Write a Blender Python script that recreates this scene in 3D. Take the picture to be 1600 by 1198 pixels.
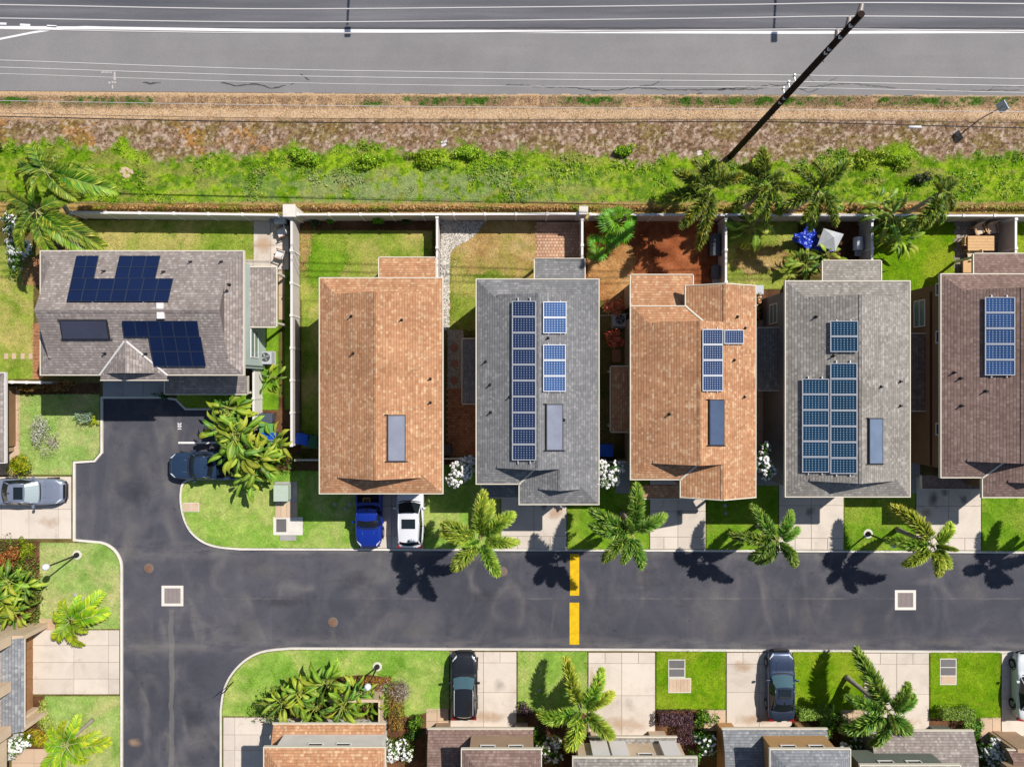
import bpy, bmesh, math, random
import numpy as np
from mathutils import Vector, Matrix, Quaternion
random.seed(7)
rng = np.random.default_rng(7)
for o in list(bpy.data.objects):
    bpy.data.objects.remove(o)
scene = bpy.context.scene
COL = scene.collection

# ------------------------------------------------------------------ camera, sky, sun, exposure
CAMH = 50.0                      # drone height over the street, metres
S = 0.045                        # metres per photo pixel on the ground
cam_data = bpy.data.cameras.new('camera')
cam = bpy.data.objects.new('camera', cam_data)
COL.objects.link(cam)
cam.location = (0, 0, CAMH)
cam.rotation_euler = (0, 0, 0)   # straight down, +Y up in the picture
cam_data.sensor_width = 36.0
cam_data.lens = 36.0 * CAMH / (1600 * S)
cam_data.clip_end = 2000
scene.camera = cam
scene.render.resolution_x, scene.render.resolution_y = 1024, 766

SHX, SHY = -0.648, -0.511        # shadow offset per metre of height
world = bpy.data.worlds.new('World')
scene.world = world
world.use_nodes = True
wn = world.node_tree
bg = wn.nodes['Background']
sky = wn.nodes.new('ShaderNodeTexSky')
sky.sky_type = 'NISHITA'
sky.sun_disc = False
sky.sun_elevation = math.atan2(1, math.hypot(SHX, SHY))
sky.sun_rotation = math.atan2(-SHX, -SHY)
sky.air_density = 1.0; sky.dust_density = 0.6; sky.ozone_density = 1.0
wn.links.new(sky.outputs[0], bg.inputs[0])
bg.inputs[1].default_value = 0.08
sun_d = bpy.data.lights.new('sun', 'SUN')
sun_d.energy = 4.65
sun_d.angle = math.radians(0.5)
sun_d.color = (1.0, 0.955, 0.89)
sun = bpy.data.objects.new('sun', sun_d)
COL.objects.link(sun)
sun.location = (40, 30, 80)
sun.rotation_euler = Vector((SHX, SHY, -1)).to_track_quat('-Z', 'Y').to_euler()
scene.view_settings.view_transform = 'Standard'
scene.view_settings.look = 'None'
scene.view_settings.exposure = 0.3
scene.view_settings.gamma = 1.0
scene.view_settings.use_curve_mapping = False

# ------------------------------------------------------------------ helpers
def P(px, py, h=0.0):
    """photo pixel -> world point at height h"""
    f = S * (1 - h / CAMH)
    return Vector(((px - 800) * f, (599 - py) * f, h))
def gx(px, h=0.0): return (px - 800) * S * (1 - h / CAMH)
def gy(py, h=0.0): return (599 - py) * S * (1 - h / CAMH)
def RP(px, py, zf, off=0.0):
    """photo pixel -> point on the surface z = zf(x, y) (+ off)"""
    h = 5.0
    for _ in range(12):
        p = P(px, py, h)
        h = zf(p.x, p.y) + off
    return P(px, py, h)
def lin(c):
    c = c / 255.0
    return c / 12.92 if c <= 0.04045 else ((c + 0.055) / 1.055) ** 2.4
GAIN = 1.42
def A(r, g, b):
    """albedo of a surface that shows as sRGB (r,g,b) in full sun"""
    return (min(lin(r) / GAIN, .85), min(lin(g) / GAIN, .85), min(lin(b) / GAIN, .85))

ORG = {}
def org(o): return ORG.get(o.name, Vector((0, 0, 0)))
def tag(o, label=None, cat=None, group=None, kind=None):
    if label: o['label'] = label
    if cat: o['category'] = cat
    if group: o['group'] = group
    if kind: o['kind'] = kind
    return o
def thing(name, label, cat, loc=(0, 0, 0), group=None):
    o = bpy.data.objects.new(name, None)
    o.empty_display_size = 0.2
    COL.objects.link(o)
    o.location = loc
    ORG[o.name] = Vector(loc)
    return tag(o, label, cat, group)
def link_mesh(name, me, parent=None, loc=None):
    o = bpy.data.objects.new(name, me)
    COL.objects.link(o)
    if parent is not None:
        o.parent = parent
        ORG[o.name] = org(parent) if loc is None else org(parent) + Vector(loc)
    else:
        ORG[o.name] = Vector(loc) if loc is not None else Vector((0, 0, 0))
    if loc is not None: o.location = loc
    return o
def copy_tree(o, parent=None):
    c = o.copy()
    COL.objects.link(c)
    c.parent = parent
    for ch in o.children:
        copy_tree(ch, c)
    return c

class MB:
    """collects polygons; build() links them as ONE mesh object"""
    def __init__(s): s.v, s.f, s.uv, s.sm = [], [], [], []
    def poly(s, pts, uv=None, smooth=False):
        b = len(s.v)
        s.v += [tuple(p) for p in pts]
        s.f.append(tuple(range(b, b + len(pts))))
        s.uv.append(uv); s.sm.append(smooth)
    def box(s, x0, y0, z0, x1, y1, z1):
        x0, x1 = sorted((x0, x1)); y0, y1 = sorted((y0, y1)); z0, z1 = sorted((z0, z1))
        a = [(x0,y0,z0),(x1,y0,z0),(x1,y1,z0),(x0,y1,z0),(x0,y0,z1),(x1,y0,z1),(x1,y1,z1),(x0,y1,z1)]
        s.hexa(a)
    def hexa(s, a):
        b = len(s.v); s.v += [tuple(p) for p in a]
        for q in ((3,2,1,0),(4,5,6,7),(0,1,5,4),(1,2,6,5),(2,3,7,6),(3,0,4,7)):
            s.f.append(tuple(b + i for i in q)); s.uv.append(None); s.sm.append(False)
    def obox(s, c, ax, ay, az, hx, hy, hz):
        c, ax, ay, az = Vector(c), Vector(ax), Vector(ay), Vector(az)
        a = []
        for k in (-1, 1):
            for i, j in ((-1,-1),(1,-1),(1,1),(-1,1)):
                a.append(c + ax*hx*i + ay*hy*j + az*hz*k)
        s.hexa(a)
    def bar(s, p, q, w, h, up=(0,0,1)):
        p, q = Vector(p), Vector(q)
        d = (q - p); L = d.length; d.normalize()
        side = d.cross(Vector(up))
        if side.length < 1e-4: side = Vector((1,0,0))
        side.normalize(); u = side.cross(d).normalized()
        s.obox((p+q)/2, d, side, u, L/2, w/2, h/2)
    def tube(s, pts, rad, n=8, cap=True, smooth=True):
        pts = [Vector(p) for p in pts]
        if not hasattr(rad, '__len__'): rad = [rad]*len(pts)
        b = len(s.v)
        prev = None
        for i, p in enumerate(pts):
            d = (pts[min(i+1,len(pts)-1)] - pts[max(i-1,0)]).normalized()
            if prev is None:
                a = d.orthogonal().normalized()
            else:
                a = (prev - d*prev.dot(d))
                a = a.normalized() if a.length > 1e-5 else d.orthogonal().normalized()
            prev = a
            c = d.cross(a)
            for k in range(n):
                t = 2*math.pi*k/n
                s.v.append(tuple(p + (a*math.cos(t) + c*math.sin(t))*rad[i]))
        for i in range(len(pts)-1):
            for k in range(n):
                s.f.append((b+i*n+k, b+i*n+(k+1)%n, b+(i+1)*n+(k+1)%n, b+(i+1)*n+k))
                s.uv.append(None); s.sm.append(smooth)
        if cap:
            s.f.append(tuple(b+k for k in reversed(range(n)))); s.uv.append(None); s.sm.append(False)
            m = b+(len(pts)-1)*n
            s.f.append(tuple(m+k for k in range(n))); s.uv.append(None); s.sm.append(False)
    def lathe(s, c, prof, n=16, smooth=True):
        c = Vector(c); b = len(s.v)
        for r, z in prof:
            for k in range(n):
                t = 2*math.pi*k/n
                s.v.append((c.x+r*math.cos(t), c.y+r*math.sin(t), c.z+z))
        for i in range(len(prof)-1):
            for k in range(n):
                s.f.append((b+i*n+k, b+i*n+(k+1)%n, b+(i+1)*n+(k+1)%n, b+(i+1)*n+k))
                s.uv.append(None); s.sm.append(smooth)
        for i, rev in ((0, True), (len(prof)-1, False)):
            r = [b+i*n+k for k in range(n)]
            s.f.append(tuple(reversed(r)) if rev else tuple(r)); s.uv.append(None); s.sm.append(False)
    def prism(s, pts2, z0, z1):
        """extruded outline (counter-clockwise or not)"""
        a = sum(pts2[i][0]*pts2[(i+1)%len(pts2)][1]-pts2[(i+1)%len(pts2)][0]*pts2[i][1] for i in range(len(pts2)))
        if a < 0: pts2 = pts2[::-1]
        n = len(pts2)
        s.poly([(p[0],p[1],z1) for p in pts2])
        for i in range(n):
            p, q = pts2[i], pts2[(i+1)%n]
            s.poly([(p[0],p[1],z0),(q[0],q[1],z0),(q[0],q[1],z1),(p[0],p[1],z1)])
    def roofpoly(s, pts):
        pts = [Vector(p) for p in pts]
        n = Vector((0,0,0))
        for i in range(len(pts)):
            n += pts[i].cross(pts[(i+1)%len(pts)])
        if n.z < 0: pts = pts[::-1]; n = -n
        n.normalize()
        u = Vector((0,0,1)).cross(n)
        u = u.normalized() if u.length > 1e-4 else Vector((1,0,0))
        v = n.cross(u)
        s.poly(pts, uv=[(p.dot(u), p.dot(v)) for p in pts])
    def build(s, name, mat, parent=None, local=False, bevel=0):
        me = bpy.data.meshes.new(name)
        o0 = Vector((0,0,0)) if (parent is None or local) else org(parent)
        me.from_pydata([(v[0]-o0.x, v[1]-o0.y, v[2]-o0.z) for v in s.v], [], s.f)
        if any(u is not None for u in s.uv):
            ul = me.uv_layers.new(name='UVMap')
            for pi, pl in enumerate(me.polygons):
                u = s.uv[pi]
                if u:
                    for k, li in enumerate(pl.loop_indices): ul.data[li].uv = u[k]
        me.polygons.foreach_set('use_smooth', s.sm)
        mats = mat if isinstance(mat, (list, tuple)) else [mat]
        for m in mats: me.materials.append(m)
        me.update()
        o = link_mesh(name, me, parent)
        if bevel:
            md = o.modifiers.new('bevel', 'BEVEL'); md.width = bevel; md.segments = 2; md.limit_method = 'ANGLE'
        return o

def np_mesh(name, V, F, mat, parent=None, col=None, smooth=False):
    """V (n,3), F (m,k) arrays; col (n,3) -> point colour attribute 'Col'"""
    me = bpy.data.meshes.new(name)
    V = np.asarray(V, dtype=np.float32); F = np.asarray(F, dtype=np.int32)
    if parent is not None:
        V = V - np.array(org(parent), dtype=np.float32)
    k = F.shape[1]
    me.vertices.add(len(V)); me.vertices.foreach_set('co', V.ravel())
    me.loops.add(F.size); me.loops.foreach_set('vertex_index', F.ravel())
    me.polygons.add(len(F))
    me.polygons.foreach_set('loop_start', np.arange(0, F.size, k, dtype=np.int32))
    me.polygons.foreach_set('loop_total', np.full(len(F), k, dtype=np.int32))
    if smooth: me.polygons.foreach_set('use_smooth', np.ones(len(F), dtype=bool))
    if col is not None:
        at = me.color_attributes.new('Col', 'FLOAT_COLOR', 'POINT')
        c4 = np.ones((len(V), 4), dtype=np.float32); c4[:, :3] = np.clip(col, 0, 1)
        at.data.foreach_set('color', c4.ravel())
    me.materials.append(mat)
    me.update(calc_edges=True)
    return link_mesh(name, me, parent)

# value noise in numpy (for colouring vegetation)
_perm = rng.random((256, 256))
def vnoise(x, y):
    xi = np.floor(x).astype(int); yi = np.floor(y).astype(int)
    fx = x - xi; fy = y - yi
    fx = fx*fx*(3-2*fx); fy = fy*fy*(3-2*fy)
    a = _perm[xi & 255, yi & 255]; b = _perm[(xi+1) & 255, yi & 255]
    c = _perm[xi & 255, (yi+1) & 255]; d = _perm[(xi+1) & 255, (yi+1) & 255]
    return (a*(1-fx)+b*fx)*(1-fy)+(c*(1-fx)+d*fx)*fy
def fbm(x, y, o=4):
    r = 0; a = .5; t = 0
    for i in range(o):
        r = r + a*vnoise(x*2**i+i*17.3, y*2**i+i*9.1); t += a; a *= .5
    return r/t
def sstep(e0, e1, x):
    t = np.clip((x-e0)/(e1-e0), 0, 1); return t*t*(3-2*t)
def inpoly(x, y, poly):
    r = np.zeros(len(x), dtype=bool); n = len(poly)
    for i in range(n):
        x1, y1 = poly[i]; x2, y2 = poly[(i+1) % n]
        if y1 == y2: continue
        c = ((y1 > y) != (y2 > y)) & (x < (x2-x1)*(y-y1)/(y2-y1)+x1)
        r ^= c
    return r

# ------------------------------------------------------------------ materials
class NT:
    def __init__(s, name, rough=.8, spec=.25):
        s.m = bpy.data.materials.new(name); s.m.use_nodes = True
        s.t = s.m.node_tree; s.b = s.t.nodes['Principled BSDF']
        s.b.inputs['Roughness'].default_value = rough
        s.b.inputs['Specular IOR Level'].default_value = spec
    def node(s, typ, **kw):
        n = s.t.nodes.new(typ)
        for k, v in kw.items():
            if k in n.inputs.keys(): n.inputs[k].default_value = v
            else: setattr(n, k, v)
        return n
    def link(s, a, b): s.t.links.new(a, b)
    def pos(s): return s.node('ShaderNodeNewGeometry').outputs['Position']
    def obj(s): return s.node('ShaderNodeTexCoord').outputs['Object']
    def uv(s): return s.node('ShaderNodeTexCoord').outputs['UV']
    def mapping(s, vec, scale=(1,1,1), loc=(0,0,0), rot=(0,0,0)):
        n = s.node('ShaderNodeMapping')
        n.inputs['Scale'].default_value = scale; n.inputs['Location'].default_value = loc; n.inputs['Rotation'].default_value = rot
        s.link(vec, n.inputs['Vector']); return n.outputs[0]
    def noise(s, vec, scale, detail=4, rough=.6, dist=0):
        n = s.node('ShaderNodeTexNoise')
        n.inputs['Scale'].default_value = scale; n.inputs['Detail'].default_value = detail
        n.inputs['Roughness'].default_value = rough; n.inputs['Distortion'].default_value = dist
        s.link(vec, n.inputs['Vector']); return n.outputs['Fac']
    def ramp(s, fac, stops):
        n = s.node('ShaderNodeValToRGB'); e = n.color_ramp.elements
        while len(e) < len(stops): e.new(.5)
        for el, (p, c) in zip(e, stops):
            el.position = p
            el.color = (*c, 1) if hasattr(c, '__len__') else (c, c, c, 1)
        s.link(fac, n.inputs[0]); return n.outputs[0]
    def mix(s, fac, a, b, mode='MIX'):
        n = s.node('ShaderNodeMix', data_type='RGBA', blend_type=mode)
        for i, v in ((0, fac), (6, a), (7, b)):
            sock = n.inputs[i]
            if isinstance(v, bpy.types.NodeSocket): s.link(v, sock)
            elif hasattr(v, '__len__'): sock.default_value = (*v, 1)
            else: sock.default_value = v if i == 0 else (v, v, v, 1)
        return n.outputs[2]
    def math(s, op, a, b=None, c=None):
        n = s.node('ShaderNodeMath', operation=op)
        for i, v in enumerate((a, b, c)):
            if v is None: continue
            if isinstance(v, bpy.types.NodeSocket): s.link(v, n.inputs[i])
            else: n.inputs[i].default_value = v
        return n.outputs[0]
    def sep(s, vec):
        n = s.node('ShaderNodeSeparateXYZ'); s.link(vec, n.inputs[0]); return n.outputs
    def col(s, c):
        if isinstance(c, bpy.types.NodeSocket): s.link(c, s.b.inputs['Base Color'])
        else: s.b.inputs['Base Color'].default_value = (*c, 1)
    def bump(s, h, strength=.5, dist=.02):
        n = s.node('ShaderNodeBump'); n.inputs['Strength'].default_value = strength; n.inputs['Distance'].default_value = dist
        s.link(h, n.inputs['Height']); s.link(n.outputs[0], s.b.inputs['Normal'])

def simple(name, c, rough=.7, spec=.3, var=.12, scale=6, metal=0, coat=0, bump=0):
    t = NT(name, rough, spec)
    if var:
        p = t.obj()
        f = t.noise(p, scale, 5, .65)
        t.col(t.ramp(f, [(.25, tuple(x*(1-var) for x in c)), (.75, tuple(min(1, x*(1+var)) for x in c))]))
        if bump: t.bump(f, bump, .02)
    else: t.col(c)
    t.b.inputs['Metallic'].default_value = metal
    if coat: t.b.inputs['Coat Weight'].default_value = coat; t.b.inputs['Coat Roughness'].default_value = .06
    return t.m

def leafmat(name, rough=.55, trans=.25, spec=.35):
    t = NT(name, rough, spec)
    a = t.node('ShaderNodeAttribute', attribute_name='Col').outputs['Color']
    oi = t.node('ShaderNodeObjectInfo').outputs['Random']
    hs = t.node('ShaderNodeHueSaturation')
    t.link(a, hs.inputs['Color'])
    t.link(t.math('MULTIPLY_ADD', oi, .036, .482), hs.inputs['Hue'])
    t.link(t.math('MULTIPLY_ADD', oi, .35, 1.0), hs.inputs['Value'])
    t.col(hs.outputs[0])
    tr = t.node('ShaderNodeBsdfTranslucent'); t.link(hs.outputs[0], tr.inputs['Color'])
    mx = t.node('ShaderNodeMixShader'); mx.inputs[0].default_value = trans
    out = t.t.nodes['Material Output']
    t.link(t.b.outputs[0], mx.inputs[1]); t.link(tr.outputs[0], mx.inputs[2]); t.link(mx.outputs[0], out.inputs['Surface'])
    return t.m

def shingle(name, dark, mid, light, pale):
    t = NT(name, .92, .15)
    uv = t.uv()
    R = .17                                            # course height
    def brick(w, c1, c2, off=.5, loc=(0,0,0)):
        n = t.node('ShaderNodeTexBrick'); n.offset = off
        n.inputs['Scale'].default_value = 1; n.inputs['Brick Width'].default_value = w; n.inputs['Row Height'].default_value = R
        n.inputs['Mortar Size'].default_value = .0; n.inputs['Bias'].default_value = 0
        n.inputs['Color1'].default_value = (*c1, 1); n.inputs['Color2'].default_value = (*c2, 1)
        t.link(t.mapping(uv, loc=loc), n.inputs['Vector']); return n.outputs['Color']
    a = brick(.17, dark, light)
    base = t.mix(.62, a, mid)
    # scattered pale and dark tabs
    c = brick(.14, (0,0,0), (1,1,1), .41, (.07, 0, 0))
    e = brick(.26, (0,0,0), (1,1,1), .29, (.11, 0, 0))
    base = t.mix(t.math('MULTIPLY', t.math('GREATER_THAN', c, .86), .40), base, pale)
    base = t.mix(t.math('MULTIPLY', t.math('GREATER_THAN', e, .93), .34), base, pale)
    d = brick(.21, (0,0,0), (1,1,1), .23, (.19, 0, 0))
    base = t.mix(t.math('MULTIPLY', t.math('LESS_THAN', d, .2), .32), base, dark)
    # weathering: broad blotches and faint streaks down the slope
    w = t.noise(t.pos(), .3, 5, .65)
    base = t.mix(1.0, base, t.ramp(w, [(.3, .82), (.55, 1.0), (.8, 1.1)]), 'MULTIPLY')
    st = t.noise(t.mapping(uv, (1.6, .12, 1)), 1.0, 4, .6)
    base = t.mix(1.0, base, t.ramp(st, [(.3, .92), (.7, 1.06)]), 'MULTIPLY')
    g = t.noise(uv, 40, 2, .6)
    base = t.mix(1.0, base, t.ramp(g, [(.3, .85), (.7, 1.12)]), 'MULTIPLY')
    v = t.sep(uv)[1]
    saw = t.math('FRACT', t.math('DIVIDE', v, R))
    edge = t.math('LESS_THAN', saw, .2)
    base = t.mix(t.math('MULTIPLY', edge, .42), base, tuple(x*.3 for x in dark))  # shadow line under each course edge, painted into the colour
    t.col(base)
    t.bump(t.math('ADD', t.math('SUBTRACT', 1.0, saw), t.math('MULTIPLY', c, .5)), .5, .03)
    return t.m
M = {}
M['leaf'] = leafmat('leaf')
M['frond'] = leafmat('frond', .5, .2)
M['blade'] = leafmat('blade', .75, .3, .15)
M['trim'] = simple('cream_trim', A(238, 228, 208), .6, .3, .06)
M['white'] = simple('white_vinyl', A(246, 240, 236), .55, .35, .05)
M['blackmetal'] = simple('black_metal', (.012, .012, .014), .5, .4, .1)
M['darkplastic'] = simple('dark_plastic', (.03, .03, .033), .6, .3, .1)
M['grey'] = simple('grey_metal', A(150, 152, 156), .45, .4, .08)
M['alu'] = simple('aluminium', A(225, 226, 230), .4, .5, .05, metal=.2)
M['soil'] = simple('soil', A(92, 62, 44), .95, .1, .35, 1.5, bump=.6)

# ---- asphalt of the street, stains and joints carry their own shapes
def street_asphalt():
    t = NT('street_asphalt', .88, .2)
    p = t.pos(); x, y, _ = t.sep(p)
    big = t.noise(p, .16, 4, .6, .6)
    c = t.ramp(big, [(.3, A(74, 74, 83)), (.5, A(84, 84, 93)), (.72, A(98, 96, 103))])
    # drifting pale scuffs and curved tyre-swept filaments
    sc = t.noise(t.mapping(p, (1.0, .55, 1)), .32, 6, .6, 1.6)
    c = t.mix(t.math('MULTIPLY', t.ramp(sc, [(.50, 0.0), (.72, 1.0)]), .32), c, A(132, 129, 128))
    fl = t.math('ABSOLUTE', t.math('SUBTRACT', t.noise(t.mapping(p, (.9, .5, 1), loc=(7, 3, 0)),   .16, 2, .45, 1.6), .5))
    msk = t.ramp(t.noise(t.mapping(p, loc=(40, 9, 0)), .22, 3), [(.46, 0.0), (.6, 1.0)])
    c = t.mix(t.math('MULTIPLY', t.math('MULTIPLY', t.ramp(fl, [(.0, 1.0), (.075, 0.0)]), msk), .30), c, A(152, 146, 138))
    sw = t.noise(t.mapping(p, (.5, .8, 1), rot=(0, 0, .5)), .8, 4, .6, 1.8)
    c = t.mix(t.math('MULTIPLY', t.ramp(sw, [(.52, 0.0), (.70, 1.0)]), .34), c, A(66, 66, 74))
    # darker relaid patch round the eastern grate
    px_ = t.math('MULTIPLY', t.math('LESS_THAN', t.math('ABSOLUTE', t.math('SUBTRACT', x, gx(1413))), 1.75), t.math('LESS_THAN', t.math('ABSOLUTE', t.math('SUBTRACT', y, gy(937))), 1.05))
    c = t.mix(t.math('MULTIPLY', px_, .35), c, A(74, 74, 82))
    # southern lane laid a little darker, seam between the lanes
    wob = t.math('MULTIPLY_ADD', t.noise(p, .8, 3), .16, -.08)
    yy = t.math('ADD', y, wob)
    lane = t.math('MULTIPLY', t.math('LESS_THAN', yy, gy(936)), t.math('GREATER_THAN', x, gx(425)))
    c = t.mix(t.math('MULTIPLY', lane, .22), c, A(70, 70, 78))
    seam = t.math('MULTIPLY', t.math('LESS_THAN', t.math('ABSOLUTE', t.math('SUBTRACT', yy, gy(935))), .06), t.math('GREATER_THAN', x, gx(340)))
    c = t.mix(t.math('MULTIPLY', seam, t.ramp(t.noise(p, .5, 3), [(.45, .0), (.62, .35)])), c, A(136, 130, 124))
    # pale run of washed-out dust south of the grate
    wx = t.math('ADD', t.math('SUBTRACT', x, gx(268)), t.math('MULTIPLY_ADD', t.noise(p, .5, 3), .5, -.25))
    d = t.math('MULTIPLY', t.math('LESS_THAN', t.math('ABSOLUTE', wx), .17), t.math('LESS_THAN', y, gy(952)))
    c = t.mix(t.math('MULTIPLY', d, .42), c, A(140, 135, 128))
    # dust gathers along the gutters
    gut = t.noise(t.mapping(p, (.4, 1.4, 1)), .9, 4)
    for yk in (860, 1009):
        f = t.ramp(t.math('ABSOLUTE', t.math('SUBTRACT', y, gy(yk))), [(0, 1.0), (.9, 0.0)])
        c = t.mix(t.math('MULTIPLY', t.math('MULTIPLY', f, t.ramp(gut, [(.4, 0.0), (.6, 1.0)])), .4), c, A(150, 143, 138))
    sp = t.noise(t.mapping(p, loc=(3, 77, 0)), 1.8, 3, .5)
    c = t.mix(t.math('MULTIPLY', t.ramp(sp, [(.68, 0.0), (.74, 1.0)]), .45), c, A(52, 52, 58))
    wv = t.math('ABSOLUTE', t.math('SUBTRACT', t.noise(t.mapping(p, loc=(11, 31, 0)), .45, 6, .65, .4), .5))
    c = t.mix(t.math('MULTIPLY', t.math('LESS_THAN', wv, .0022), .5), c, A(56, 55, 60))
    g = t.noise(p, 16, 3, .7)
    c = t.mix(1.0, c, t.ramp(g, [(.25, .86), (.75, 1.14)]), 'MULTIPLY')
    t.col(c); t.bump(g, .25, .01)
    return t.m
M['asphalt'] = street_asphalt()

def highway_asphalt():
    t = NT('highway_asphalt', .9, .2)
    p = t.pos(); x, y, _ = t.sep(p)
    st = t.mapping(p, (.06, 1, 1))
    n = t.noise(p, .2, 4)
    sh = t.ramp(n, [(.3, A(141, 138, 138)), (.7, A(156, 152, 151))])
    sh = t.mix(t.math('MULTIPLY', t.ramp(t.noise(st, 1.4, 4), [(.45, 0.0), (.7, 1.0)]), .25), sh, A(138, 132, 131))
    lane = t.ramp(t.noise(st, 1.1, 4, .6), [(.3, A(98, 98, 104)), (.5, A(116, 115, 120)), (.7, A(136, 135, 138))])
    # wheel tracks
    trk = t.math('MULTIPLY_ADD', t.math('SINE', t.math('MULTIPLY', t.math('ADD', y, t.math('MULTIPLY', t.noise(st, .3, 2), .8)), 3.3)), .5, .5)
    lane = t.mix(t.math('MULTIPLY', trk, .3), lane, A(84, 84, 92))
    lane = t.mix(t.ramp(y, [(0, 0.0), (1, 1.0)]), lane, lane)
    edge = t.math('GREATER_THAN', y, gy(46.5))
    c = t.mix(edge, sh, lane)
    seam = t.math('LESS_THAN', t.math('ABSOLUTE', t.math('SUBTRACT', t.math('ADD', y, t.math('MULTIPLY', t.noise(p, .9, 2), .1)), gy(44.8))), .05)
    c = t.mix(t.math('MULTIPLY', seam, .7), c, A(60, 58, 62))
    g = t.noise(p, 14, 3, .7)
    c = t.mix(1.0, c, t.ramp(g, [(.25, .88), (.75, 1.12)]), 'MULTIPLY')
    t.col(c); t.bump(g, .2, .01)
    return t.m
M['highway'] = highway_asphalt()

def concrete(name, base, stain, stain_amt=.5, seed=0):
    t = NT(name, .85, .2)
    p = t.pos(); oi = t.node('ShaderNodeObjectInfo').outputs['Random']
    n = t.noise(t.mapping(p, loc=(seed*3.1, 0, 0)), .55, 5, .62, .4)
    c = t.ramp(n, [(.28, tuple(x*.84 for x in base)), (.5, base), (.75, tuple(min(.85, x*1.06) for x in base))])
    s2 = t.noise(t.mapping(p, loc=(seed*7.7+4, 2, 0)), .45, 4, .6, .8)
    c = t.mix(t.math('MULTIPLY', t.ramp(s2, [(.56, 0.0), (.74, 1.0)]), stain_amt), c, stain)
    sp = t.noise(t.mapping(p, loc=(seed*2.3+9, 5, 0)), 1.5, 3, .5)
    c = t.mix(t.math('MULTIPLY', t.ramp(sp, [(.66, 0.0), (.74, 1.0)]), .28), c, tuple(x*.45 for x in base))
    c = t.mix(1.0, c, t.ramp(oi, [(0, .9), (1, 1.05)]), 'MULTIPLY')
    g = t.noise(p, 18, 3, .7)
    c = t.mix(1.0, c, t.ramp(g, [(.25, .93), (.75, 1.06)]), 'MULTIPLY')
    t.col(c); t.bump(g, .15, .01)
    return t.m
M['concrete'] = concrete('driveway_concrete', A(234, 220, 205), A(206, 184, 164), .45, 0)
M['warmcrete'] = concrete('rust_stained_concrete', A(226, 196, 166), A(206, 158, 118), .6, 2)
M['joint'] = simple('joint_bed', A(120, 104, 94), .9, .1, .2)
M['kerb'] = concrete('kerb_concrete', A(246, 238, 226), A(210, 198, 182), .35, 5)
M['greycrete'] = concrete('grey_concrete', A(186, 180, 178), A(150, 142, 138), .5, 3)
M['redtile'] = concrete('terracotta_brick', A(186, 130, 104), A(150, 96, 76), .5, 4)
M['paver'] = concrete('paver_clay', A(226, 178, 146), A(196, 138, 108), .7, 6)
M['gravelbed'] = simple('gravel_bed', A(168, 160, 148), .95, .1, .5, 9, bump=1)
M['paint_white'] = simple('road_paint_white', A(250, 248, 246), .7, .3, .08, 2)
M['paint_faint'] = simple('faded_paint', A(205, 196, 192), .8, .2, .12, 8)
ty = NT('road_paint_yellow', .75, .25)
ny = ty.noise(ty.pos(), 3, 5, .7); nw = ty.noise(ty.mapping(ty.pos(), (1, 1, 1), (5, 5, 0)), 9, 5, .75)
ty.col(ty.mix(ty.ramp(nw, [(.6, 0.0), (.72, .75)]), ty.ramp(ny, [(.3, A(226, 176, 10)), (.7, A(255, 212, 24))]), A(120, 108, 80)))
M['paint_yellow'] = ty.m
M['tar'] = simple('crack_sealant', A(84, 80, 82), .6, .3, .15)

def grass_ground(name, stops, patch, pf=(.46, .64), amt=.8, seed=0):
    t = NT(name, .95, .08)
    p = t.mapping(t.pos(), loc=(seed*13.7, seed*5.1, 0))
    n = t.noise(p, .5, 5, .62, .3)
    c = t.ramp(n, stops)
    q = t.noise(t.mapping(p, loc=(31, 7, 0)), .38, 4, .6, .5)
    c = t.mix(t.math('MULTIPLY', t.ramp(q, [(pf[0], 0.0), (pf[1], 1.0)]), amt), c, patch)
    m = t.noise(p, 2.6, 4, .7)
    c = t.mix(1.0, c, t.ramp(m, [(.3, .78), (.7, 1.2)]), 'MULTIPLY')
    g = t.noise(p, 9, 4, .75)
    c = t.mix(1.0, c, t.ramp(g, [(.25, .66), (.75, 1.36)]), 'MULTIPLY')
    t.col(c); t.bump(g, .7, .05)
    return t.m
LAWN = {   # dark, mid, light, patch colour (as seen in full sun)
 'fresh': ((92, 138, 22), (122, 164, 36), (150, 182, 56), (164, 178, 70)),
 'front': ((112, 160, 46), (146, 184, 74), (176, 200, 98), (196, 200, 118)),
 'mixed': ((104, 140, 30), (152, 170, 66), (186, 188, 92), (208, 186, 118)),
 'dry':   ((166, 128, 76), (200, 168, 110), (216, 190, 136), (154, 154, 62)),
 'straw': ((172, 120, 70), (206, 158, 102), (222, 182, 126), (176, 112, 66)),
 'lush':  ((84, 132, 6), (118, 158, 18), (148, 178, 36), (160, 174, 48)),
 'pale':  ((124, 162, 66), (160, 188, 98), (186, 202, 124), (206, 196, 136)),
}
for i, (k, (a, b, c, d)) in enumerate(LAWN.items()):
    M['lawn_'+k] = grass_ground('lawn_'+k, [(.3, A(*a)), (.5, A(*b)), (.72, A(*c))], A(*d), seed=i)
M['reddirt'] = grass_ground('red_dirt', [(.3, A(140, 78, 46)), (.5, A(170, 100, 62)), (.75, A(196, 128, 86))], A(112, 60, 34), seed=9)  # dirt colour darkened to stand in for palm shade over the yard
M['mulch'] = grass_ground('bark_mulch', [(.3, A(90, 60, 42)), (.5, A(120, 84, 60)), (.75, A(150, 112, 80))], A(76, 54, 36), seed=11)
M['yard'] = grass_ground('yard_ground', [(.3, A(96, 78, 44)), (.5, A(120, 104, 60)), (.75, A(146, 128, 80))], A(90, 100, 40), seed=12)
M['earth'] = grass_ground('open_ground', [(.3, A(120, 100, 66)), (.5, A(146, 126, 86)), (.75, A(170, 150, 104))], A(104, 118, 52), seed=14)

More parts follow.
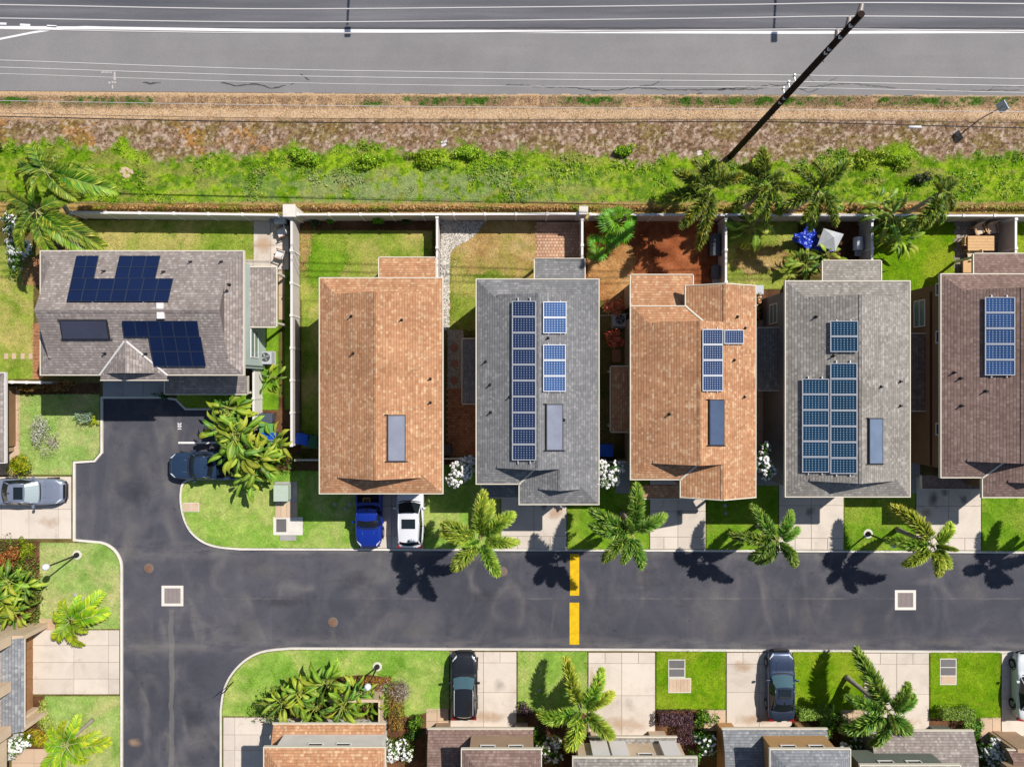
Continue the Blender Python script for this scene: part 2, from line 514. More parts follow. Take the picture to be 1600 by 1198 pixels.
def sheet(name, pts, z, mat, kind='structure', z0=None):
    """flat polygon given in photo pixels (ground level)"""
    bm = bmesh.new()
    vs = [bm.verts.new((gx(x), gy(y), z)) for x, y in pts]
    f = bm.faces.new(vs)
    if z0 is not None:
        r = bmesh.ops.extrude_face_region(bm, geom=[f])
        for v in [g for g in r['geom'] if isinstance(g, bmesh.types.BMVert)]: v.co.z = z0
    bmesh.ops.triangulate(bm, faces=bm.faces[:])
    bmesh.ops.recalc_face_normals(bm, faces=bm.faces[:])
    for fc in bm.faces:
        if abs(fc.normal.z) > .9 and fc.normal.z < 0 and fc.calc_center_median().z > z-.001: fc.normal_flip()
    me = bpy.data.meshes.new(name); bm.to_mesh(me); bm.free()
    me.materials.append(mat)
    o = link_mesh(name, me)
    if kind: o['kind'] = kind
    return o
def arc(cx, cy, r, a0, a1, n=10):
    return [(cx+r*math.cos(math.radians(a0+(a1-a0)*i/n)), cy-r*math.sin(math.radians(a0+(a1-a0)*i/n))) for i in range(n+1)]

# ------------------------------------------------------------------ the setting
ZB = 0.10      # level of the lots above the street
sheet('ground', [(-9000, -9000), (10000, -9000), (10000, 9000), (-9000, 9000)], -.06, M['earth'])
sheet('street', [(-600, 560), (2300, 560), (2300, 1900), (-600, 1900)], 0, M['asphalt'])
def chaikin(pts, n=3):
    for _ in range(n):
        q = [pts[0]]
        for a, b in zip(pts[:-1], pts[1:]):
            q += [(a[0]*.75+b[0]*.25, a[1]*.75+b[1]*.25), (a[0]*.25+b[0]*.75, a[1]*.25+b[1]*.75)]
        pts = q + [pts[-1]]
    return pts
NW_C = arc(150, 887, 41, 80, 0, 14)
N_ARC = chaikin([(304, 748), (290, 751), (284, 760), (283, 785), (288, 810), (298, 830), (315, 845), (338, 854), (375, 857)])
S_ARC = chaikin([(346, 1108), (349, 1082), (357, 1060), (372, 1040), (392, 1024), (415, 1015), (455, 1012)])
N_KERB = [(191, 1900)] + NW_C[::-1] + [(150, 846), (117, 843), (117, 722), (149, 720), (160, 707), (160, 621), (256, 621), (276, 624), (291, 639), (398, 639), (398, 748)] + N_ARC + [(1000, 859), (1600, 862), (2300, 866)]
S_KERB = [(346, 1900)] + S_ARC + [(1000, 1014), (1600, 1018), (2300, 1022)]
sheet('yard_ground', N_KERB + [(2300, 149), (-600, 149), (-600, 1900)], ZB, M['yard'], z0=-.05)
sheet('south_yard_ground', S_KERB + [(2300, 1900)], ZB, M['yard'], z0=-.05)
def kerb(name, pts):
    mb = MB()
    P2 = [Vector((gx(x), gy(y))) for x, y in pts]
    w = .145
    L, Rr = [], []
    for i, p in enumerate(P2):
        d0 = (p - P2[i-1]).normalized() if i else (P2[1]-p).normalized()
        d1 = (P2[i+1]-p).normalized() if i < len(P2)-1 else d0
        n = Vector((-(d0+d1).y, (d0+d1).x))
        n.normalize()
        k = 1/max(.35, n.dot(Vector((-d0.y, d0.x))))
        L.append(p + n*w*.5*k); Rr.append(p - n*w*.5*k)
    z1, z0 = .125, -.05
    for i in range(len(P2)-1):
        a, b, c, d = L[i], L[i+1], Rr[i+1], Rr[i]
        mb.poly([(d.x,d.y,z1),(c.x,c.y,z1),(b.x,b.y,z1),(a.x,a.y,z1)])
        mb.poly([(a.x,a.y,z0),(a.x,a.y,z1),(b.x,b.y,z1),(b.x,b.y,z0)])
        mb.poly([(d.x,d.y,z1),(d.x,d.y,z0),(c.x,c.y,z0),(c.x,c.y,z1)])
    o = mb.build(name, M['kerb']); o['kind'] = 'structure'
kerb('kerb', N_KERB); kerb('south_kerb', S_KERB)

# highway
hw = sheet('highway', [(-2500, -700), (4000, -700), (4000, 160), (1600, 151), (800, 149), (0, 143), (-2500, 130)], .115, M['highway'])
def mark(name, pts, w, z, mat, label=None, cat=None, thick=.004):
    """painted strip along a pixel polyline, width w metres; taper-free"""
    mb = MB()
    Q = [Vector((gx(x), gy(y))) for x, y in pts]
    for i in range(len(Q)-1):
        d = (Q[i+1]-Q[i]).normalized(); n = Vector((-d.y, d.x))*w/2
        a, b, c, e = Q[i]+n, Q[i]-n, Q[i+1]-n, Q[i+1]+n
        mb.poly([(a.x,a.y,z),(b.x,b.y,z),(c.x,c.y,z),(e.x,e.y,z)])
    o = mb.build(name, mat); o['kind'] = 'structure'
    return o
mark('road_edge_line', [(-300, 43), (165, 45.5), (400, 49), (800, 51), (1250, 52.5), (1600, 51), (2000, 49)], .2, .121, M['paint_white'])
mark('road_gore_line', [(-120, 90), (0, 63), (50, 53), (85, 47.5), (110, 45), (135, 44), (170, 45)], .14, .125, M['paint_white'])
for x0, x1, yy in ((-30, 12, 38), (33, 49, 40.2), (75, 90, 42.2), (-78, -62, 34)):
    mark('road_dash', [(x0, yy), (x1, yy+.8)], .15, .121, M['paint_white'])
for yy in (-42, -138):
    for k in range(8): mark('lane_dash', [(-100+k*260, yy), (0+k*260, yy)], .15, .121, M['paint_white'])
def crack(pts, w=.1, amp=2.2):
    rr = random.Random(len(pts)*31+int(pts[0][0]))
    mb = MB(); Q = []
    for i in range(len(pts)-1):
        n = max(2, int(math.hypot(pts[i+1][0]-pts[i][0], pts[i+1][1]-pts[i][1])/5))
        for k in range(n):
            t = k/n
            Q.append((pts[i][0]*(1-t)+pts[i+1][0]*t+rr.uniform(-1,1), pts[i][1]*(1-t)+pts[i+1][1]*t+rr.uniform(-amp,amp)*.5))
    Q.append(pts[-1])
    Lp, Rp = [], []
    for i, q in enumerate(Q):
        p = Vector((gx(q[0]), gy(q[1])))
        a = Q[max(0,i-1)]; b = Q[min(len(Q)-1,i+1)]
        d = Vector((b[0]-a[0], a[1]-b[1])).normalized(); n = Vector((-d.y, d.x))*w*rr.uniform(.35, 1)*(.3 if i in (0, len(Q)-1) else 1)/2
        Lp.append(p+n); Rp.append(p-n)
    for i in range(len(Q)-1):
        mb.poly([(v.x, v.y, .1205) for v in (Lp[i], Rp[i], Rp[i+1], Lp[i+1])])
    o = mb.build('crack_seal', M['tar']); o['kind'] = 'structure'
for pts, w in (([(224,130),(236,132),(253,131)],.13), ([(345,130),(372,136),(400,133),(425,139),(448,135)],.12), ([(454,133),(463,130)],.1),
          ([(469,116),(476,121),(485,127)],.11), ([(783,135),(840,136),(900,139),(930,143),(960,142),(1000,137),(1020,133),(1036,124)],.13),
          ([(998,138),(1060,142),(1120,141),(1180,141),(1235,133)],.13), ([(1120,142),(1160,138),(1200,136)],.16), ([(1083,148),(1098,147)],.14),
          ([(1250,141),(1290,134),(1330,131),(1360,136),(1400,139)],.13), ([(1245,138),(1262,145),(1285,137)],.1), ([(1265,124),(1275,131)],.08), ([(1285,134),(1308,122)],.08),
          ([(1460,141),(1500,144),(1560,142),(1592,142)],.12), ([(1540,144),(1552,136),(1600,136)],.08), ([(1200,133),(1215,135)],.1)):
    crack(pts, w)
# survey arrow and its smudged marks on the shoulder
mb = MB()
z = .1215
def mpoly(px): mb.poly([(gx(x), gy(y), z) for x, y in px][::-1])
mpoly([(179.2,112),(182,112),(182,123),(179.2,123)]); mpoly([(177.6,122.9),(184,122.9),(180.8,128)])
ar = mb.build('survey_arrow', M['paint_faint']); ar['kind'] = 'structure'
mb = MB()
for k in range(7): mpoly([(160+k*2.45, 112.4+(k%3)*.5), (161.8+k*2.45, 112.4+(k%2)*.5), (161.8+k*2.45, 116-(k%2)*.8), (160+k*2.45, 116-(k%3)*.4)])
for a in ((171,129,174,132),(176,128.5,179,131),(180,129,183,131.5),(176.4,134,178.4,140)): mpoly([(a[0],a[1]),(a[2],a[1]),(a[2],a[3]),(a[0],a[3])])
sm = mb.build('faded_survey_mark', M['paint_faint']); sm['kind'] = 'structure'

# street markings
def rect(x0, y0, x1, y1): return [(x0,y0),(x1,y0),(x1,y1),(x0,y1)]
sheet('speed_table_stripe', rect(890.5, 865, 905, 930), .006, M['paint_yellow'])
sheet('speed_table_stripe', rect(890, 941, 905, 1006.5), .006, M['paint_yellow'])
sheet('parking_stall_line', rect(278.5, 690, 392, 693), .006, M['paint_white'])
fc = bpy.data.curves.new('stall_number', 'FONT'); fc.body = '201'; fc.size = .36; fc.align_x = 'CENTER'; fc.align_y = 'CENTER'; fc.offset = .01
fo = bpy.data.objects.new('stall_number_font', fc); COL.objects.link(fo)
bpy.context.view_layer.update()
me = bpy.data.meshes.new_from_object(fo.evaluated_get(bpy.context.evaluated_depsgraph_get()))
bpy.data.objects.remove(fo)
me.materials.clear(); me.materials.append(M['paint_white'])
o = link_mesh('stall_number', me); o.location = (gx(280.3), gy(666), .006); o.rotation_euler = (0, 0, -math.pi/2); o['kind'] = 'structure'

# driveways and walks: a bed with separate slabs on it
def slabs(name, x0, y0, x1, y1, xs, ys, mat='concrete', z=ZB, th=.035, gap=.022, skip=()):
    bed = sheet(name, rect(x0, y0, x1, y1), z+.006, M['joint'])
    for j in range(len(ys)-1):
        for i in range(len(xs)-1):
            if (i, j) in skip: continue
            mb = MB()
            mb.box(gx(xs[i])+gap/2, gy(ys[j+1])+gap/2, z, gx(xs[i+1])-gap/2, gy(ys[j])-gap/2, z+th+random.uniform(-.003, .003))
            s = mb.build('slab', M[mat], bed, bevel=.008)
    return bed
def drive(x0, x1, y0, y1, apron_y, apron_top, mid=None, mat='concrete'):
    xm = (x0+x1)/2
    q = [x0, (x0+xm)/2, xm, (xm+x1)/2, x1]
    bed = sheet('driveway', rect(x0, y0, x1, y1), ZB+.006, M['joint'])
    def slab(a, b, c, d):
        mb = MB(); g = .011
        mb.box(gx(a)+g, gy(d)+g, ZB, gx(c)-g, gy(b)-g, ZB+.035+random.uniform(-.003, .003))
        mb.build('slab', M[mat], bed, bevel=.008)
    ap = (y0, apron_y) if apron_top else (apron_y, y1)
    for i in range(4): slab(q[i], ap[0], q[i+1], ap[1])
    body = (apron_y, y1) if apron_top else (y0, apron_y)
    rows = [body[0]] + list(mid or []) + [body[1]]
    for r in range(len(rows)-1):
        slab(x0, rows[r], xm, rows[r+1]); slab(xm, rows[r], x1, rows[r+1])
    return bed
# north side driveways
drive(563, 662, 745, 855.5, 836, False, [790])
drive(783, 885, 730, 856.5, 837, False, [775])
drive(1015, 1102, 740, 857, 838, False, [798])
drive(1216, 1317, 740, 858, 840, False, [789])
drive(1430, 1531, 745, 859, 840, False, [790])
drive(1636, 1736, 745, 860, 840, False, [790])
# south side driveways
drive(704, 807, 1017, 1135, 1034, True, [1080])
drive(919, 1023, 1018, 1147, 1035, True, [1085])
drive(1134.5, 1236, 1018, 1135, 1036, True, [1080])
drive(1349, 1450, 1019, 1150, 1036, True, [1083])
drive(1563, 1668, 1020, 1165, 1037, True, [1090])
slabs('driveway', 350, 1119, 480, 1300, [350, 368, 412, 480], [1119, 1146, 1170, 1220, 1300])
# west driveways
slabs('driveway', -120, 744, 113, 841, [-120, -30, 4, 47, 93, 113], [744, 795, 841])
slabs('driveway', 40, 983, 188, 1083, [40, 117, 171, 188], [983, 1007, 1033, 1059, 1083])
slabs('driveway', 162, 585, 257, 619.5, [162, 194, 225, 257], [585, 619.5], 'greycrete')
# walks
slabs('walkway', 666, 1105, 701, 1145, [666, 683, 701], [1105, 1125, 1145], 'warmcrete')
slabs('walkway', 1099, 1107, 1133, 1140, [1099, 1116, 1133], [1107, 1140], 'warmcrete')
slabs('walkway', 1312, 1107, 1348, 1142, [1312, 1331, 1348], [1107, 1142], 'warmcrete')
slabs('walkway', 1530, 1119, 1562, 1170, [1530, 1549, 1562], [1119, 1170], 'warmcrete')
slabs('walkway', 961, 716, 984, 770, [961, 984], [716, 743, 770], 'greycrete')
slabs('walkway', 1170, 728, 1216, 758, [1170, 1193, 1216], [728, 758], 'greycrete')
slabs('walkway', 1405, 715, 1436, 770, [1405, 1436], [715, 742, 770], 'greycrete')
slabs('walkway', 62, 965, 88, 984, [62, 75, 88], [965, 984], 'warmcrete')
slabs('patio', -60, 603, 33, 742, [-60, 8, 33], [603, 640, 688, 742], 'warmcrete')
slabs('patio', 20, 1168, 92, 1300, [20, 55, 92], [1168, 1190, 1300], 'warmcrete')
slabs('patio', 397, 346, 452, 422, [397, 424, 452], [346, 384, 422])
slabs('side_walk', 436, 422, 446, 500, [436, 446], [422, 462, 500], 'warmcrete')
slabs('back_step', 380, 406, 398, 420, [380, 398], [406, 420])
slabs('side_walk', 1176, 500, 1215, 726, [1176, 1198, 1215], [500, 560, 620, 673, 726], 'warmcrete')
def brickfield(name, poly, sx, sy, mat, z=ZB, th=.04, stagger=True):
    """pavers too small to pick apart: one part of real bricks on a bed"""
    bed = sheet(name, poly, z+.005, M['joint'])
    X = [gx(p[0]) for p in poly]; Y = [gy(p[1]) for p in poly]
    mb = MB(); j = 0; y = min(Y)
    PP = [(gx(p[0]), gy(p[1])) for p in poly]
    cx, cy = [], []
    while y < max(Y):
        x = min(X) - (sx/2 if (stagger and j % 2) else 0)
        while x < max(X):
            cx.append(x+sx/2); cy.append(y+sy/2); x += sx
        y += sy; j += 1
    ins = inpoly(np.array(cx), np.array(cy), PP)
    for i in np.nonzero(ins)[0]:
        g = .012
        h = z+th+random.uniform(-.004, .004)
        a = [(cx[i]-sx/2+g, cy[i]-sy/2+g), (cx[i]+sx/2-g, cy[i]-sy/2+g), (cx[i]+sx/2-g, cy[i]+sy/2-g), (cx[i]-sx/2+g, cy[i]+sy/2-g)]
        mb.prism(a, z, h)
    o = mb.build('pavers', mat, bed); o['kind'] = 'stuff'
def paver_mat(name, cols):
    t = NT(name, .9, .15)
    r = t.node('ShaderNodeNewGeometry').outputs['Random Per Island']
    c = t.ramp(r, [(i/(len(cols)-1), A(*k)) for i, k in enumerate(cols)])
    n = t.noise(t.pos(), .8, 4)
    c = t.mix(1.0, c, t.ramp(n, [(.3, .8), (.7, 1.1)]), 'MULTIPLY')
    t.col(c); return t.m
M['pv1'] = paver_mat('clay_pavers', [(212, 160, 128), (232, 184, 150), (240, 200, 168), (222, 172, 140), (236, 190, 158)])
M['pv2'] = paver_mat('brown_pavers', [(176, 118, 84), (204, 144, 102), (216, 158, 116), (188, 130, 94)])
M['pv3'] = paver_mat('grey_pavers', [(150, 138, 130), (172, 158, 148), (186, 172, 160), (160, 146, 138)])
brickfield('paver_patio', rect(838, 346, 908, 470), .22, .22, M['pv1'])
brickfield('paver_path', rect(700, 606, 752, 712), .26, .2, M['pv2'])
brickfield('paver_patio', rect(1492, 348, 1562, 440), .3, .3, M['pv3'])
brickfield('brick_path', rect(54, 505, 68, 592), .2, .1, M['pv2'])
brickfield('brick_path', rect(37, 402, 68, 446), .2, .1, M['pv2'])

# ------------------------------------------------------------------ lawns
LAWNS = []
def ragged(pts, amp=3.0):
    q = []; r = random.Random(int(pts[0][0]*3+pts[0][1]))
    for a, b in zip(pts, pts[1:]+pts[:1]):
        n = max(1, int(math.hypot(b[0]-a[0], b[1]-a[1])/4))
        for k in range(n): q.append((a[0]+(b[0]-a[0])*k/n+r.uniform(-amp, amp), a[1]+(b[1]-a[1])*k/n+r.uniform(-amp, amp)))
    return q
def lawn(kind, pts, z=ZB+.028):
    if z > ZB+.03: pts = ragged(pts)
    o = sheet('lawn', pts, z, M['lawn_'+kind], z0=ZB-.02)
    LAWNS.append((kind, [(gx(x), gy(y)) for x, y in pts], z))
    return o
lawn('pale', rect(30, 616, 157, 741)[:1] + [(157, 616), (157, 706), (147, 717.5), (114, 719.5), (114, 741), (34, 741)])
lawn('pale', [(64, 847), (150, 847.5)] + [(x-2, y+2) for x, y in NW_C] + [(188.5, 981), (90, 981), (64, 964)])
lawn('pale', rect(72, 1086, 188.5, 1196))
lawn('mixed', rect(130, 345, 397, 430))
lawn('mixed', rect(-150, 385, 54, 592))
lawn('fresh', rect(446, 424, 456, 640)); lawn('fresh', rect(410, 500, 436, 640))
lawn('front', [(x+2.2*(1-(y-748)/130), y+(2 if y < 760 else -2.4*(y-748)/109)) for x, y in N_ARC] + [(562, 855.5), (562, 735), (400, 735), (400, 750)])
lawn('fresh', [(280, 608), (396, 608), (396, 637), (292, 637), (277, 622)])
lawn('mixed', rect(470, 361, 676, 470)); lawn('fresh', [(492, 366), (520, 362), (540, 372), (546, 400), (536, 424), (520, 446), (490, 452), (480, 430), (486, 400)], ZB+.034); lawn('dry', [(471, 362), (490, 364), (484, 392), (476, 420), (471, 430)], ZB+.033); lawn('mixed', rect(472, 470, 508, 700))
lawn('front', rect(663, 725, 782, 856.5)); lawn('fresh', rect(886, 725, 1014, 857.5))
lawn('dry', rect(702, 346, 838, 460)); lawn('dry', rect(702, 460, 765, 515)); lawn('mixed', [(703, 412), (712, 404), (722, 416), (730, 430), (750, 428), (768, 424), (790, 428), (800, 440), (790, 460), (766, 460), (766, 516), (702.5, 516)], ZB+.034)
lawn('fresh', rect(1103, 740, 1215, 858)); lawn('fresh', rect(1318, 735, 1429, 859)); lawn('fresh', rect(1532, 740, 1635, 860))
lawn('straw', [(918, 384), (960, 380), (985, 384), (992, 400), (992, 470), (918, 470)], ZB+.034)
lawn('mixed', rect(1136, 347, 1245, 452)); lawn('dry', [(1150, 392), (1185, 384), (1225, 388), (1232, 404), (1210, 424), (1170, 430), (1146, 416)], ZB+.034); lawn('lush', rect(1358, 347, 1492, 462)); lawn('lush', rect(1586, 347, 1800, 462))
lawn('front', [(348.5, 1117)] + [(x+2.4*min(1, (y-1010)/50), y+2.6) for x, y in S_ARC] + [(702, 1015.5), (702, 1105), (640, 1117)])
lawn('front', rect(809, 1016.5, 917, 1112)); lawn('lush', rect(1025, 1016.5, 1133, 1106.5)); lawn('lush', rect(1238, 1017, 1347, 1112))
lawn('lush', rect(1452, 1018, 1561.5, 1120)); lawn('lush', rect(1670, 1019, 1780, 1120))
# bare plots
def plot(name, pts, mat, z=ZB+.012): return sheet(name, pts, z, M[mat])
plot('soil_bed', rect(470, 344, 676, 361), 'mulch'); plot('red_dirt_yard', rect(914, 346, 1128, 470), 'reddirt')
plot('side_yard_soil', rect(934, 470, 992, 716), 'yard'); plot('front_soil', rect(934, 716, 961, 775), 'mulch')
plot('soil_bed', rect(470, 716, 508, 772), 'mulch'); plot('soil_bed', rect(672, 715, 745, 765), 'mulch')
plot('soil_bed', rect(-40, 845, 64, 966), 'mulch'); plot('soil_bed', rect(600, 1106, 665, 1240), 'mulch'); plot('soil_bed', [(412, 1117), (420, 1098), (440, 1080), (470, 1066), (520, 1056), (575, 1052), (600, 1056), (600, 1118)], 'mulch', ZB+.034)
plot('soil_bed', rect(34, 598, 158, 616), 'mulch'); plot('soil_bed', rect(820, 1108, 925, 1260), 'mulch'); plot('soil_bed', rect(1024, 1108, 1098, 1260), 'mulch')
plot('soil_bed', rect(1236, 1113, 1312, 1260), 'mulch'); plot('soil_bed', rect(1450, 1121, 1530, 1260), 'mulch'); plot('soil_bed', rect(32, 1086, 72, 1168), 'mulch')
plot('soil_bed', rect(1296, 346, 1358, 412), 'mulch'); plot('soil_bed', rect(1128, 440, 1240, 500), 'mulch'); plot('side_yard_soil', rect(1560, 346, 1584, 462), 'mulch')
plot('soil_bed', rect(398, 620, 470, 735), 'mulch'); plot('soil_bed', rect(100, 346, 130, 400), 'mulch')
plot('shaded_path', rect(690, 515, 700, 712), 'yard')

# gravel strips: loose stones as real pebbles on a bed
def pebbles(name, poly, n, r0, r1, cols, z, label):
    PP = [(gx(x), gy(y)) for x, y in poly]
    X = [p[0] for p in PP]; Y = [p[1] for p in PP]
    x = rng.uniform(min(X), max(X), n*2); y = rng.uniform(min(Y), max(Y), n*2)
    k = inpoly(x, y, PP); x, y = x[k], y[k]; m = len(x)
    r = rng.uniform(r0, r1, m)
    base = np.array([(1,0,0),(.3,.95,0),(-.8,.6,0),(-.8,-.6,0),(.3,-.95,0),(0,0,.7)])
    a = rng.uniform(0, 6.28, m); ca, sa = np.cos(a), np.sin(a)
    V = np.zeros((m, 6, 3))
    V[:,:,0] = x[:,None] + r[:,None]*(base[:,0]*ca[:,None]-base[:,1]*sa[:,None])
    V[:,:,1] = y[:,None] + r[:,None]*(base[:,0]*sa[:,None]+base[:,1]*ca[:,None])
    V[:,:,2] = z + r[:,None]*base[:,2]
    F = np.array([(0,1,5),(1,2,5),(2,3,5),(3,4,5),(4,0,5)])[None] + (np.arange(m)*6)[:,None,None]
    ci = rng.integers(0, len(cols), m); C = np.array([A(*c) for c in cols])[ci]*rng.uniform(.8, 1.15, (m,1))
    o = np_mesh(name, V.reshape(-1,3), F.reshape(-1,3), M['stone'], col=np.repeat(C, 6, 0))
    tag(o, label, 'gravel', kind='stuff')
ts = NT('stone', .85, .2); ts.col(ts.node('ShaderNodeAttribute', attribute_name='Col').outputs['Color']); M['stone'] = ts.m
gpoly = [(689, 346), (758, 346), (748, 362), (735, 374), (715, 384), (703, 396), (702, 516), (689, 516)]
sheet('gravel_bed', gpoly, ZB+.034, M['gravelbed'])
pebbles('gravel', gpoly, 5200, .03, .075, [(226,220,208),(240,236,226),(188,180,170),(206,196,182),(150,146,140)], ZB+.036, 'pale loose gravel along the wall of the dry back yard')
gp2 = rect(700, 516, 724, 606)
sheet('gravel_bed', gp2, ZB+.034, M['gravelbed'])
pebbles('gravel', gp2, 2200, .03, .07, [(206,196,178),(180,170,152),(150,140,124),(220,210,196)], ZB+.036, 'tan gravel path with round stepping stones beside the grey house')
for yy in (543, 568, 594):
    mb = MB(); mb.lathe((gx(710), gy(yy), ZB+.03), [(.29, 0), (.3, .03), (.28, .045)], 18)
    tag(mb.build('stepping_stone', M['redtile']), {543: 'round brown stepping stone on tan gravel, nearest the dry lawn', 568: 'middle round brown stepping stone on the tan gravel path', 594: 'round brown stepping stone on tan gravel, nearest the brown pavers'}[yy], 'stepping stone')
names = ['leftmost', 'second', 'third', 'fourth', 'last']
for i, xx in enumerate((-1, 12, 24, 37.5, 50)):
    mb = MB(); mb.box(gx(xx-3), gy(561), ZB, gx(xx+3), gy(552), ZB+.06)
    tag(mb.build('stepping_stone', M['warmcrete'], bevel=.01), '%s of the five square stepping stones from the left edge across the side lawn' % names[i], 'stepping stone')

def stainmat(name, c, amt, seed):
    """blot with a ragged edge, thin and see-through"""
    t = NT(name, .9, .1); t.col(c)
    o = t.obj()
    ln = t.node('ShaderNodeVectorMath', operation='LENGTH'); t.link(o, ln.inputs[0])
    n = t.noise(t.mapping(t.pos(), loc=(seed, seed*2, 0)), 1.6, 5, .6)
    f = t.math('ADD', t.math('SUBTRACT', 1.0, ln.outputs['Value']), t.math('MULTIPLY_ADD', n, 1.7, -.95))
    a = t.math('MULTIPLY', t.ramp(f, [(.05, 0.0), (.95, 1.0)]), amt)
    tr = t.node('ShaderNodeBsdfTransparent'); mx = t.node('ShaderNodeMixShader')
    t.link(a, mx.inputs[0]); t.link(tr.outputs[0], mx.inputs[1]); t.link(t.b.outputs[0], mx.inputs[2]); t.link(mx.outputs[0], t.t.nodes['Material Output'].inputs['Surface'])
    return t.m
M['st_oil'] = stainmat('oil_stain', (.05, .045, .042), .5, 3); M['st_rust'] = stainmat('rust_stain', A(222, 184, 148), .55, 5); M['st_pale'] = stainmat('pale_scuff', A(150, 144, 138), .28, 8); M['st_dark'] = stainmat('damp_patch', A(66, 66, 72), .28, 11)
def stain(px, py, rx, ry, m, z, rot=0):
    me = bpy.data.meshes.new('stain')
    n = 24; me.from_pydata([(0, 0, 0)]+[(math.cos(2*math.pi*i/n), math.sin(2*math.pi*i/n), 0) for i in range(n)], [], [(0, i+1, (i+1) % n+1) for i in range(n)])
    me.materials.append(M[m]); o = link_mesh('stain', me); o.location = (gx(px), gy(py), z); o.scale = (rx*S, ry*S, 1); o.rotation_euler = (0, 0, rot); o['kind'] = 'structure'
ZD = ZB+.043
for a in ((1458, 778, 12, 22, 'st_oil'), (1474, 768, 9, 12, 'st_oil'), (1503, 780, 8, 10, 'st_oil'), (1446, 800, 10, 12, 'st_rust'), (411, 384, 22, 26, 'st_rust'), (869, 800, 18, 14, 'st_rust'), (925, 1062, 8, 30, 'st_rust'), (1160, 1040, 22, 14, 'st_rust'), (760, 1118, 44, 12, 'st_rust'), (970, 1130, 50, 14, 'st_rust'), (1180, 1122, 44, 12, 'st_rust'), (1360, 1070, 10, 36, 'st_rust'), (1400, 1128, 44, 14, 'st_rust'), (850, 790, 8, 10, 'st_oil'), (640, 840, 14, 8, 'st_oil'), (780, 1070, 12, 16, 'st_pale'), (100, 990, 26, 10, 'st_rust'), (1060, 800, 10, 8, 'st_oil'), (1265, 800, 10, 12, 'st_oil'), (985, 1100, 14, 12, 'st_pale'), (80, 815, 20, 12, 'st_rust')):
    stain(*a, ZD)
for a in ((420, 890, 60, 22, 'st_pale'), (230, 1010, 30, 26, 'st_pale'), (560, 905, 36, 24, 'st_dark'), (650, 985, 46, 20, 'st_pale'), (390, 980, 30, 34, 'st_pale'), (1010, 900, 30, 26, 'st_dark'), (1260, 965, 18, 36, 'st_pale'), (1340, 975, 16, 30, 'st_pale'), (1120, 985, 40, 16, 'st_pale'), (215, 770, 30, 30, 'st_dark'), (190, 740, 26, 22, 'st_pale'), (1520, 920, 30, 24, 'st_pale'), (300, 1120, 22, 40, 'st_dark'), (440, 940, 60, 12, 'st_dark'), (760, 930, 40, 14, 'st_dark'), (205, 860, 12, 40, 'st_pale'), (900, 1004, 60, 8, 'st_pale'), (1480, 1004, 60, 8, 'st_pale'), (520, 990, 8, 18, 'st_pale'), (262, 1170, 8, 30, 'st_pale'), (210, 1160, 16, 10, 'st_rust')):
    stain(*a, .004)
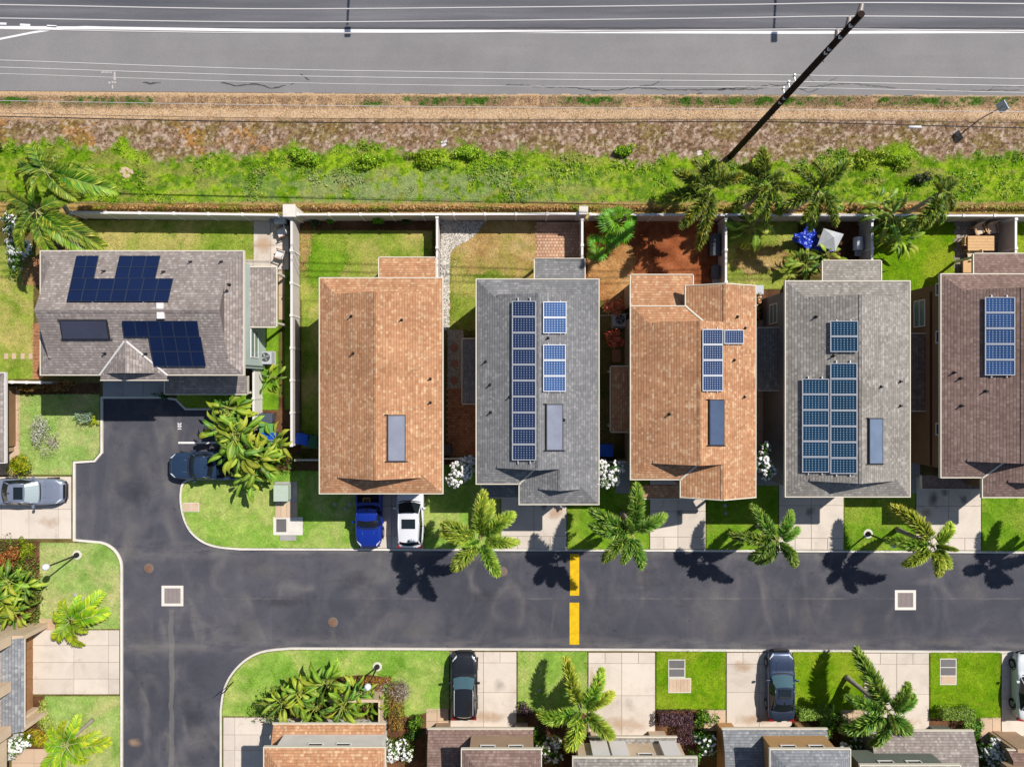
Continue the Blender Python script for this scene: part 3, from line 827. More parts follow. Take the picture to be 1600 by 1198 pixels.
# ------------------------------------------------------------------ the verge between highway and boundary wall
def pal(*cs): return np.array([A(*c) for c in cs])
def verge_color(px, py, jitter=True):
    """own colour of the vegetation / soil at a photo pixel"""
    x, y = px*S, py*S
    n1 = fbm(x*.8, y*.8); n2 = fbm(x*2.3+50, y*2.3+11); n3 = fbm(x*.3+7, y*.3+90)
    n4 = fbm(x*4.5+21, y*4.5+3, 3); n5 = fbm(x*.55+70, y*1.4, 3)
    straw = pal((214, 180, 142))[0]; brown = pal((168, 136, 108))[0]; pink = pal((190, 162, 140))[0]; dkb = pal((116, 90, 64))[0]
    green = pal((126, 166, 26))[0]; lime = pal((164, 196, 40))[0]; dk = pal((84, 120, 22))[0]; orange = pal((214, 156, 80))[0]; sage = pal((162, 176, 118))[0]
    n6_ = fbm(x*3.1+33, y*3.1+5, 3)
    C = np.zeros((len(px), 3)) + straw
    def lay(c, m):
        nonlocal C
        m = np.clip(m, 0, 1)[:, None]; C = C*(1-m) + c*m
    # green strip along the highway edge
    g0 = sstep(151, 155, py+5*(n2-.5))*(1-sstep(162, 171, py+8*(n2-.5)))
    lay(pal((84, 122, 40))[0], g0*sstep(.40, .52, fbm(px*.011+3, py*.02+px*.002, 5)+.09*sstep(300, 1000, px)+.3*(n4-.5)+.12*(n1-.5)))
    lay(brown, sstep(150, 154, py)*(1-sstep(168, 176, py))*sstep(.40, .58, n6_)*.75)
    lay(pal((226, 194, 158))[0], sstep(170, 175, py+4*(n2-.5))*(1-sstep(183, 190, py+5*(n2-.5)))*.85)
    # brown dried weeds
    wd = sstep(184, 194, py+6*(n2-.5))
    lay(brown, wd)
    n6 = fbm(x*3.6+13, y*3.6+60, 3)
    lay(pink, wd*sstep(.46, .6, n6)*.85)
    lay(orange*.9, wd*sstep(.52, .64, n1)*(1-sstep(300, 760, px))*.75)
    lay(pal((150, 134, 60))[0], wd*sstep(.5, .62, n5)*.55)
    lay(dkb, wd*sstep(.52, .62, fbm(x*7+21, y*7+3, 2))*.8)
    lay(pal((226, 204, 184))[0], wd*sstep(.62, .7, fbm(x*5+9, y*5+40, 2))*.7)
    # green band with an uneven upper edge
    edge = 246 + 62*(fbm(px*.02+5, px*0+2.2, 5)-.5) - 14*np.exp(-((px-560)/130)**2) - 8*np.exp(-((px-1380)/120)**2) - 20*np.exp(-((px-90)/120)**2)
    gm = sstep(-9, 8, py - edge + 26*(n2-.5) + 14*(n4-.5))
    lay(green, gm)
    lay(lime, gm*sstep(.48, .6, n1)*.9); lay(dk, gm*sstep(.52, .64, n4)*.7); lay(dk, gm*sstep(.56, .68, n2)*.5)
    lay(pal((184, 196, 72))[0], gm*sstep(.55, .66, fbm(x*3+5, y*3+80, 3))*.6)
    lay(pal((176, 160, 96))[0], gm*sstep(.58, .7, n5)*.45)
    lay(sage, gm*np.exp(-((px-640)/240)**2)*sstep(256, 285, py)*sstep(.36, .52, n2)*.8)
    # worn strip and clipped dry hedge by the wall
    lay(pal((186, 156, 108))[0], sstep(314, 321, py+9*(n2-.5)))
    hd = sstep(318, 322, py)
    lay(pal((182, 150, 86))[0], hd); lay(pal((206, 174, 104))[0], hd*sstep(.5, .6, n2)); lay(pal((136, 128, 44))[0], hd*sstep(.5, .6, n1)*.8)
    return C
nx_, ny_ = 1300, 140
PX, PY = np.meshgrid(np.linspace(-420, 2020, nx_), np.linspace(140, 343, ny_))
px, py = PX.ravel(), PY.ravel()
hz = .135 + .05*fbm(px*.05, py*.05) + .03*sstep(160, 200, py)
edge_y = 146.5 + (px/1600)*5 + 5*(fbm(px*.06, px*0+.5, 4)-.5)
hz = np.where(py < edge_y, .09, hz)
V = np.stack([(px-800)*S, (599-py)*S, hz], 1)
idx = np.arange(nx_*ny_).reshape(ny_, nx_)
F = np.stack([idx[1:, :-1], idx[1:, 1:], idx[:-1, 1:], idx[:-1, :-1]], -1).reshape(-1, 4)
tv = NT('verge_soil', .95, .08)
ac = tv.node('ShaderNodeAttribute', attribute_name='Col').outputs['Color']
gn = tv.noise(tv.pos(), 7, 4, .75)
tv.col(tv.mix(1.0, ac, tv.ramp(gn, [(.25, .6), (.75, 1.3)]), 'MULTIPLY')); tv.bump(gn, .9, .08)
vg = np_mesh('verge', V, F, tv.m, col=verge_color(px, py), smooth=True); vg['kind'] = 'structure'

def blades(px, py, z, h, w, col, lean=.6):
    """grass blades / weed leaves: one thin triangle pair each, arrays in pixels and metres"""
    n = len(px)
    bx, by = (px-800)*S, (599-py)*S
    a = rng.uniform(0, 6.283, n); l = rng.uniform(.2, 1, n)*lean
    dx, dy = np.cos(a), np.sin(a)
    tip = np.stack([bx+dx*h*l, by+dy*h*l, z+h*np.sqrt(np.maximum(.1, 1-l*l*.6))], 1)
    b0 = np.stack([bx-dy*w*.5, by+dx*w*.5, z-.01+0*bx], 1); b1 = np.stack([bx+dy*w*.5, by-dx*w*.5, z-.01+0*bx], 1)
    V = np.stack([b0, b1, tip], 1).reshape(-1, 3)
    F = np.arange(n*3).reshape(-1, 3)
    return V, F, np.repeat(col, 3, 0)
def leafcloud(c, nrm, size, col, asp=.55, bend=.25, tilt=.8):
    """diamond leaves: centres (n,3), outward normals (n,3), size (n,), colour (n,3)"""
    n = len(c)
    t = rng.normal(size=(n, 3)); nr = nrm + rng.normal(size=(n, 3))*tilt*.5
    nr /= np.linalg.norm(nr, axis=1)[:, None]+1e-9
    u = np.cross(nr, t); u /= np.linalg.norm(u, axis=1)[:, None]+1e-9
    v = np.cross(nr, u)
    s = size[:, None]
    p0 = c - u*s*.5; p2 = c + u*s*.5 - nr*s*bend*.4
    p1 = c + v*s*asp*.5 + nr*s*.06; p3 = c - v*s*asp*.5 + nr*s*.06
    V = np.stack([p0, p1, p2, p3], 1).reshape(-1, 3)
    F = np.arange(n*4).reshape(-1, 4)
    return V, F, np.repeat(col, 4, 0)

# dry grass and weeds on the verge
n = 210000
px = rng.uniform(-60, 1660, n); py = rng.uniform(147, 320, n)
k = py > 149 + px/1600*4 + 3*(vnoise(px*.09, px*0)-.5); px, py = px[k], py[k]
C = verge_color(px, py)*rng.uniform(.62, 1.5, (len(px), 1))*(1+rng.normal(size=(len(px), 3))*.05)
gmask = C[:, 1] > C[:, 0]*1.05
h = np.where(gmask, rng.uniform(.06, .17, len(px)), rng.uniform(.05, .16, len(px)))*(.5+.9*fbm(px*.12, py*.12, 3))
V, F, CC = blades(px, py, .15, h, rng.uniform(.025, .055, len(px)), C, .95)
tag(np_mesh('verge_grass', V, F, M['blade'], col=CC), 'dry straw, brown weeds and green grass on the roadside verge', 'grass', kind='stuff')
# broad-leaved ground cover in the green band
n = 70000
px = rng.uniform(-60, 1660, n); py = rng.uniform(205, 322, n)
C = verge_color(px, py)
k = (C[:, 1] > C[:, 0]*1.12) & (fbm(px*.03, py*.03+9) + .10*np.exp(-((px-560)/200)**2) + .06*sstep(1050, 1250, px) > .44 + .2*rng.random(n))
px, py, C = px[k], py[k], C[k]
C = C*rng.uniform(.6, 1.45, (len(px), 1))
z = .15 + rng.random(len(px))**.7*.2*sstep(.42, .62, fbm(px*.035+4, py*.035)) 
c = np.stack([(px-800)*S, (599-py)*S, z], 1)
V, F, CC = leafcloud(c, np.tile([0, 0, 1.0], (len(px), 1)), rng.uniform(.07, .17, len(px)), C, .7)
tag(np_mesh('ground_cover', V, F, M['leaf'], col=CC), 'lush broad-leaved green ground cover between dry weeds and the wall', 'ground cover', kind='stuff')
# lawns: short blades
Vs, Fs, Cs, off = [], [], [], 0
for kind, poly, z in LAWNS:
    X = [p[0] for p in poly]; Y = [p[1] for p in poly]
    x0, x1, y0, y1 = max(min(X), -38), min(max(X), 38), max(min(Y), -28), max(Y)
    if x1 <= x0 or y1 <= y0: continue
    n = int((x1-x0)*(y1-y0)*340)
    x = rng.uniform(x0, x1, n); y = rng.uniform(y0, y1, n)
    k = inpoly(x, y, poly); x, y = x[k], y[k]
    for i in range(len(poly)):
        a_, b_ = np.array(poly[i]), np.array(poly[(i+1) % len(poly)]); L_ = np.linalg.norm(b_-a_)
        if L_ < 1e-3: continue
        m_ = int(min(L_, 14)*(70 if z < ZB+.03 else 260)); tt = rng.random(m_); nn_ = np.array([-(b_-a_)[1], (b_-a_)[0]])/L_
        o_ = rng.normal(size=m_)*(.045 if z < ZB+.03 else .28)*(.3+1.4*vnoise(tt*L_*1.3, tt*0+i))
        x = np.concatenate([x, a_[0]+(b_-a_)[0]*tt+nn_[0]*o_]); y = np.concatenate([y, a_[1]+(b_-a_)[1]*tt+nn_[1]*o_])
    P4 = pal(*LAWN[kind])
    t = fbm(x*.9, y*.9); q = fbm(x*.45+40, y*.45)
    c = P4[0]*(1-sstep(.36, .5, t))[:, None] + P4[1]*sstep(.36, .5, t)[:, None]
    c = c*(1-sstep(.5, .66, t))[:, None] + P4[2]*sstep(.5, .66, t)[:, None]
    m = (sstep(.46, .6, q)*.8)[:, None]; c = c*(1-m)+P4[3]*m
    c = c*rng.uniform(.55, 1.5, (len(x), 1))*(.8+.4*fbm(x*2.6, y*2.6, 3))[:, None]
    V, F, CC = blades(x/S+800, 599-y/S, z, rng.uniform(.03, .065, len(x)), rng.uniform(.02, .04, len(x)), c, .9)
    Vs.append(V); Fs.append(F+off); Cs.append(CC); off += len(V)
tag(np_mesh('lawn_grass', np.concatenate(Vs), np.concatenate(Fs), M['blade'], col=np.concatenate(Cs)), 'short mown grass blades covering the front and back lawns', 'grass', kind='stuff')

# clipped hedge strip outside the wall
n = 16000
px = rng.uniform(128, 1640, n); py = 327.5+rng.normal(size=n)*2.2
k = (py > 317.5) & (py < 333); px, py = px[k], py[k]
z = .15 + .42*np.exp(-((py-326.5)/4.2)**2)*rng.uniform(.35, 1, len(px))
C = np.where((rng.random(len(px)) < .45)[:, None], pal((214, 166, 92)), np.where((rng.random(len(px)) < .55)[:, None], pal((158, 150, 66)), pal((230, 200, 130))))
C = np.where((fbm(px*.02, py*.02+3) > .56)[:, None] & (rng.random(len(px)) < .6)[:, None], pal((146, 162, 40)), C)*rng.uniform(.65, 1.3, (len(px), 1))
c = np.stack([(px-800)*S, (599-py)*S, z], 1)
V, F, CC = leafcloud(c, np.tile([0, -.2, 1.0], (len(px), 1)), rng.uniform(.09, .18, len(px)), C, .75)
tag(np_mesh('dry_hedge', V, F, M['leaf'], col=CC), 'low orange and olive hedge running along the outside of the boundary wall', 'hedge', kind='stuff')

# ------------------------------------------------------------------ shrubs
M['bark'] = simple('bark', A(120, 100, 84), .9, .1, .25, 8, bump=.5)
M['trunk'] = simple('palm_trunk', A(176, 164, 152), .85, .15, .22, 5, bump=.4)
M['blossom'] = simple('white_blossom', A(252, 250, 246), .6, .2, .04)
def shrub(name, label, cat, px, py, rx, ry, h, cols, n, leaf, group=None, blossoms=0, lobes=9, z0=ZB, seed=0, asp=.55, shape='ball', tilt=.8, bsize=.1, lift=0):
    r = np.random.default_rng(abs(hash((round(px), round(py)))) % 99999 + seed)
    base = P(px, py); x0, y0 = base.x, base.y
    rx, ry = rx*S, ry*S
    root = thing(name, label, cat, (x0, y0, z0), group)
    m = n
    if shape == 'box':
        c = np.stack([r.uniform(-1, 1, m), r.uniform(-1, 1, m), r.random(m)], 1)
        s = r.integers(0, 3, m)
        nr = np.zeros((m, 3))
        top = r.random(m) < .6
        c[top, 2] = r.uniform(.86, 1.04, top.sum()); nr[top] = (0, 0, 1)
        sd = ~top; ax = r.integers(0, 2, m); sg = np.sign(r.uniform(-1, 1, m))
        for a in (0, 1):
            q = sd & (ax == a); c[q, a] = sg[q]*r.uniform(.85, 1.02, q.sum()); nr[q, a] = sg[q]
        c = c*np.array([rx, ry, h])
    else:
        lc = r.normal(size=(lobes, 3))*np.array([.42, .42, .2]) + np.array([0, 0, .55]); lr = r.uniform(.38, .6, lobes)
        li = r.integers(0, lobes, m)
        d = r.normal(size=(m, 3)); d[:, 2] = np.where(r.random(m) < .7, np.abs(d[:, 2]), d[:, 2]); d /= np.linalg.norm(d, axis=1)[:, None]
        c = lc[li] + d*(lr[li]*r.uniform(.55, 1.05, m))[:, None]
        c[:, 2] = np.clip(c[:, 2], .03, 1.1); nr = d
        c = c*np.array([rx, ry, h])
    P_ = pal(*cols); C = P_[r.integers(0, len(P_), m)]*r.uniform(.6, 1.25, (m, 1))
    c = c + np.array([x0, y0, z0+lift])
    V, F, CC = leafcloud(c, nr, r.uniform(.7, 1.3, m)*leaf, C, asp, tilt=tilt)
    np_mesh('foliage', V, F, M['leaf'], root, CC)
    mb = MB()
    for k in range(5):
        a = k*1.256+r.uniform(-.3, .3)
        mb.tube([(x0, y0, z0-.02), (x0+math.cos(a)*rx*(.3 if not lift else .08), y0+math.sin(a)*ry*(.3 if not lift else .08), z0+lift+h*.3), (x0+math.cos(a)*rx*.6, y0+math.sin(a)*ry*.6, z0+lift+h*.75)], [.03+.02*(lift > 0), .025, .008], 5)
    mb.build('stem', M['bark'], root)
    if blossoms:
        mb2 = MB()
        up = c[(nr[:, 2] > -.1)]
        for i in r.choice(len(up), min(blossoms, len(up)), replace=False):
            p = Vector(up[i]) + Vector((0, 0, .05))
            d = (p - Vector((x0, y0, z0+h*.3))).normalized()
            for k in range(3):
                q = p + Vector(r.normal(size=3))*bsize*.45
                u = d.orthogonal().normalized(); v = d.cross(u)
                a0 = r.uniform(0, 6)
                ring = [q + (u*math.cos(a0+j*1.2566)+v*math.sin(a0+j*1.2566))*bsize*r.uniform(.75, 1.1) - d*.01 for j in range(5)]
                for j in range(5): mb2.poly([q+d*.03, ring[j], (ring[j]+ring[(j+1)%5])/2*.55+q*.45, ][:3] if False else [q+d*.025, ring[j], ring[(j+1)%5]])
        b = mb2.build('blossoms', M['blossom'], root); b['kind'] = 'stuff'
    return root
GR = [(60, 110, 20), (90, 140, 24), (120, 166, 40), (48, 84, 18)]
def flowerbush(px, py, r, h, label, n=60, ry=None, lift=0):
    shrub('flowering_bush', label, 'bush', px, py, r, ry or r, h, GR, 1700, .13, 'white flowering bushes', n*2, bsize=.088, lift=lift)
flowerbush(722, 722, 24, 1.6, 'round white flowering bush between the orange roof and the grey house front', 130, None, 2.2)
flowerbush(934, 724, 20, 1.5, 'white flowering bush by the gate left of the second orange-roofed house', 100, None, 2.9)
flowerbush(1158, 719, 16, 1.5, 'narrow white flowering bush between the second orange roof and the grey-brown house', 90, 22, 2.9)
flowerbush(628, 1160, 26, 1.6, 'dome-shaped white flowering bush at the bottom edge right of the small orange roof', 75)
flowerbush(862, 1158, 22, 1.5, 'white flowering bush under the big palm by the brown-roofed house at the bottom', 40)
flowerbush(1094, 1152, 22, 1.6, 'mostly green flowering bush behind the purple hedge', 22)
flowerbush(1308, 1168, 24, 1.6, 'white flowering bush at the bottom beside the slate-roofed house', 70)
flowerbush(1538, 1164, 26, 1.7, 'white flowering bush at the lower right corner near the tan wall', 110)
flowerbush(52, 388, 24, 1.4, 'white flowering bush under the two palms at upper left', 100)
flowerbush(38, 352, 18, 1.2, 'white flowering bush on the left edge below the upper palms', 60)
flowerbush(40, 1148, 22, 1.3, 'white flowering bush by the tan house at lower left', 80)
shrub('silver_shrub', 'silvery grey spreading shrub on the left lawn', 'shrub', 70, 672, 22, 26, .8, [(232, 230, 216), (206, 204, 186), (250, 248, 240), (180, 184, 150)], 900, .14, asp=.25, tilt=1.6)
shrub('silver_shrub', 'bare grey branching shrub lying right of the silvery one', 'shrub', 88, 690, 20, 16, .6, [(212, 200, 182), (184, 172, 152), (226, 218, 202)], 600, .16, asp=.18, tilt=1.8)
shrub('yellow_shrub', 'lime-yellow rounded shrub beside the silver sedan', 'shrub', 40, 722, 20, 20, .8, [(150, 170, 10), (178, 190, 20), (110, 140, 14), (190, 170, 30)], 1500, .14)
shrub('spiky_plant', 'small grey-green spiky plant on the edge of the shaded lawn', 'plant', 138, 651, 14, 12, .6, [(150, 172, 140), (110, 138, 96), (180, 196, 170)], 260, .4, asp=.12, tilt=1.6)
shrub('yellow_shrub', 'tiny yellow-green shrub by the kerb of the left lawn', 'shrub', 149, 659, 8, 6, .3, [(170, 186, 20), (190, 196, 40)], 300, .12)
shrub('croton_hedge', 'sunlit tip of the ochre hedge below the white fence on the left', 'hedge', 54, 605, 14, 8, .7, [(206, 168, 90), (176, 130, 60), (150, 140, 60)], 700, .15)
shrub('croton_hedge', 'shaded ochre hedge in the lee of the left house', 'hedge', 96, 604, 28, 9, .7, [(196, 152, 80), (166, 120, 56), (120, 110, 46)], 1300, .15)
shrub('red_croton', 'red-leaved croton by the rope line left of the second orange roof', 'shrub', 955, 484, 15, 14, 1.3, [(255, 130, 80), (255, 160, 110), (246, 84, 56), (255, 190, 130)], 900, .2, asp=.3, tilt=.9, lift=1.3)
shrub('red_croton', 'red-leaved croton just below the air conditioner', 'shrub', 954, 532, 14, 14, 1.3, [(255, 130, 80), (255, 160, 110), (246, 84, 56), (255, 190, 130)], 900, .2, asp=.3, tilt=.9, lift=1.3)
shrub('orange_croton', 'orange and white leafed shrub at the upper right corner of the second orange roof', 'shrub', 1172, 480, 10, 30, .9, [(216, 140, 30), (236, 190, 60), (200, 90, 20), (240, 236, 220), (90, 110, 30)], 900, .2)
shrub('purple_hedge', 'clipped dark purple hedge at the end of the bottom middle lawn', 'hedge', 1052, 1114, 26, 9, .9, [(92, 60, 66), (120, 84, 90), (70, 44, 50), (140, 108, 110)], 1500, .12, shape='box')
shrub('purple_hedge', 'dark purple hedge arm running down to the bottom edge', 'hedge', 1066, 1134, 12, 18, .9, [(92, 60, 66), (120, 84, 90), (70, 44, 50)], 900, .12, shape='box')
for x, lab in ((1262, 'green clipped hedge beside the blue-grey sedan'), (1482, 'green clipped hedge at the foot of the rightmost bottom lawn')):
    shrub('green_hedge', lab, 'hedge', x, 1106, 22, 9, .9, [(120, 166, 50), (150, 190, 70), (176, 208, 96), (96, 134, 40)], 1700, .11, shape='box')
    shrub('green_hedge', lab.replace('hedge', 'hedge arm', 1) + ', turning down', 'hedge', x+20, 1120, 9, 22, .9, [(120, 166, 50), (150, 190, 70), (176, 208, 96), (96, 134, 40)], 1300, .11, shape='box')
for x, y, lab in ((1096, 1112, 'glossy green shrub between purple hedge and path'), (1294, 1118, 'yellow-tipped green shrub at the right end of the bottom hedge'), (1512, 1130, 'dark glossy shrub right of the rightmost bottom hedge'), (650, 1118, 'bright green bush beside the black car driveway path')):
    shrub('green_shrub', lab, 'shrub', x, y, 15, 17, .9, [(70, 120, 20), (110, 160, 30), (150, 186, 50), (50, 84, 20)], 900, .18, asp=.35)
shrub('green_shrub', 'dark shaded shrub left of the bottom brown roof', 'shrub', 650, 1142, 14, 10, .7, [(50, 90, 20), (70, 110, 24)], 700, .14)
shrub('purple_shrub', 'dark purple shrub at the right rear of the black car driveway', 'shrub', 820, 1106, 16, 12, .7, [(92, 70, 72), (70, 54, 56), (120, 98, 96)], 900, .12)
shrub('green_shrub', 'dark green shrub beneath the bottom palm', 'shrub', 838, 1140, 18, 20, .8, [(40, 76, 14), (70, 110, 24), (100, 136, 40)], 900, .16)
shrub('brown_hedge', 'brown-leaved hedge beside the courtyard of the small orange roof', 'hedge', 622, 1098, 11, 34, .8, [(130, 96, 50), (160, 124, 70), (100, 76, 40), (184, 150, 40)], 1600, .13, shape='box')
shrub('dead_shrub', 'pale dried-out shrub above the brown hedge', 'shrub', 626, 1068, 26, 24, 1.0, [(206, 194, 176), (180, 166, 148), (222, 214, 200), (160, 140, 110)], 1400, .17, asp=.2, tilt=1.8)
shrub('red_hedge', 'reddish border hedge below the lamp in the corner garden', 'hedge', 590, 1058, 22, 5, .5, [(150, 84, 60), (180, 120, 60), (190, 160, 30)], 700, .11, shape='box')
shrub('spiky_plant', 'spiky yellow-green screw pine at the left end of the corner garden', 'plant', 430, 1096, 24, 18, 1.1, [(110, 140, 40), (150, 170, 60), (60, 100, 30), (186, 190, 90)], 420, .55, asp=.1, tilt=1.6)
shrub('croton_bush', 'reddish brown croton at the left edge above the lower lamp', 'shrub', 28, 868, 20, 20, .9, [(190, 104, 56), (214, 140, 80), (150, 70, 44), (110, 120, 40)], 1400, .14)
shrub('ground_plants', 'low green plants filling the bed below the left street lamp', 'plant', 30, 905, 38, 52, .5, [(100, 140, 40), (130, 160, 50), (80, 110, 34), (150, 120, 60)], 3600, .15, lobes=24)
shrub('ground_plants', 'low green plants filling the corner garden bed', 'plant', 505, 1086, 92, 30, .5, [(90, 130, 36), (120, 156, 50), (70, 104, 30), (140, 90, 60)], 4200, .15, lobes=30)
shrub('ground_plants', 'low plants under the big leaves beside the bins', 'plant', 420, 715, 44, 24, .5, [(80, 120, 30), (110, 140, 40), (120, 84, 50)], 2400, .15, lobes=20)
shrub('yellow_shrub', 'yellow-green low bush right of the reddish croton', 'shrub', 46, 864, 14, 16, .4, [(150, 170, 20), (180, 190, 40), (120, 150, 24)], 900, .12)
shrub('gold_hedge', 'pale green and gold low hedge along the tan house at lower left', 'hedge', 72, 1112, 16, 20, .45, [(186, 204, 90), (206, 214, 120), (160, 180, 60)], 1400, .11)
shrub('gold_hedge', 'lime hedge continuing below the pale green one at lower left', 'hedge', 66, 1148, 24, 16, .5, [(176, 190, 10), (196, 200, 30), (150, 170, 10), (210, 150, 60)], 1400, .12)
shrub('green_shrub', 'bright green shrub by the back wall behind the first orange roof', 'shrub', 593, 345, 12, 9, .9, [(110, 190, 10), (80, 160, 20), (140, 206, 30)], 700, .14)
shrub('green_shrub', 'small round green shrub in the soil bed left of the bright one', 'shrub', 518, 346, 7, 5, .5, [(110, 180, 10), (90, 150, 20)], 300, .12)
shrub('green_shrub', 'dark small shrub in the soil bed right of the bright one', 'shrub', 634, 348, 9, 5, .4, [(60, 110, 40), (40, 84, 30)], 350, .12)
shrub('green_shrub', 'greyish small shrub at the left end of the soil bed', 'shrub', 492, 350, 8, 7, .4, [(96, 120, 70), (70, 96, 50)], 300, .14)
shrub('green_shrub', 'low green plants by the front porch of the left house', 'shrub', 262, 618, 12, 5, .4, [(40, 100, 14), (60, 120, 20)], 400, .12)
for x, y, rx, ry, lab in ((575, 254, 18, 11, 'big lime bush standing out of the verge weeds in the middle'), (480, 246, 18, 12, 'lime bush in the verge left of the biggest one'), (668, 250, 24, 12, 'broad lime bush in the verge right of the biggest one'), (1340, 250, 26, 11, 'yellow-green bush on the verge above the blue tarp'), (1400, 254, 22, 10, 'yellow-green bush on the verge right of its twin'), (1188, 262, 14, 12, 'fresh green bush behind the second wall palm'), (735, 240, 16, 9, 'sparse lime bush at the right end of the verge bushes'), (975, 240, 14, 8, 'small sparse bush at the edge of the brown weeds')):
    shrub('verge_bush', lab, 'bush', x, y, rx*1.15, ry*1.1, .5, [(146, 190, 24), (176, 210, 40), (116, 160, 24), (190, 206, 60)], 1100, .17, z0=.15, lobes=14)
shrub('dark_bush', 'dark bush hiding a stump on the verge', 'bush', 1432, 282, 14, 10, .6, [(30, 60, 14), (60, 96, 20), (110, 100, 90)], 700, .15, z0=.15)
shrub('verge_bush', 'half-seen bush at the left edge of the verge', 'bush', -2, 238, 12, 10, .9, [(70, 40, 20), (110, 60, 30), (60, 110, 20)], 700, .15, z0=.15)

# ------------------------------------------------------------------ palms
def frond_np(L, rise, droop, width, nst, per, plume, cols, seed, wleaf=.035):
    r = np.random.default_rng(seed)
    t = np.linspace(.14, 1, nst).repeat(per)
    t = np.clip(t + r.normal(size=len(t))*.008, .1, 1)
    n = len(t)
    def rach(t):
        x = L*(t - .10*t**3); z = rise*t - droop*t**2.2; y = .08*L*np.sin(t*2.2)*math.cos(seed)
        return np.stack([x, y, z], 1)
    p = rach(t); d = rach(np.minimum(t+.02, 1.02)) - rach(t-.02); d /= np.linalg.norm(d, axis=1)[:, None]
    up = np.array([0, 0, 1.0]); side = np.cross(d, up); side /= np.linalg.norm(side, axis=1)[:, None]; nn = np.cross(side, d)
    if plume: ang = r.uniform(0, 2*math.pi, n)
    else: ang = np.where(r.random(n) < .5, 0, math.pi) + r.normal(size=n)*.22 + .25*np.where(r.random(n) < .5, 1, 1)
    if not plume: ang = np.where(np.cos(ang) > 0, .35, math.pi-.35) + r.normal(size=n)*.12
    rad = side*np.cos(ang)[:, None] + nn*np.sin(ang)[:, None]
    fwd = (.35 + .45*t) if plume else (.55 + .5*t)
    dirv = rad + d*fwd[:, None]; dirv /= np.linalg.norm(dirv, axis=1)[:, None]
    ll = width*(np.sin(np.clip(t*.78+.16, 0, 1)*math.pi)**.5)*r.uniform(.75, 1.12, n)
    wv = np.cross(dirv, nn + .3*r.normal(size=(n, 3))); wv /= np.linalg.norm(wv, axis=1)[:, None]
    w = wleaf*r.uniform(.7, 1.2, n)
    mid = p + dirv*(ll*.5)[:, None]
    tip = p + dirv*ll[:, None] + up*(-.12*ll)[:, None]
    V = np.stack([p, mid + wv*w[:, None], tip, mid - wv*w[:, None]], 1).reshape(-1, 3)
    F = np.arange(n*4).reshape(-1, 4)
    c0, c1, c2 = pal(*cols)
    m = np.clip(t*1.1-.1 + r.normal(size=n)*.15, 0, 1)[:, None]
    c = (c0*(1-m)+c1*m)*r.uniform(.65, 1.2, (n, 1))
    yt = (r.random(n) < .30*t)[:, None]; c = np.where(yt, c2*r.uniform(.8, 1.1, (n, 1)), c)
    CC = np.repeat(c, 4, 0).reshape(n, 4, 3); CC[:, 2] = CC[:, 2]*.6 + c2*.45; CC = CC.reshape(-1, 3)
    # rachis as a thin 3-sided rod
    ts = np.linspace(0, .97, 10); q = rach(ts); rr = np.linspace(.035, .008, 10)
    base = len(V); RV, RF = [], []
    for i in range(10):
        for a in range(3):
            RV.append(q[i] + np.array([0, math.cos(a*2.09)*rr[i], math.sin(a*2.09)*rr[i]]))
    for i in range(9):
        for a in range(3):
            b = (a+1) % 3; RF.append((base+i*3+a, base+i*3+b, base+i*3+3+b, base+i*3+3+a))
    V = np.concatenate([V, np.array(RV)]); F = np.concatenate([F, np.array(RF)])
    CC = np.concatenate([CC, np.tile(pal((196, 196, 120))[0], (30, 1))])
    return V, F, CC
def mesh_only(name, V, F, C, mat):
    o = np_mesh(name, V, F, mat, col=C); me = o.data; bpy.data.objects.remove(o); return me
PC = [(96, 146, 34), (172, 204, 52), (244, 236, 96)]
PD = [(74, 138, 36), (140, 188, 46), (220, 224, 90)]
FOX = [mesh_only('foxtail_frond', *frond_np(2.35, 1.05-.2*i, 1.25+.12*i, .52, 96, 8, True, PC if i % 2 else PD, i), M['frond']) for i in range(5)]
PG = [(54, 116, 34), (104, 158, 42), (180, 196, 80)]
PK = [(40, 92, 24), (92, 140, 34), (196, 192, 60)]
FOXG = [mesh_only('foxtail_frond', *frond_np(2.35, .95-.2*i, 1.25+.14*i, .50, 90, 8, True, PG, i+60), M['frond']) for i in range(4)]
FOXD = [mesh_only('foxtail_frond', *frond_np(2.4, 1.1-.3*i, 1.2+.22*i, .46, 78, 6, True, PK, i+70, .032), M['frond']) for i in range(4)]
DEAD = mesh_only('dead_frond', *frond_np(1.9, -.2, 1.4, .34, 60, 4, True, [(120, 84, 48), (156, 116, 70), (186, 150, 100)], 90), M['frond'])
FLAT = [mesh_only('feather_frond', *frond_np(1.55, .8-.12*i, .95, .42, 44, 4, False, [(84, 146, 20), (150, 196, 34), (220, 220, 50)], i+20, .034), M['frond']) for i in range(4)]
BIGF = [mesh_only('long_frond', *frond_np(2.7, 1.2-.25*i, 1.5+.2*i, .62, 90, 7, False, [(60, 116, 28), (120, 164, 36), (196, 200, 66)], i+40, .036), M['frond']) for i in range(4)]
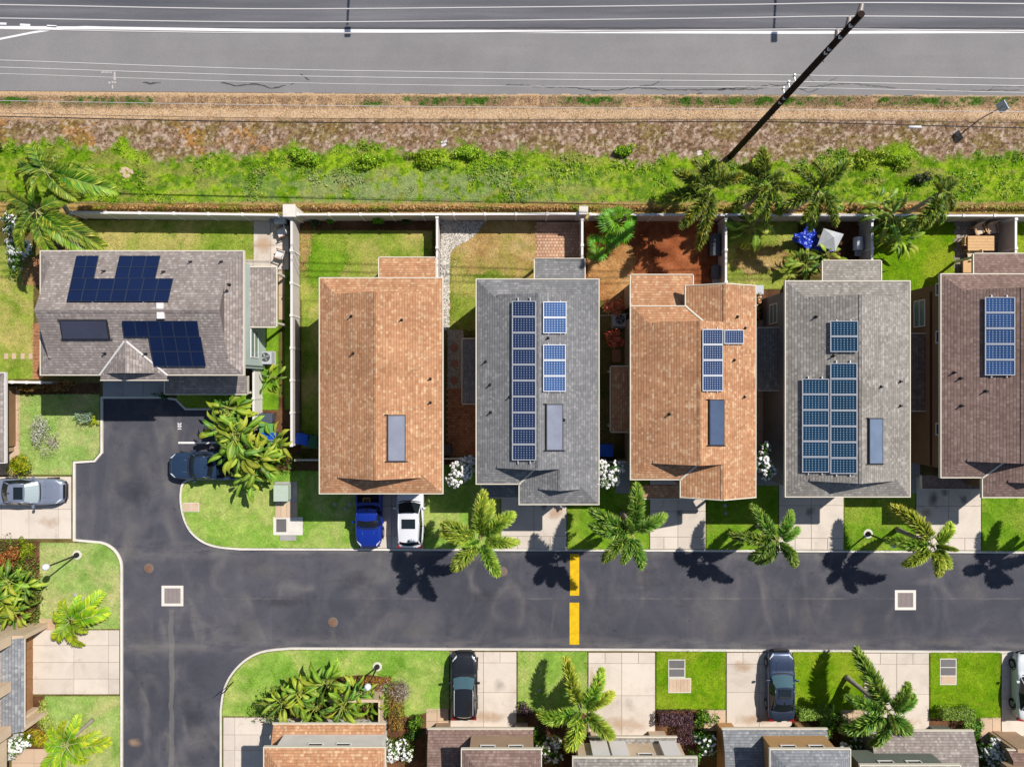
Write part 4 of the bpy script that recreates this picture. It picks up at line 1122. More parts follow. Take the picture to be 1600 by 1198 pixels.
def palm(label, crown, base, h, fronds, meshes=FOX, scale=1.0, group='foxtail palms', rad=.13, z0=ZB, name='palm_tree', shaft=True, dead=None):
    """crown / base: photo pixels; h: height of the crown base; fronds: (screen angle deg, length px) or a count"""
    rr = random.Random(int(crown[0]*7+crown[1]))
    b = P(*base); c = P(crown[0], crown[1], h)
    root = thing(name, label, 'palm', (b.x, b.y, z0), group)
    mb = MB(); pts, rads = [], []
    dx, dy = c.x-b.x, c.y-b.y
    for i in range(13):
        t = i/12
        pts.append((b.x+dx*(t**1.25), b.y+dy*(t**1.25), z0-.03+(h-z0)*t)); rads.append(rad*(1.25-.35*t+.28*math.exp(-t*9)) + (.012 if i % 2 else 0))
    mb.tube(pts, rads, 10); mb.build('trunk', M['trunk'], root)
    mb = MB(); mb.tube([(c.x, c.y, h-.55), (c.x, c.y, h-.1), (c.x, c.y, h+.25)], [rad*.95, rad*.9, rad*.3], 8)
    mb.build('crownshaft', M['shaft'], root)
    if isinstance(fronds, int):
        fr = [(360*i/fronds + rr.uniform(-14, 14), None) for i in range(fronds)]
    else: fr = fronds
    L0 = {id(FOX): 2.2, id(FOXG): 2.2, id(FOXD): 2.25, id(FLAT): 1.45, id(BIGF): 2.5}[id(meshes)]
    for i, (a, lp) in enumerate(fr):
        me = meshes[(i*2+int(a)) % len(meshes)]
        o = bpy.data.objects.new('frond', me); COL.objects.link(o); o.parent = root
        s = scale*rr.uniform(.9, 1.08) if lp is None else lp*S*(1-h/CAMH)/L0*1.04
        o.scale = (s, s*rr.uniform(.9, 1.1), s)
        o.location = (c.x-b.x, c.y-b.y, h+.1-z0)
        o.rotation_euler = (rr.uniform(-.25, .25), rr.uniform(-.12, .16), math.radians(a))
    if dead is not None:
        o = bpy.data.objects.new('dead_frond', DEAD); COL.objects.link(o); o.parent = root; o.location = (c.x-b.x, c.y-b.y, h-.35-z0); o.rotation_euler = (0, .5, math.radians(dead))
    # young spear leaf
    o = bpy.data.objects.new('frond', meshes[0]); COL.objects.link(o); o.parent = root
    s = scale*.62; o.scale = (s, s*.8, s); o.location = (c.x-b.x, c.y-b.y, h+.1-z0); o.rotation_euler = (0, -.75, rr.uniform(0, 6.28))
    return root
M['shaft'] = simple('crownshaft', A(120, 150, 70), .5, .3, .15)
palm('foxtail palm on the kerb in front of the grey house with long solar column', (750, 842), (757, 807), 6.9, [(92,68),(75,57),(31,64),(-4,58),(-68,60),(-128,64),(186,58),(163,64)])
palm('dense foxtail palm on the kerb at the left corner of the second orange house', (988, 832), (972, 800), 6.4, [(88,73),(20,61),(-71,62),(-130,64),(177,63),(155,70),(-100,50)], FOXG, dead=140)
palm('foxtail palm on the kerb between the second orange house and the grey-brown house', (1214, 844), (1182, 820), 5.0, [(118,60),(52,50),(11,46),(-52,54),(-113,52),(-144,52),(167,60)], FOXG)
palm('foxtail palm with a long leaning trunk beside the street lamp', (1456, 852), (1400, 826), 4.8, [(128,69),(34,52),(-41,58),(-80,48),(-142,50),(184,53)], FOX, dead=-115)
palm('foxtail palm just outside the right edge by the street', (1706, 850), (1625, 828), 4.8, 7)
palm('big foxtail palm over the bottom middle lawn', (907, 1107), (895, 1058), 3.5, [(118,68),(55,62),(17,57),(-46,66),(-107,70),(190,66),(217,58)])
palm('foxtail palm with leaning trunk over the bottom right driveway', (1386, 1109), (1321, 1056), 3.6, [(107,80),(58,52),(17,56),(-55,74),(-106,64),(167,58),(213,74)], FOXG, dead=200)
palm('upper of the two tall palms at the upper left corner', (74, 270), (122, 352), 4.3, [(122,60),(96,50),(12,62),(-12,84),(150,70),(175,66),(-40,56),(-160,50),(60,36)], BIGF)
palm('lower of the two tall palms at the upper left corner', (58, 330), (106, 372), 4.3, [(214,52),(250,62),(-38,80),(-24,90),(30,62),(150,54),(180,52),(-70,70)], BIGF)
palm('yellow-tipped palm at the wall right below the utility pole', (1108, 298), (1078, 331), 4.6, [(20,62),(60,58),(110,60),(150,62),(195,74),(230,72),(275,76),(-60,40),(80,50)], FOXD)
palm('second palm along the wall right of the pole', (1195, 292), (1158, 331), 4.4, 9, FOXD, 1.05)
palm('third palm along the wall, above the blue tarp', (1278, 300), (1232, 333), 4.8, [(40,74),(80,62),(130,52),(170,56),(205,66),(-20,56),(-55,58),(-84,58),(240,52)], FOXD)
palm('rightmost palm with a bare trunk leaning over the wall', (1468, 302), (1409, 337), 4.9, [(42,56),(-15,46),(-62,48),(-105,54),(-128,66),(80,40)], FOXD)
palm('low feather palm on the left lawn above the driveway of the tan house', (112, 968), (122, 958), .9, [(75,34),(48,54),(8,52),(-38,30),(-70,42),(-125,42),(165,30),(195,32),(120,34),(-95,36)], FLAT, 1.05, 'small feather palms', .12, shaft=False)
palm('feather palm with a short pale trunk on the lowest left lawn', (104, 1162), (146, 1123), 3.1, [(70,42),(20,46),(-5,56),(-55,44),(-95,50),(-130,56),(180,36),(145,36),(100,34)], FLAT, 1.1, 'small feather palms', .1)
# fan palms in the red dirt yard
def fan_np(R, nb, cols, seed):
    r = np.random.default_rng(seed); V, F, C = [], [], []
    c0, c1 = pal(*cols)
    stem = .62*R
    for k in range(nb):
        a = -1.9 + 3.8*k/(nb-1)
        d = np.array([math.cos(a), math.sin(a), -.12-.25*abs(a)/1.9]); w = np.array([-math.sin(a), math.cos(a), 0])*.034*R
        p = np.array([stem, 0, .25*R]); q = p + d*R*.5*r.uniform(.75, 1.15)
        m = (p+q)/2 + np.array([0, 0, .05*R]); q = q - np.array([0, 0, .12*R])
        b = len(V); V += [p, m+w, q, m-w]; F.append((b, b+1, b+2, b+3))
        cc = c0*(1-k % 2*.4)+c1*(k % 2*.4); cc = cc*r.uniform(.7, 1.2); C += [cc]*4
    b = len(V); V += [np.array([0, .02, 0]), np.array([stem, .012, .25*R]), np.array([stem, -.012, .25*R]), np.array([0, -.02, 0])]; F.append((b, b+1, b+2, b+3)); C += [c1]*4
    return np.array(V), np.array(F), np.array(C)
FAN = [mesh_only('fan_leaf', *fan_np(1.15, 15, [(96, 160, 24), (160, 206, 60)], i), M['leaf']) for i in range(3)]
def fanpalm(label, px, py, h, n, sc):
    b = P(px, py); rr = random.Random(px)
    root = thing('fan_palm', label, 'palm', (b.x, b.y, ZB), 'fan palms')
    mb = MB(); mb.tube([(b.x, b.y, ZB-.02), (b.x+.03, b.y, h*.6), (b.x, b.y, h)], [.14, .12, .1], 8); mb.build('trunk', M['trunk'], root)
    for i in range(n):
        o = bpy.data.objects.new('fan_leaf', FAN[i % 3]); COL.objects.link(o); o.parent = root
        s = sc*rr.uniform(.8, 1.1); o.scale = (s, s, s); o.location = (0, 0, h-ZB)
        o.rotation_euler = (rr.uniform(-.3, .3), rr.uniform(-1.0, .55), i*2.4+rr.uniform(-.2, .2))
fanpalm('large bright green fan palm in the red dirt yard', 958, 358, 1.6, 20, 1.25)
fanpalm('smaller dark green fan palm by the grey back roof', 930, 392, 1.1, 16, .9)

# ------------------------------------------------------------------ big-leaved clumps (bird of paradise, banana)
def bigleaf(L, W, seed, cols, droop=.6):
    r = np.random.default_rng(seed); n = 12; V, F, C = [], [], []
    c0, c1, c2 = pal(*cols)
    for i in range(n+1):
        t = i/n
        x = L*(.3 + .7*t)*(1-.16*t*t); z = L*(.5*(.3+.7*t) - droop*t**2)
        w = W*.5*(math.sin(min(1, t*1.0+.02)**.75*math.pi)**.95 if t < .985 else .02)
        y = .10*L*math.sin(t*2+seed)*t
        for k, u in enumerate((-1, -.5, 0, .5, 1)):
            rip = r.uniform(-.10, .10)*w*abs(u)*1.4
            V.append((x+rip, y+u*w, z + abs(u)*w*.42 - u*u*w*.5 + rip*.8))
            c = c0*(1-t)+c1*t
            C.append(c2 if u == 0 else c*r.uniform(.75, 1.2)*(1 if abs(u) < 1 else 1.15))
    for i in range(n):
        for k in range(4):
            a = i*5+k; F.append((a, a+1, a+6, a+5))
    b = len(V)
    V += [(0, .03, 0), (0, -.03, 0), (L*.31, -.02, L*.155), (L*.31, .02, L*.155)]; F.append((b, b+1, b+2, b+3)); C += [c2]*4
    return np.array(V), np.array(F), np.array(C)
LG = [(80, 124, 20), (146, 182, 36), (180, 196, 84)]
LY = [(118, 150, 22), (192, 202, 46), (206, 206, 96)]
LD = [(52, 96, 24), (106, 150, 36), (150, 176, 80)]
BIG = [mesh_only('big_leaf', *bigleaf(2.5-.2*(i % 3), .46-.05*(i % 3), i, (LG, LY, LD)[i % 3], .34+.08*i), M['leaf']) for i in range(6)]
for me in BIG: me.polygons.foreach_set('use_smooth', np.ones(len(me.polygons), dtype=bool))
def leafy(label, px, py, n, h, sc, cat='plant', name='bird_of_paradise', group='big-leaved clumps', lean=(0, 0)):
    b = P(px, py); rr = random.Random(int(px*3+py))
    root = thing(name, label, cat, (b.x, b.y, ZB), group)
    mb = MB()
    stems = []
    for i in range(max(2, n//6)):
        a = rr.uniform(0, 6.28); q = (b.x+math.cos(a)*.25*sc, b.y+math.sin(a)*.25*sc)
        mb.tube([(q[0], q[1], ZB-.03), (q[0]+lean[0]*.5, q[1]+lean[1]*.5, h*.5), (q[0]+lean[0], q[1]+lean[1], h)], [.08, .07, .05], 7)
        stems.append((q[0]+lean[0]-b.x, q[1]+lean[1]-b.y))
    mb.build('stem', M['stem'], root)
    for i in range(n):
        o = bpy.data.objects.new('leaf', BIG[rr.randrange(6)]); COL.objects.link(o); o.parent = root
        s = sc*rr.uniform(.62, 1.05); o.scale = (s, s*rr.uniform(.7, 1.15), s)
        st = stems[i % len(stems)]
        o.location = (st[0], st[1], (h-ZB)*rr.uniform(.55, 1.02)); o.rotation_euler = (rr.uniform(-.55, .55), rr.uniform(-.5, .3), i*2.399+rr.uniform(-.4, .4))
M['stem'] = simple('plant_stem', A(140, 150, 70), .6, .3, .2)
for px, py, n, h, sc, lab in (
  (378, 640, 15, 2.3, .95, 'big-leaved bird of paradise nearest the left house corner'), (368, 668, 16, 2.2, .9, 'big-leaved plant hanging over the numbered parking stall'),
  (392, 678, 16, 2.6, .95, 'tallest big-leaved plant in the middle of the parking clump'), (394, 708, 16, 2.3, 1.0, 'big-leaved plant overhanging the pickup bed'),
  (420, 712, 16, 2.1, .95, 'big-leaved plant above the green transformer'), (440, 690, 11, 1.6, .8, 'yellowish big-leaved plant by the end of the white wall'),
  (402, 742, 12, 1.5, .8, 'lowest big-leaved plant of the parking clump, over the lawn'), (372, 700, 10, 1.7, .75, 'big-leaved plant against the stall line'),
  (480, 1066, 15, 2.2, .9, 'big-leaved bird of paradise at the left of the corner garden'), (520, 1052, 14, 2.2, .95, 'big-leaved plant in the middle of the corner garden'),
  (545, 1080, 15, 2.1, .9, 'big-leaved plant over the courtyard of the small orange roof'), (455, 1078, 14, 1.8, .8, 'big-leaved plant at the left front of the corner garden'), (585, 1084, 10, 1.2, .65, 'low lime plant against the courtyard wall'), (500, 1092, 11, 1.6, .8, 'lower big-leaved plant by the courtyard wall'), (560, 1068, 9, 1.5, .75, 'lime big-leaved plant beside the corner lamp'),
  (40, 893, 14, 2.0, .85, 'big-leaved plant under the left street lamp'), (28, 925, 15, 1.9, .9, 'big-leaved plant in front of the tan house'), (62, 908, 11, 1.5, .75, 'big-leaved plant at the lamp side of the left bed'), (10, 900, 12, 1.8, .9, 'big-leaved plant at the left picture edge'), (46, 944, 12, 1.4, .75, 'big-leaved plant just above the tan house roof corner'), (14, 946, 12, 1.6, .8, 'lowest big-leaved plant at the left picture edge'),
  (1158, 362, 13, 1.9, .95, 'banana-like plant in the corner behind the dividing wall below the pole'), (1366, 352, 14, 2.2, 1.0, 'tall heliconia clump at the wall left of the lush lawn'), (1380, 380, 14, 2.0, .9, 'heliconia clump spreading onto the lush lawn'), (1350, 330, 9, 2.3, .8, 'heliconia with orange flowers against the boundary wall'),
  (1246, 414, 10, 1.2, .7, 'leafy plants at the rear corner of the grey-brown house'), (1280, 405, 9, 1.1, .7, 'leafy plants below the blue tarp')):
    leafy(lab, px, py, int(n*2.0), h, sc)
leafy('yellow-leaved small ti plant between wall and white fence', 432, 590, 12, .9, .62, name='ti_plant')
# ------------------------------------------------------------------ houses
M['sh_orange'] = shingle('orange_shingle', A(172, 118, 84), A(212, 157, 117), A(228, 178, 136), A(250, 218, 176))
M['sh_grey'] = shingle('grey_shingle', A(118, 118, 120), A(144, 143, 144), A(158, 157, 157), A(184, 182, 180))
M['sh_taupe'] = shingle('taupe_shingle', A(134, 122, 118), A(166, 154, 148), A(186, 174, 166), A(214, 204, 196))
M['sh_warmgrey'] = shingle('warm_grey_shingle', A(130, 124, 116), A(166, 159, 151), A(186, 179, 170), A(212, 206, 198))
M['sh_brown'] = shingle('brown_shingle', A(116, 92, 84), A(152, 126, 116), A(166, 140, 130), A(182, 158, 148))
M['sh_slate'] = shingle('slate_shingle', A(120, 122, 126), A(148, 150, 154), A(166, 168, 172), A(196, 197, 198))
def siding(name, c):
    t = NT(name, .8, .2)
    p = t.pos(); z = t.sep(p)[2]
    saw = t.math('FRACT', t.math('DIVIDE', z, .18))
    n = t.noise(p, .9, 4)
    col = t.ramp(n, [(.3, tuple(x*.88 for x in c)), (.7, tuple(min(.85, x*1.06) for x in c))])
    t.col(col); t.bump(saw, .35, .015)
    return t.m
M['w_tan'] = siding('tan_wall', A(190, 160, 132)); M['w_brown'] = siding('brown_wall', A(150, 116, 88)); M['w_grey'] = siding('grey_wall', A(146, 146, 146))
M['w_sage'] = siding('sage_wall', A(196, 212, 204)); M['w_cream'] = siding('cream_wall', A(232, 206, 176)); M['w_white'] = siding('white_wall', A(240, 234, 226)); M['w_green'] = siding('grey_green_wall', A(120, 128, 116))
M['w_ochre'] = siding('ochre_wall', A(206, 162, 110))
M['bandb'] = simple('dark_band', A(70, 46, 34), .8, .2, .1)
M['wood'] = simple('brown_wood', A(164, 122, 84), .75, .2, .25, 4)
M['door'] = simple('garage_door', A(196, 178, 156), .6, .3, .08)
def glassy(name, c, r=.08):
    t = NT(name, r, .5); t.col(c); return t.m
M['pane'] = glassy('window_glass', (.02, .035, .04)); M['paneg'] = glassy('curtained_glass', (.16, .22, .2), .15)

class House:
    def __init__(s, name, label, loc_px, wall, roof):
        b = P(*loc_px)
        s.root = thing(name, label, 'house', (b.x, b.y, ZB)); s.wall = M[wall]; s.roofm = M[roof]
        s.z = None
    def roof(s, x0, y0, x1, y1, ze, pitch=.46, axis='y', ends=('dutch', 'dutch'), g=1.25, wall_inset=.45, wz0=ZB, name='roof', dz=0, fascia=True, walls=True, ov=.22, wall=None, trim='trim', skip_fascia=(), gwall=None):
        """x0..y1 photo pixels of the eave outline seen at height ze; ends = (south, north) or (west, east) along the ridge axis"""
        X0, X1 = gx(x0, ze), gx(x1, ze); Y0, Y1 = gy(y1, ze), gy(y0, ze)
        z0 = ze + dz
        if axis == 'y': a0, a1, b0, b1 = X0, X1, Y0, Y1; T = lambda a, b, z: (a, b, z)
        else: a0, a1, b0, b1 = Y0, Y1, X0, X1; T = lambda a, b, z: (b, a, z)
        ac = (a0+a1)/2; zr = z0 + (ac-a0)*pitch
        zz = lambda a: z0 + min(a-a0, a1-a)*pitch
        gS = g if ends[0] == 'dutch' else (ac-a0 if ends[0] == 'hip' else 0); gN = g if ends[1] == 'dutch' else (ac-a0 if ends[1] == 'hip' else 0)
        mb = MB()
        for sgn, ae in ((1, a0), (-1, a1)):
            pts = [T(ae, b0, z0), T(ae, b1, z0)]
            if gN: pts.append(T(ae+sgn*gN, b1-gN, zz(ae+sgn*gN)))
            if ends[1] == 'dutch': pts.append(T(ae+sgn*gN, b1-gN+ov, zz(ae+sgn*gN)))
            if ends[1] != 'hip': pts.append(T(ac, b1-gN+(ov if ends[1] == 'dutch' else 0), zr))
            if ends[0] != 'hip': pts.append(T(ac, b0+gS-(ov if ends[0] == 'dutch' else 0), zr))
            if ends[0] == 'dutch': pts.append(T(ae+sgn*gS, b0+gS-ov, zz(ae+sgn*gS)))
            if gS: pts.append(T(ae+sgn*gS, b0+gS, zz(ae+sgn*gS)))
            mb.roofpoly(pts)
        for e, gg, be, sg in ((ends[0], gS, b0, 1), (ends[1], gN, b1, -1)):
            if e in ('dutch', 'hip'):
                q = [T(a0, be, z0), T(a1, be, z0), T(a1-gg, be+sg*gg, zz(a0+gg))]
                if e == 'dutch': q.append(T(a0+gg, be+sg*gg, zz(a0+gg)))
                mb.roofpoly(q)
                if e == 'dutch':
                    gw = MB(); gw.poly([T(a0+gg, be+sg*(gg+.01), zz(a0+gg)-.05), T(a1-gg, be+sg*(gg+.01), zz(a0+gg)-.05), T(ac, be+sg*(gg+.01), zr-.02)]); gw.build('gable_wall', gwall or wall or s.wall, s.root)
            elif e == 'gable':
                ins = .35
                gw = MB(); gw.poly([T(a0+.4, be+sg*ins, z0), T(a1-.4, be+sg*ins, z0), T(ac, be+sg*ins, zr-.1)]); gw.build('gable_wall', gwall or wall or s.wall, s.root)
        ro = mb.build(name, s.roofm, s.root)
        sol = ro.modifiers.new('deck', 'SOLIDIFY'); sol.thickness = .05; sol.offset = -1
        # ridge cap
        cap = MB(); bb0, bb1 = b0+gS-(ov if ends[0] == 'dutch' else 0), b1-gN+(ov if ends[1] == 'dutch' else 0)
        if bb1-bb0 > .3:
            w = .14
            for sg in (1, -1): cap.roofpoly([T(ac, bb0, zr+.03), T(ac, bb1, zr+.03), T(ac+sg*w, bb1, zr+.03-w*pitch), T(ac+sg*w, bb0, zr+.03-w*pitch)])
        if cap.f: cap.build('ridge_cap', s.roofm, ro)
        if fascia:
            f = MB(); t = .04; e_ = .03
            if 'w' not in skip_fascia: f.box(X0-t-e_, Y0-t-e_, z0-.2, X0-e_+.02, Y1+t+e_, z0+.02)
            if 'e' not in skip_fascia: f.box(X1+e_-.02, Y0-t-e_, z0-.2, X1+t+e_, Y1+t+e_, z0+.02)
            gb = [k for k, e in zip('sn' if axis == 'y' else 'we', ends) if e in ('gable', 'open')]
            if 's' not in skip_fascia and 's' not in gb: f.box(X0-e_+.02, Y0-t-e_, z0-.2, X1+e_-.02, Y0-e_+.02, z0+.02)
            if 'n' not in skip_fascia and 'n' not in gb: f.box(X0-e_+.02, Y1+e_-.02, z0-.2, X1+e_-.02, Y1+t+e_, z0+.02)
            for e, be, sg in ((ends[0], b0, -1), (ends[1], b1, 1)):
                if e == 'gable':
                    for ae in (a0, a1): f.bar(T(ae, be+sg*.03, z0-.06), T(ac, be+sg*.03, zr-.06), .06, .18)
            f.build('fascia', M[trim], s.root)
            so = MB(); so.box(X0+.05, Y0+.05, z0-.1, X1-.05, Y1-.05, z0-.07); so.build('soffit', M[trim], s.root)
        if walls:
            w = MB(); i = wall_inset
            w.box(X0+i, Y0+i, wz0-.05, X1-i, Y1-i, z0-.12); w.build('wall', wall or s.wall, s.root)
        s.rect = (X0, Y0, X1, Y1, ze)
        return (lambda x, y, z0=z0, a0=a0, a1=a1, p=pitch, ax=axis: z0 + min((x if ax == 'y' else y)-a0, a1-(x if ax == 'y' else y))*p)
    def shed(s, x0, y0, x1, y1, ze, high, rise=.35, name='porch_roof', posts=True, wall=None, inset=.3, walls=False, m=None, trim='trim'):
        """single-slope lower roof; 'high' = side that leans on the house"""
        zh = ze + rise
        c = {'s': (ze, ze, zh, zh), 'n': (zh, zh, ze, ze), 'e': (ze, zh, zh, ze), 'w': (zh, ze, ze, zh)}[high]   # NW NE SE SW
        pts = [P(x0, y0, c[0]), P(x1, y0, c[1]), P(x1, y1, c[2]), P(x0, y1, c[3])]
        mb = MB(); mb.roofpoly(pts); ro = mb.build(name, m or s.roofm, s.root)
        sol = ro.modifiers.new('deck', 'SOLIDIFY'); sol.thickness = .08; sol.offset = -1
        f = MB(); ks = {'s': (0, 1), 'n': (2, 3), 'e': (3, 0), 'w': (1, 2)}[high]
        for i in range(4):
            a, b = pts[i], pts[(i+1) % 4]
            hi = {'s': 2, 'n': 0, 'e': 1, 'w': 3}[high]
            if i == hi: continue
            cen = sum(pts, Vector())/4; o = ((a+b)/2-cen); o.z = 0; o = o.normalized()*.05
            f.bar(a+o+Vector((0, 0, -.07)), b+o+Vector((0, 0, -.07)), .06, .18)
        f.build('fascia', M[trim], s.root)
        if walls:
            w = MB(); X = sorted(p.x for p in pts); Y = sorted(p.y for p in pts)
            w.box(X[0]+inset, Y[0]+inset, ZB-.05, X[3]-inset, Y[3]-inset, ze-.12); w.build('wall', wall or s.wall, s.root)
        elif posts:
            lo = {'s': (pts[0], pts[1]), 'n': (pts[2], pts[3]), 'e': (pts[0], pts[3]), 'w': (pts[1], pts[2])}[high]
            cen = sum(pts, Vector())/4
            for q in lo:
                d = (cen-q); d.z = 0; d = d.normalized()*.3; pb = MB(); pb.box(q.x+d.x-.07, q.y+d.y-.07, ZB-.02, q.x+d.x+.07, q.y+d.y+.07, ze-.08); pb.build('post', M[trim], s.root)
        return pts
    def line(s, a, b, zf, mat='trim', w=.1):
        """metal valley flashing between two photo points on the roof"""
        p, q = RP(a[0], a[1], zf, .03), RP(b[0], b[1], zf, .03)
        mb = MB(); mb.bar(p, q, w, .03); mb.build('valley_flashing', M[mat], s.root)
    def valley(s, x, y, ze, sx, sy, L, pitch=.46, mat='trim', w=.11):
        """flashing up the valley from an inner eave corner (photo pixel at ze)"""
        X, Y = gx(x, ze), gy(y, ze)
        mb = MB(); mb.bar((X-.05*sx, Y-.05*sy, ze+.035), (X+sx*L, Y+sy*L, ze+L*pitch+.045), w, .03); mb.build('valley_flashing', M[mat], s.root)
    def vent(s, px, py, zf, h=.34, r=.045, mat='blackmetal'):
        p = RP(px, py, zf, 0)
        mb = MB(); mb.lathe((p.x, p.y, p.z-.05), [(.11, 0), (.1, .07), (r, .1), (r, h), (r*.6, h+.005)], 10); mb.build('vent_pipe', M[mat], s.root)
    def window(s, side, at, z0, z1, w, X, frame='white', pane='pane', mullion=True):
        """window on a wall plane; side w/e/n/s; at = centre along the wall (world), X = wall plane coordinate"""
        f = MB(); g = MB(); o = .05
        sg = {'w': -1, 'e': 1, 's': -1, 'n': 1}[side]
        def B(m, u0, u1, v0, v1, d0, d1):
            if side in 'we': m.box(X+sg*d0, u0, v0, X+sg*d1, u1, v1)
            else: m.box(u0, X+sg*d0, v0, u1, X+sg*d1, v1)
        u0, u1 = at-w/2, at+w/2; t = .07
        B(f, u0, u1, z0, z0+t, -.02, o); B(f, u0, u1, z1-t, z1, -.02, o); B(f, u0, u0+t, z0+t, z1-t, -.02, o); B(f, u1-t, u1, z0+t, z1-t, -.02, o)
        if mullion: B(f, u0+t, u1-t, (z0+z1)/2-.03, (z0+z1)/2+.03, -.02, o)
        fo = f.build('window', M[frame], s.root)
        B(g, u0+t, u1-t, z0+t, z1-t, -.02, .02); g.build('pane', M[pane], fo)
    def part(s, name, mat, x0, y0, z0, x1, y1, z1):
        mb = MB(); mb.box(x0, y0, z0, x1, y1, z1); return mb.build(name, mat if not isinstance(mat, str) else M[mat], s.root)

# ---- solar gear
def cellmat(name, cell, line, dot, nx, ny, glow=.0):
    t = NT(name, .22, .5)
    uv = t.uv(); x, y, _ = t.sep(uv)
    fx = t.math('FRACT', t.math('MULTIPLY', x, nx)); fy = t.math('FRACT', t.math('MULTIPLY', y, ny))
    ex = t.math('ABSOLUTE', t.math('SUBTRACT', fx, .5)); ey = t.math('ABSOLUTE', t.math('SUBTRACT', fy, .5))
    grid = t.math('GREATER_THAN', t.math('MAXIMUM', ex, ey), .46)
    dia = t.math('GREATER_THAN', t.math('ADD', ex, ey), .80)
    c = t.ramp(t.noise(t.pos(), .5, 3), [(.3, tuple(v*.8 for v in cell)), (.7, tuple(v*1.25 for v in cell))])
    c = t.mix(t.math('MULTIPLY', grid, .55), c, line); c = t.mix(dia, c, dot)
    t.col(c); t.b.inputs['Coat Weight'].default_value = .4; t.b.inputs['Coat Roughness'].default_value = .05
    return t.m
M['cell_blue'] = cellmat('blue_cells', A(36, 54, 94), A(110, 136, 170), A(206, 214, 226), 8, 6)
M['cell_sky'] = cellmat('pale_blue_cells', A(52, 88, 142), A(150, 176, 206), A(214, 222, 234), 8, 6)
M['cell_teal'] = cellmat('teal_cells', A(26, 66, 98), A(104, 150, 170), A(200, 220, 226), 8, 6)
M['cell_black'] = cellmat('dark_blue_cells', A(14, 28, 66), A(24, 42, 84), A(24, 44, 92), 6, 10)
M['frame_dark'] = simple('dark_panel_frame', A(46, 58, 84), .5, .4, .05)
tc = NT('collector_glass', .22, .5)
cx_ = tc.noise(tc.pos(), .9, 4); ln_ = tc.math('FRACT', tc.math('MULTIPLY', tc.sep(tc.pos())[0], 7.5))
tc.col(tc.mix(tc.math('MULTIPLY', tc.math('LESS_THAN', ln_, .12), .3), tc.ramp(cx_, [(.3, A(128, 134, 152)), (.7, A(168, 174, 192))]), A(96, 100, 112)))
M['collector'] = tc.m
def coltone(name, c):
    t = NT(name, .3, .4); n = t.noise(t.pos(), .9, 4); t.col(t.ramp(n, [(.3, tuple(v*.85 for v in c)), (.7, tuple(v*1.12 for v in c))])); return t.m
M['collector_dark'] = coltone('dark_collector', A(74, 76, 94)); M['collector_blue'] = coltone('blue_grey_collector', A(82, 98, 126)); M['collector_grey'] = coltone('grey_collector', A(142, 146, 162)); M['collector_sky'] = coltone('pale_blue_collector', A(118, 134, 158))
M['collector_edge'] = simple('collector_edge', (.02, .022, .026), .5, .3, .05)
def solar(label, quads, zf, cellm='cell_blue', frame='alu', lift=.14, fw=.05, group='rooftop solar arrays', rails=True):
    """quads: list of (x0,y0,x1,y1,nx,ny[,skewtop]) in photo pixels; each cell of the grid is a panel"""
    first = RP((quads[0][0]+quads[0][2])/2, (quads[0][1]+quads[0][3])/2, zf, 0)
    root = thing('solar_array', label, 'solar array', first, group)
    for q in quads:
        x0, y0, x1, y1, nx, ny = q[:6]
        sk = q[6] if len(q) > 6 else 0           # shift of the top edge
        def at(u, v):
            return RP(x0+(x1-x0)*u + sk*(1-v), y0+(y1-y0)*v, zf, lift)
        for j in range(ny):
            for i in range(nx):
                g = .008
                c = [at((i+g)/nx, (j+1-g)/ny), at((i+1-g)/nx, (j+1-g)/ny), at((i+1-g)/nx, (j+g)/ny), at((i+g)/nx, (j+g)/ny)]
                n = (c[1]-c[0]).cross(c[3]-c[0]).normalized()
                if n.z < 0: n = -n
                ex = (c[1]-c[0]).normalized(); ey = (c[3]-c[0]).normalized()
                ins = [c[0]+(ex+ey)*fw, c[1]+(-ex+ey)*fw, c[2]+(-ex-ey)*fw, c[3]+(ex-ey)*fw]
                mb = MB(); d = n*.04
                for k in range(4):
                    k2 = (k+1) % 4
                    mb.poly([c[k]+d, c[k2]+d, ins[k2]+d, ins[k]+d]); mb.poly([c[k]-d*.2, c[k2]-d*.2, c[k2]+d, c[k]+d]); mb.poly([ins[k]+d, ins[k2]+d, ins[k2]+d*.3, ins[k]+d*.3])
                mb.poly([c[3]-d*.2, c[2]-d*.2, c[1]-d*.2, c[0]-d*.2])
                pn = mb.build('panel', M[frame], root)
                cb = MB(); cb.poly([p+d*.4 for p in ins], uv=[(0, 0), (1, 0), (1, 1), (0, 1)]); cb.build('cells', M[cellm], pn)
        if rails:
            for v in (.25, .75):
                for (ua, ub) in ((-.02, 1.02),):
                    mb = MB(); a, b = at(v, ua), at(v, ub)
                    mb.bar(a-Vector((0, 0, .06)), b-Vector((0, 0, .06)), .05, .05)
                    for w in (0, .5, 1):
                        p = a.lerp(b, w); mb.box(p.x-.03, p.y-.03, p.z-lift-.03, p.x+.03, p.y+.03, p.z-.06)
                    mb.build('mounting_rail', M['alu'], root)
    return root
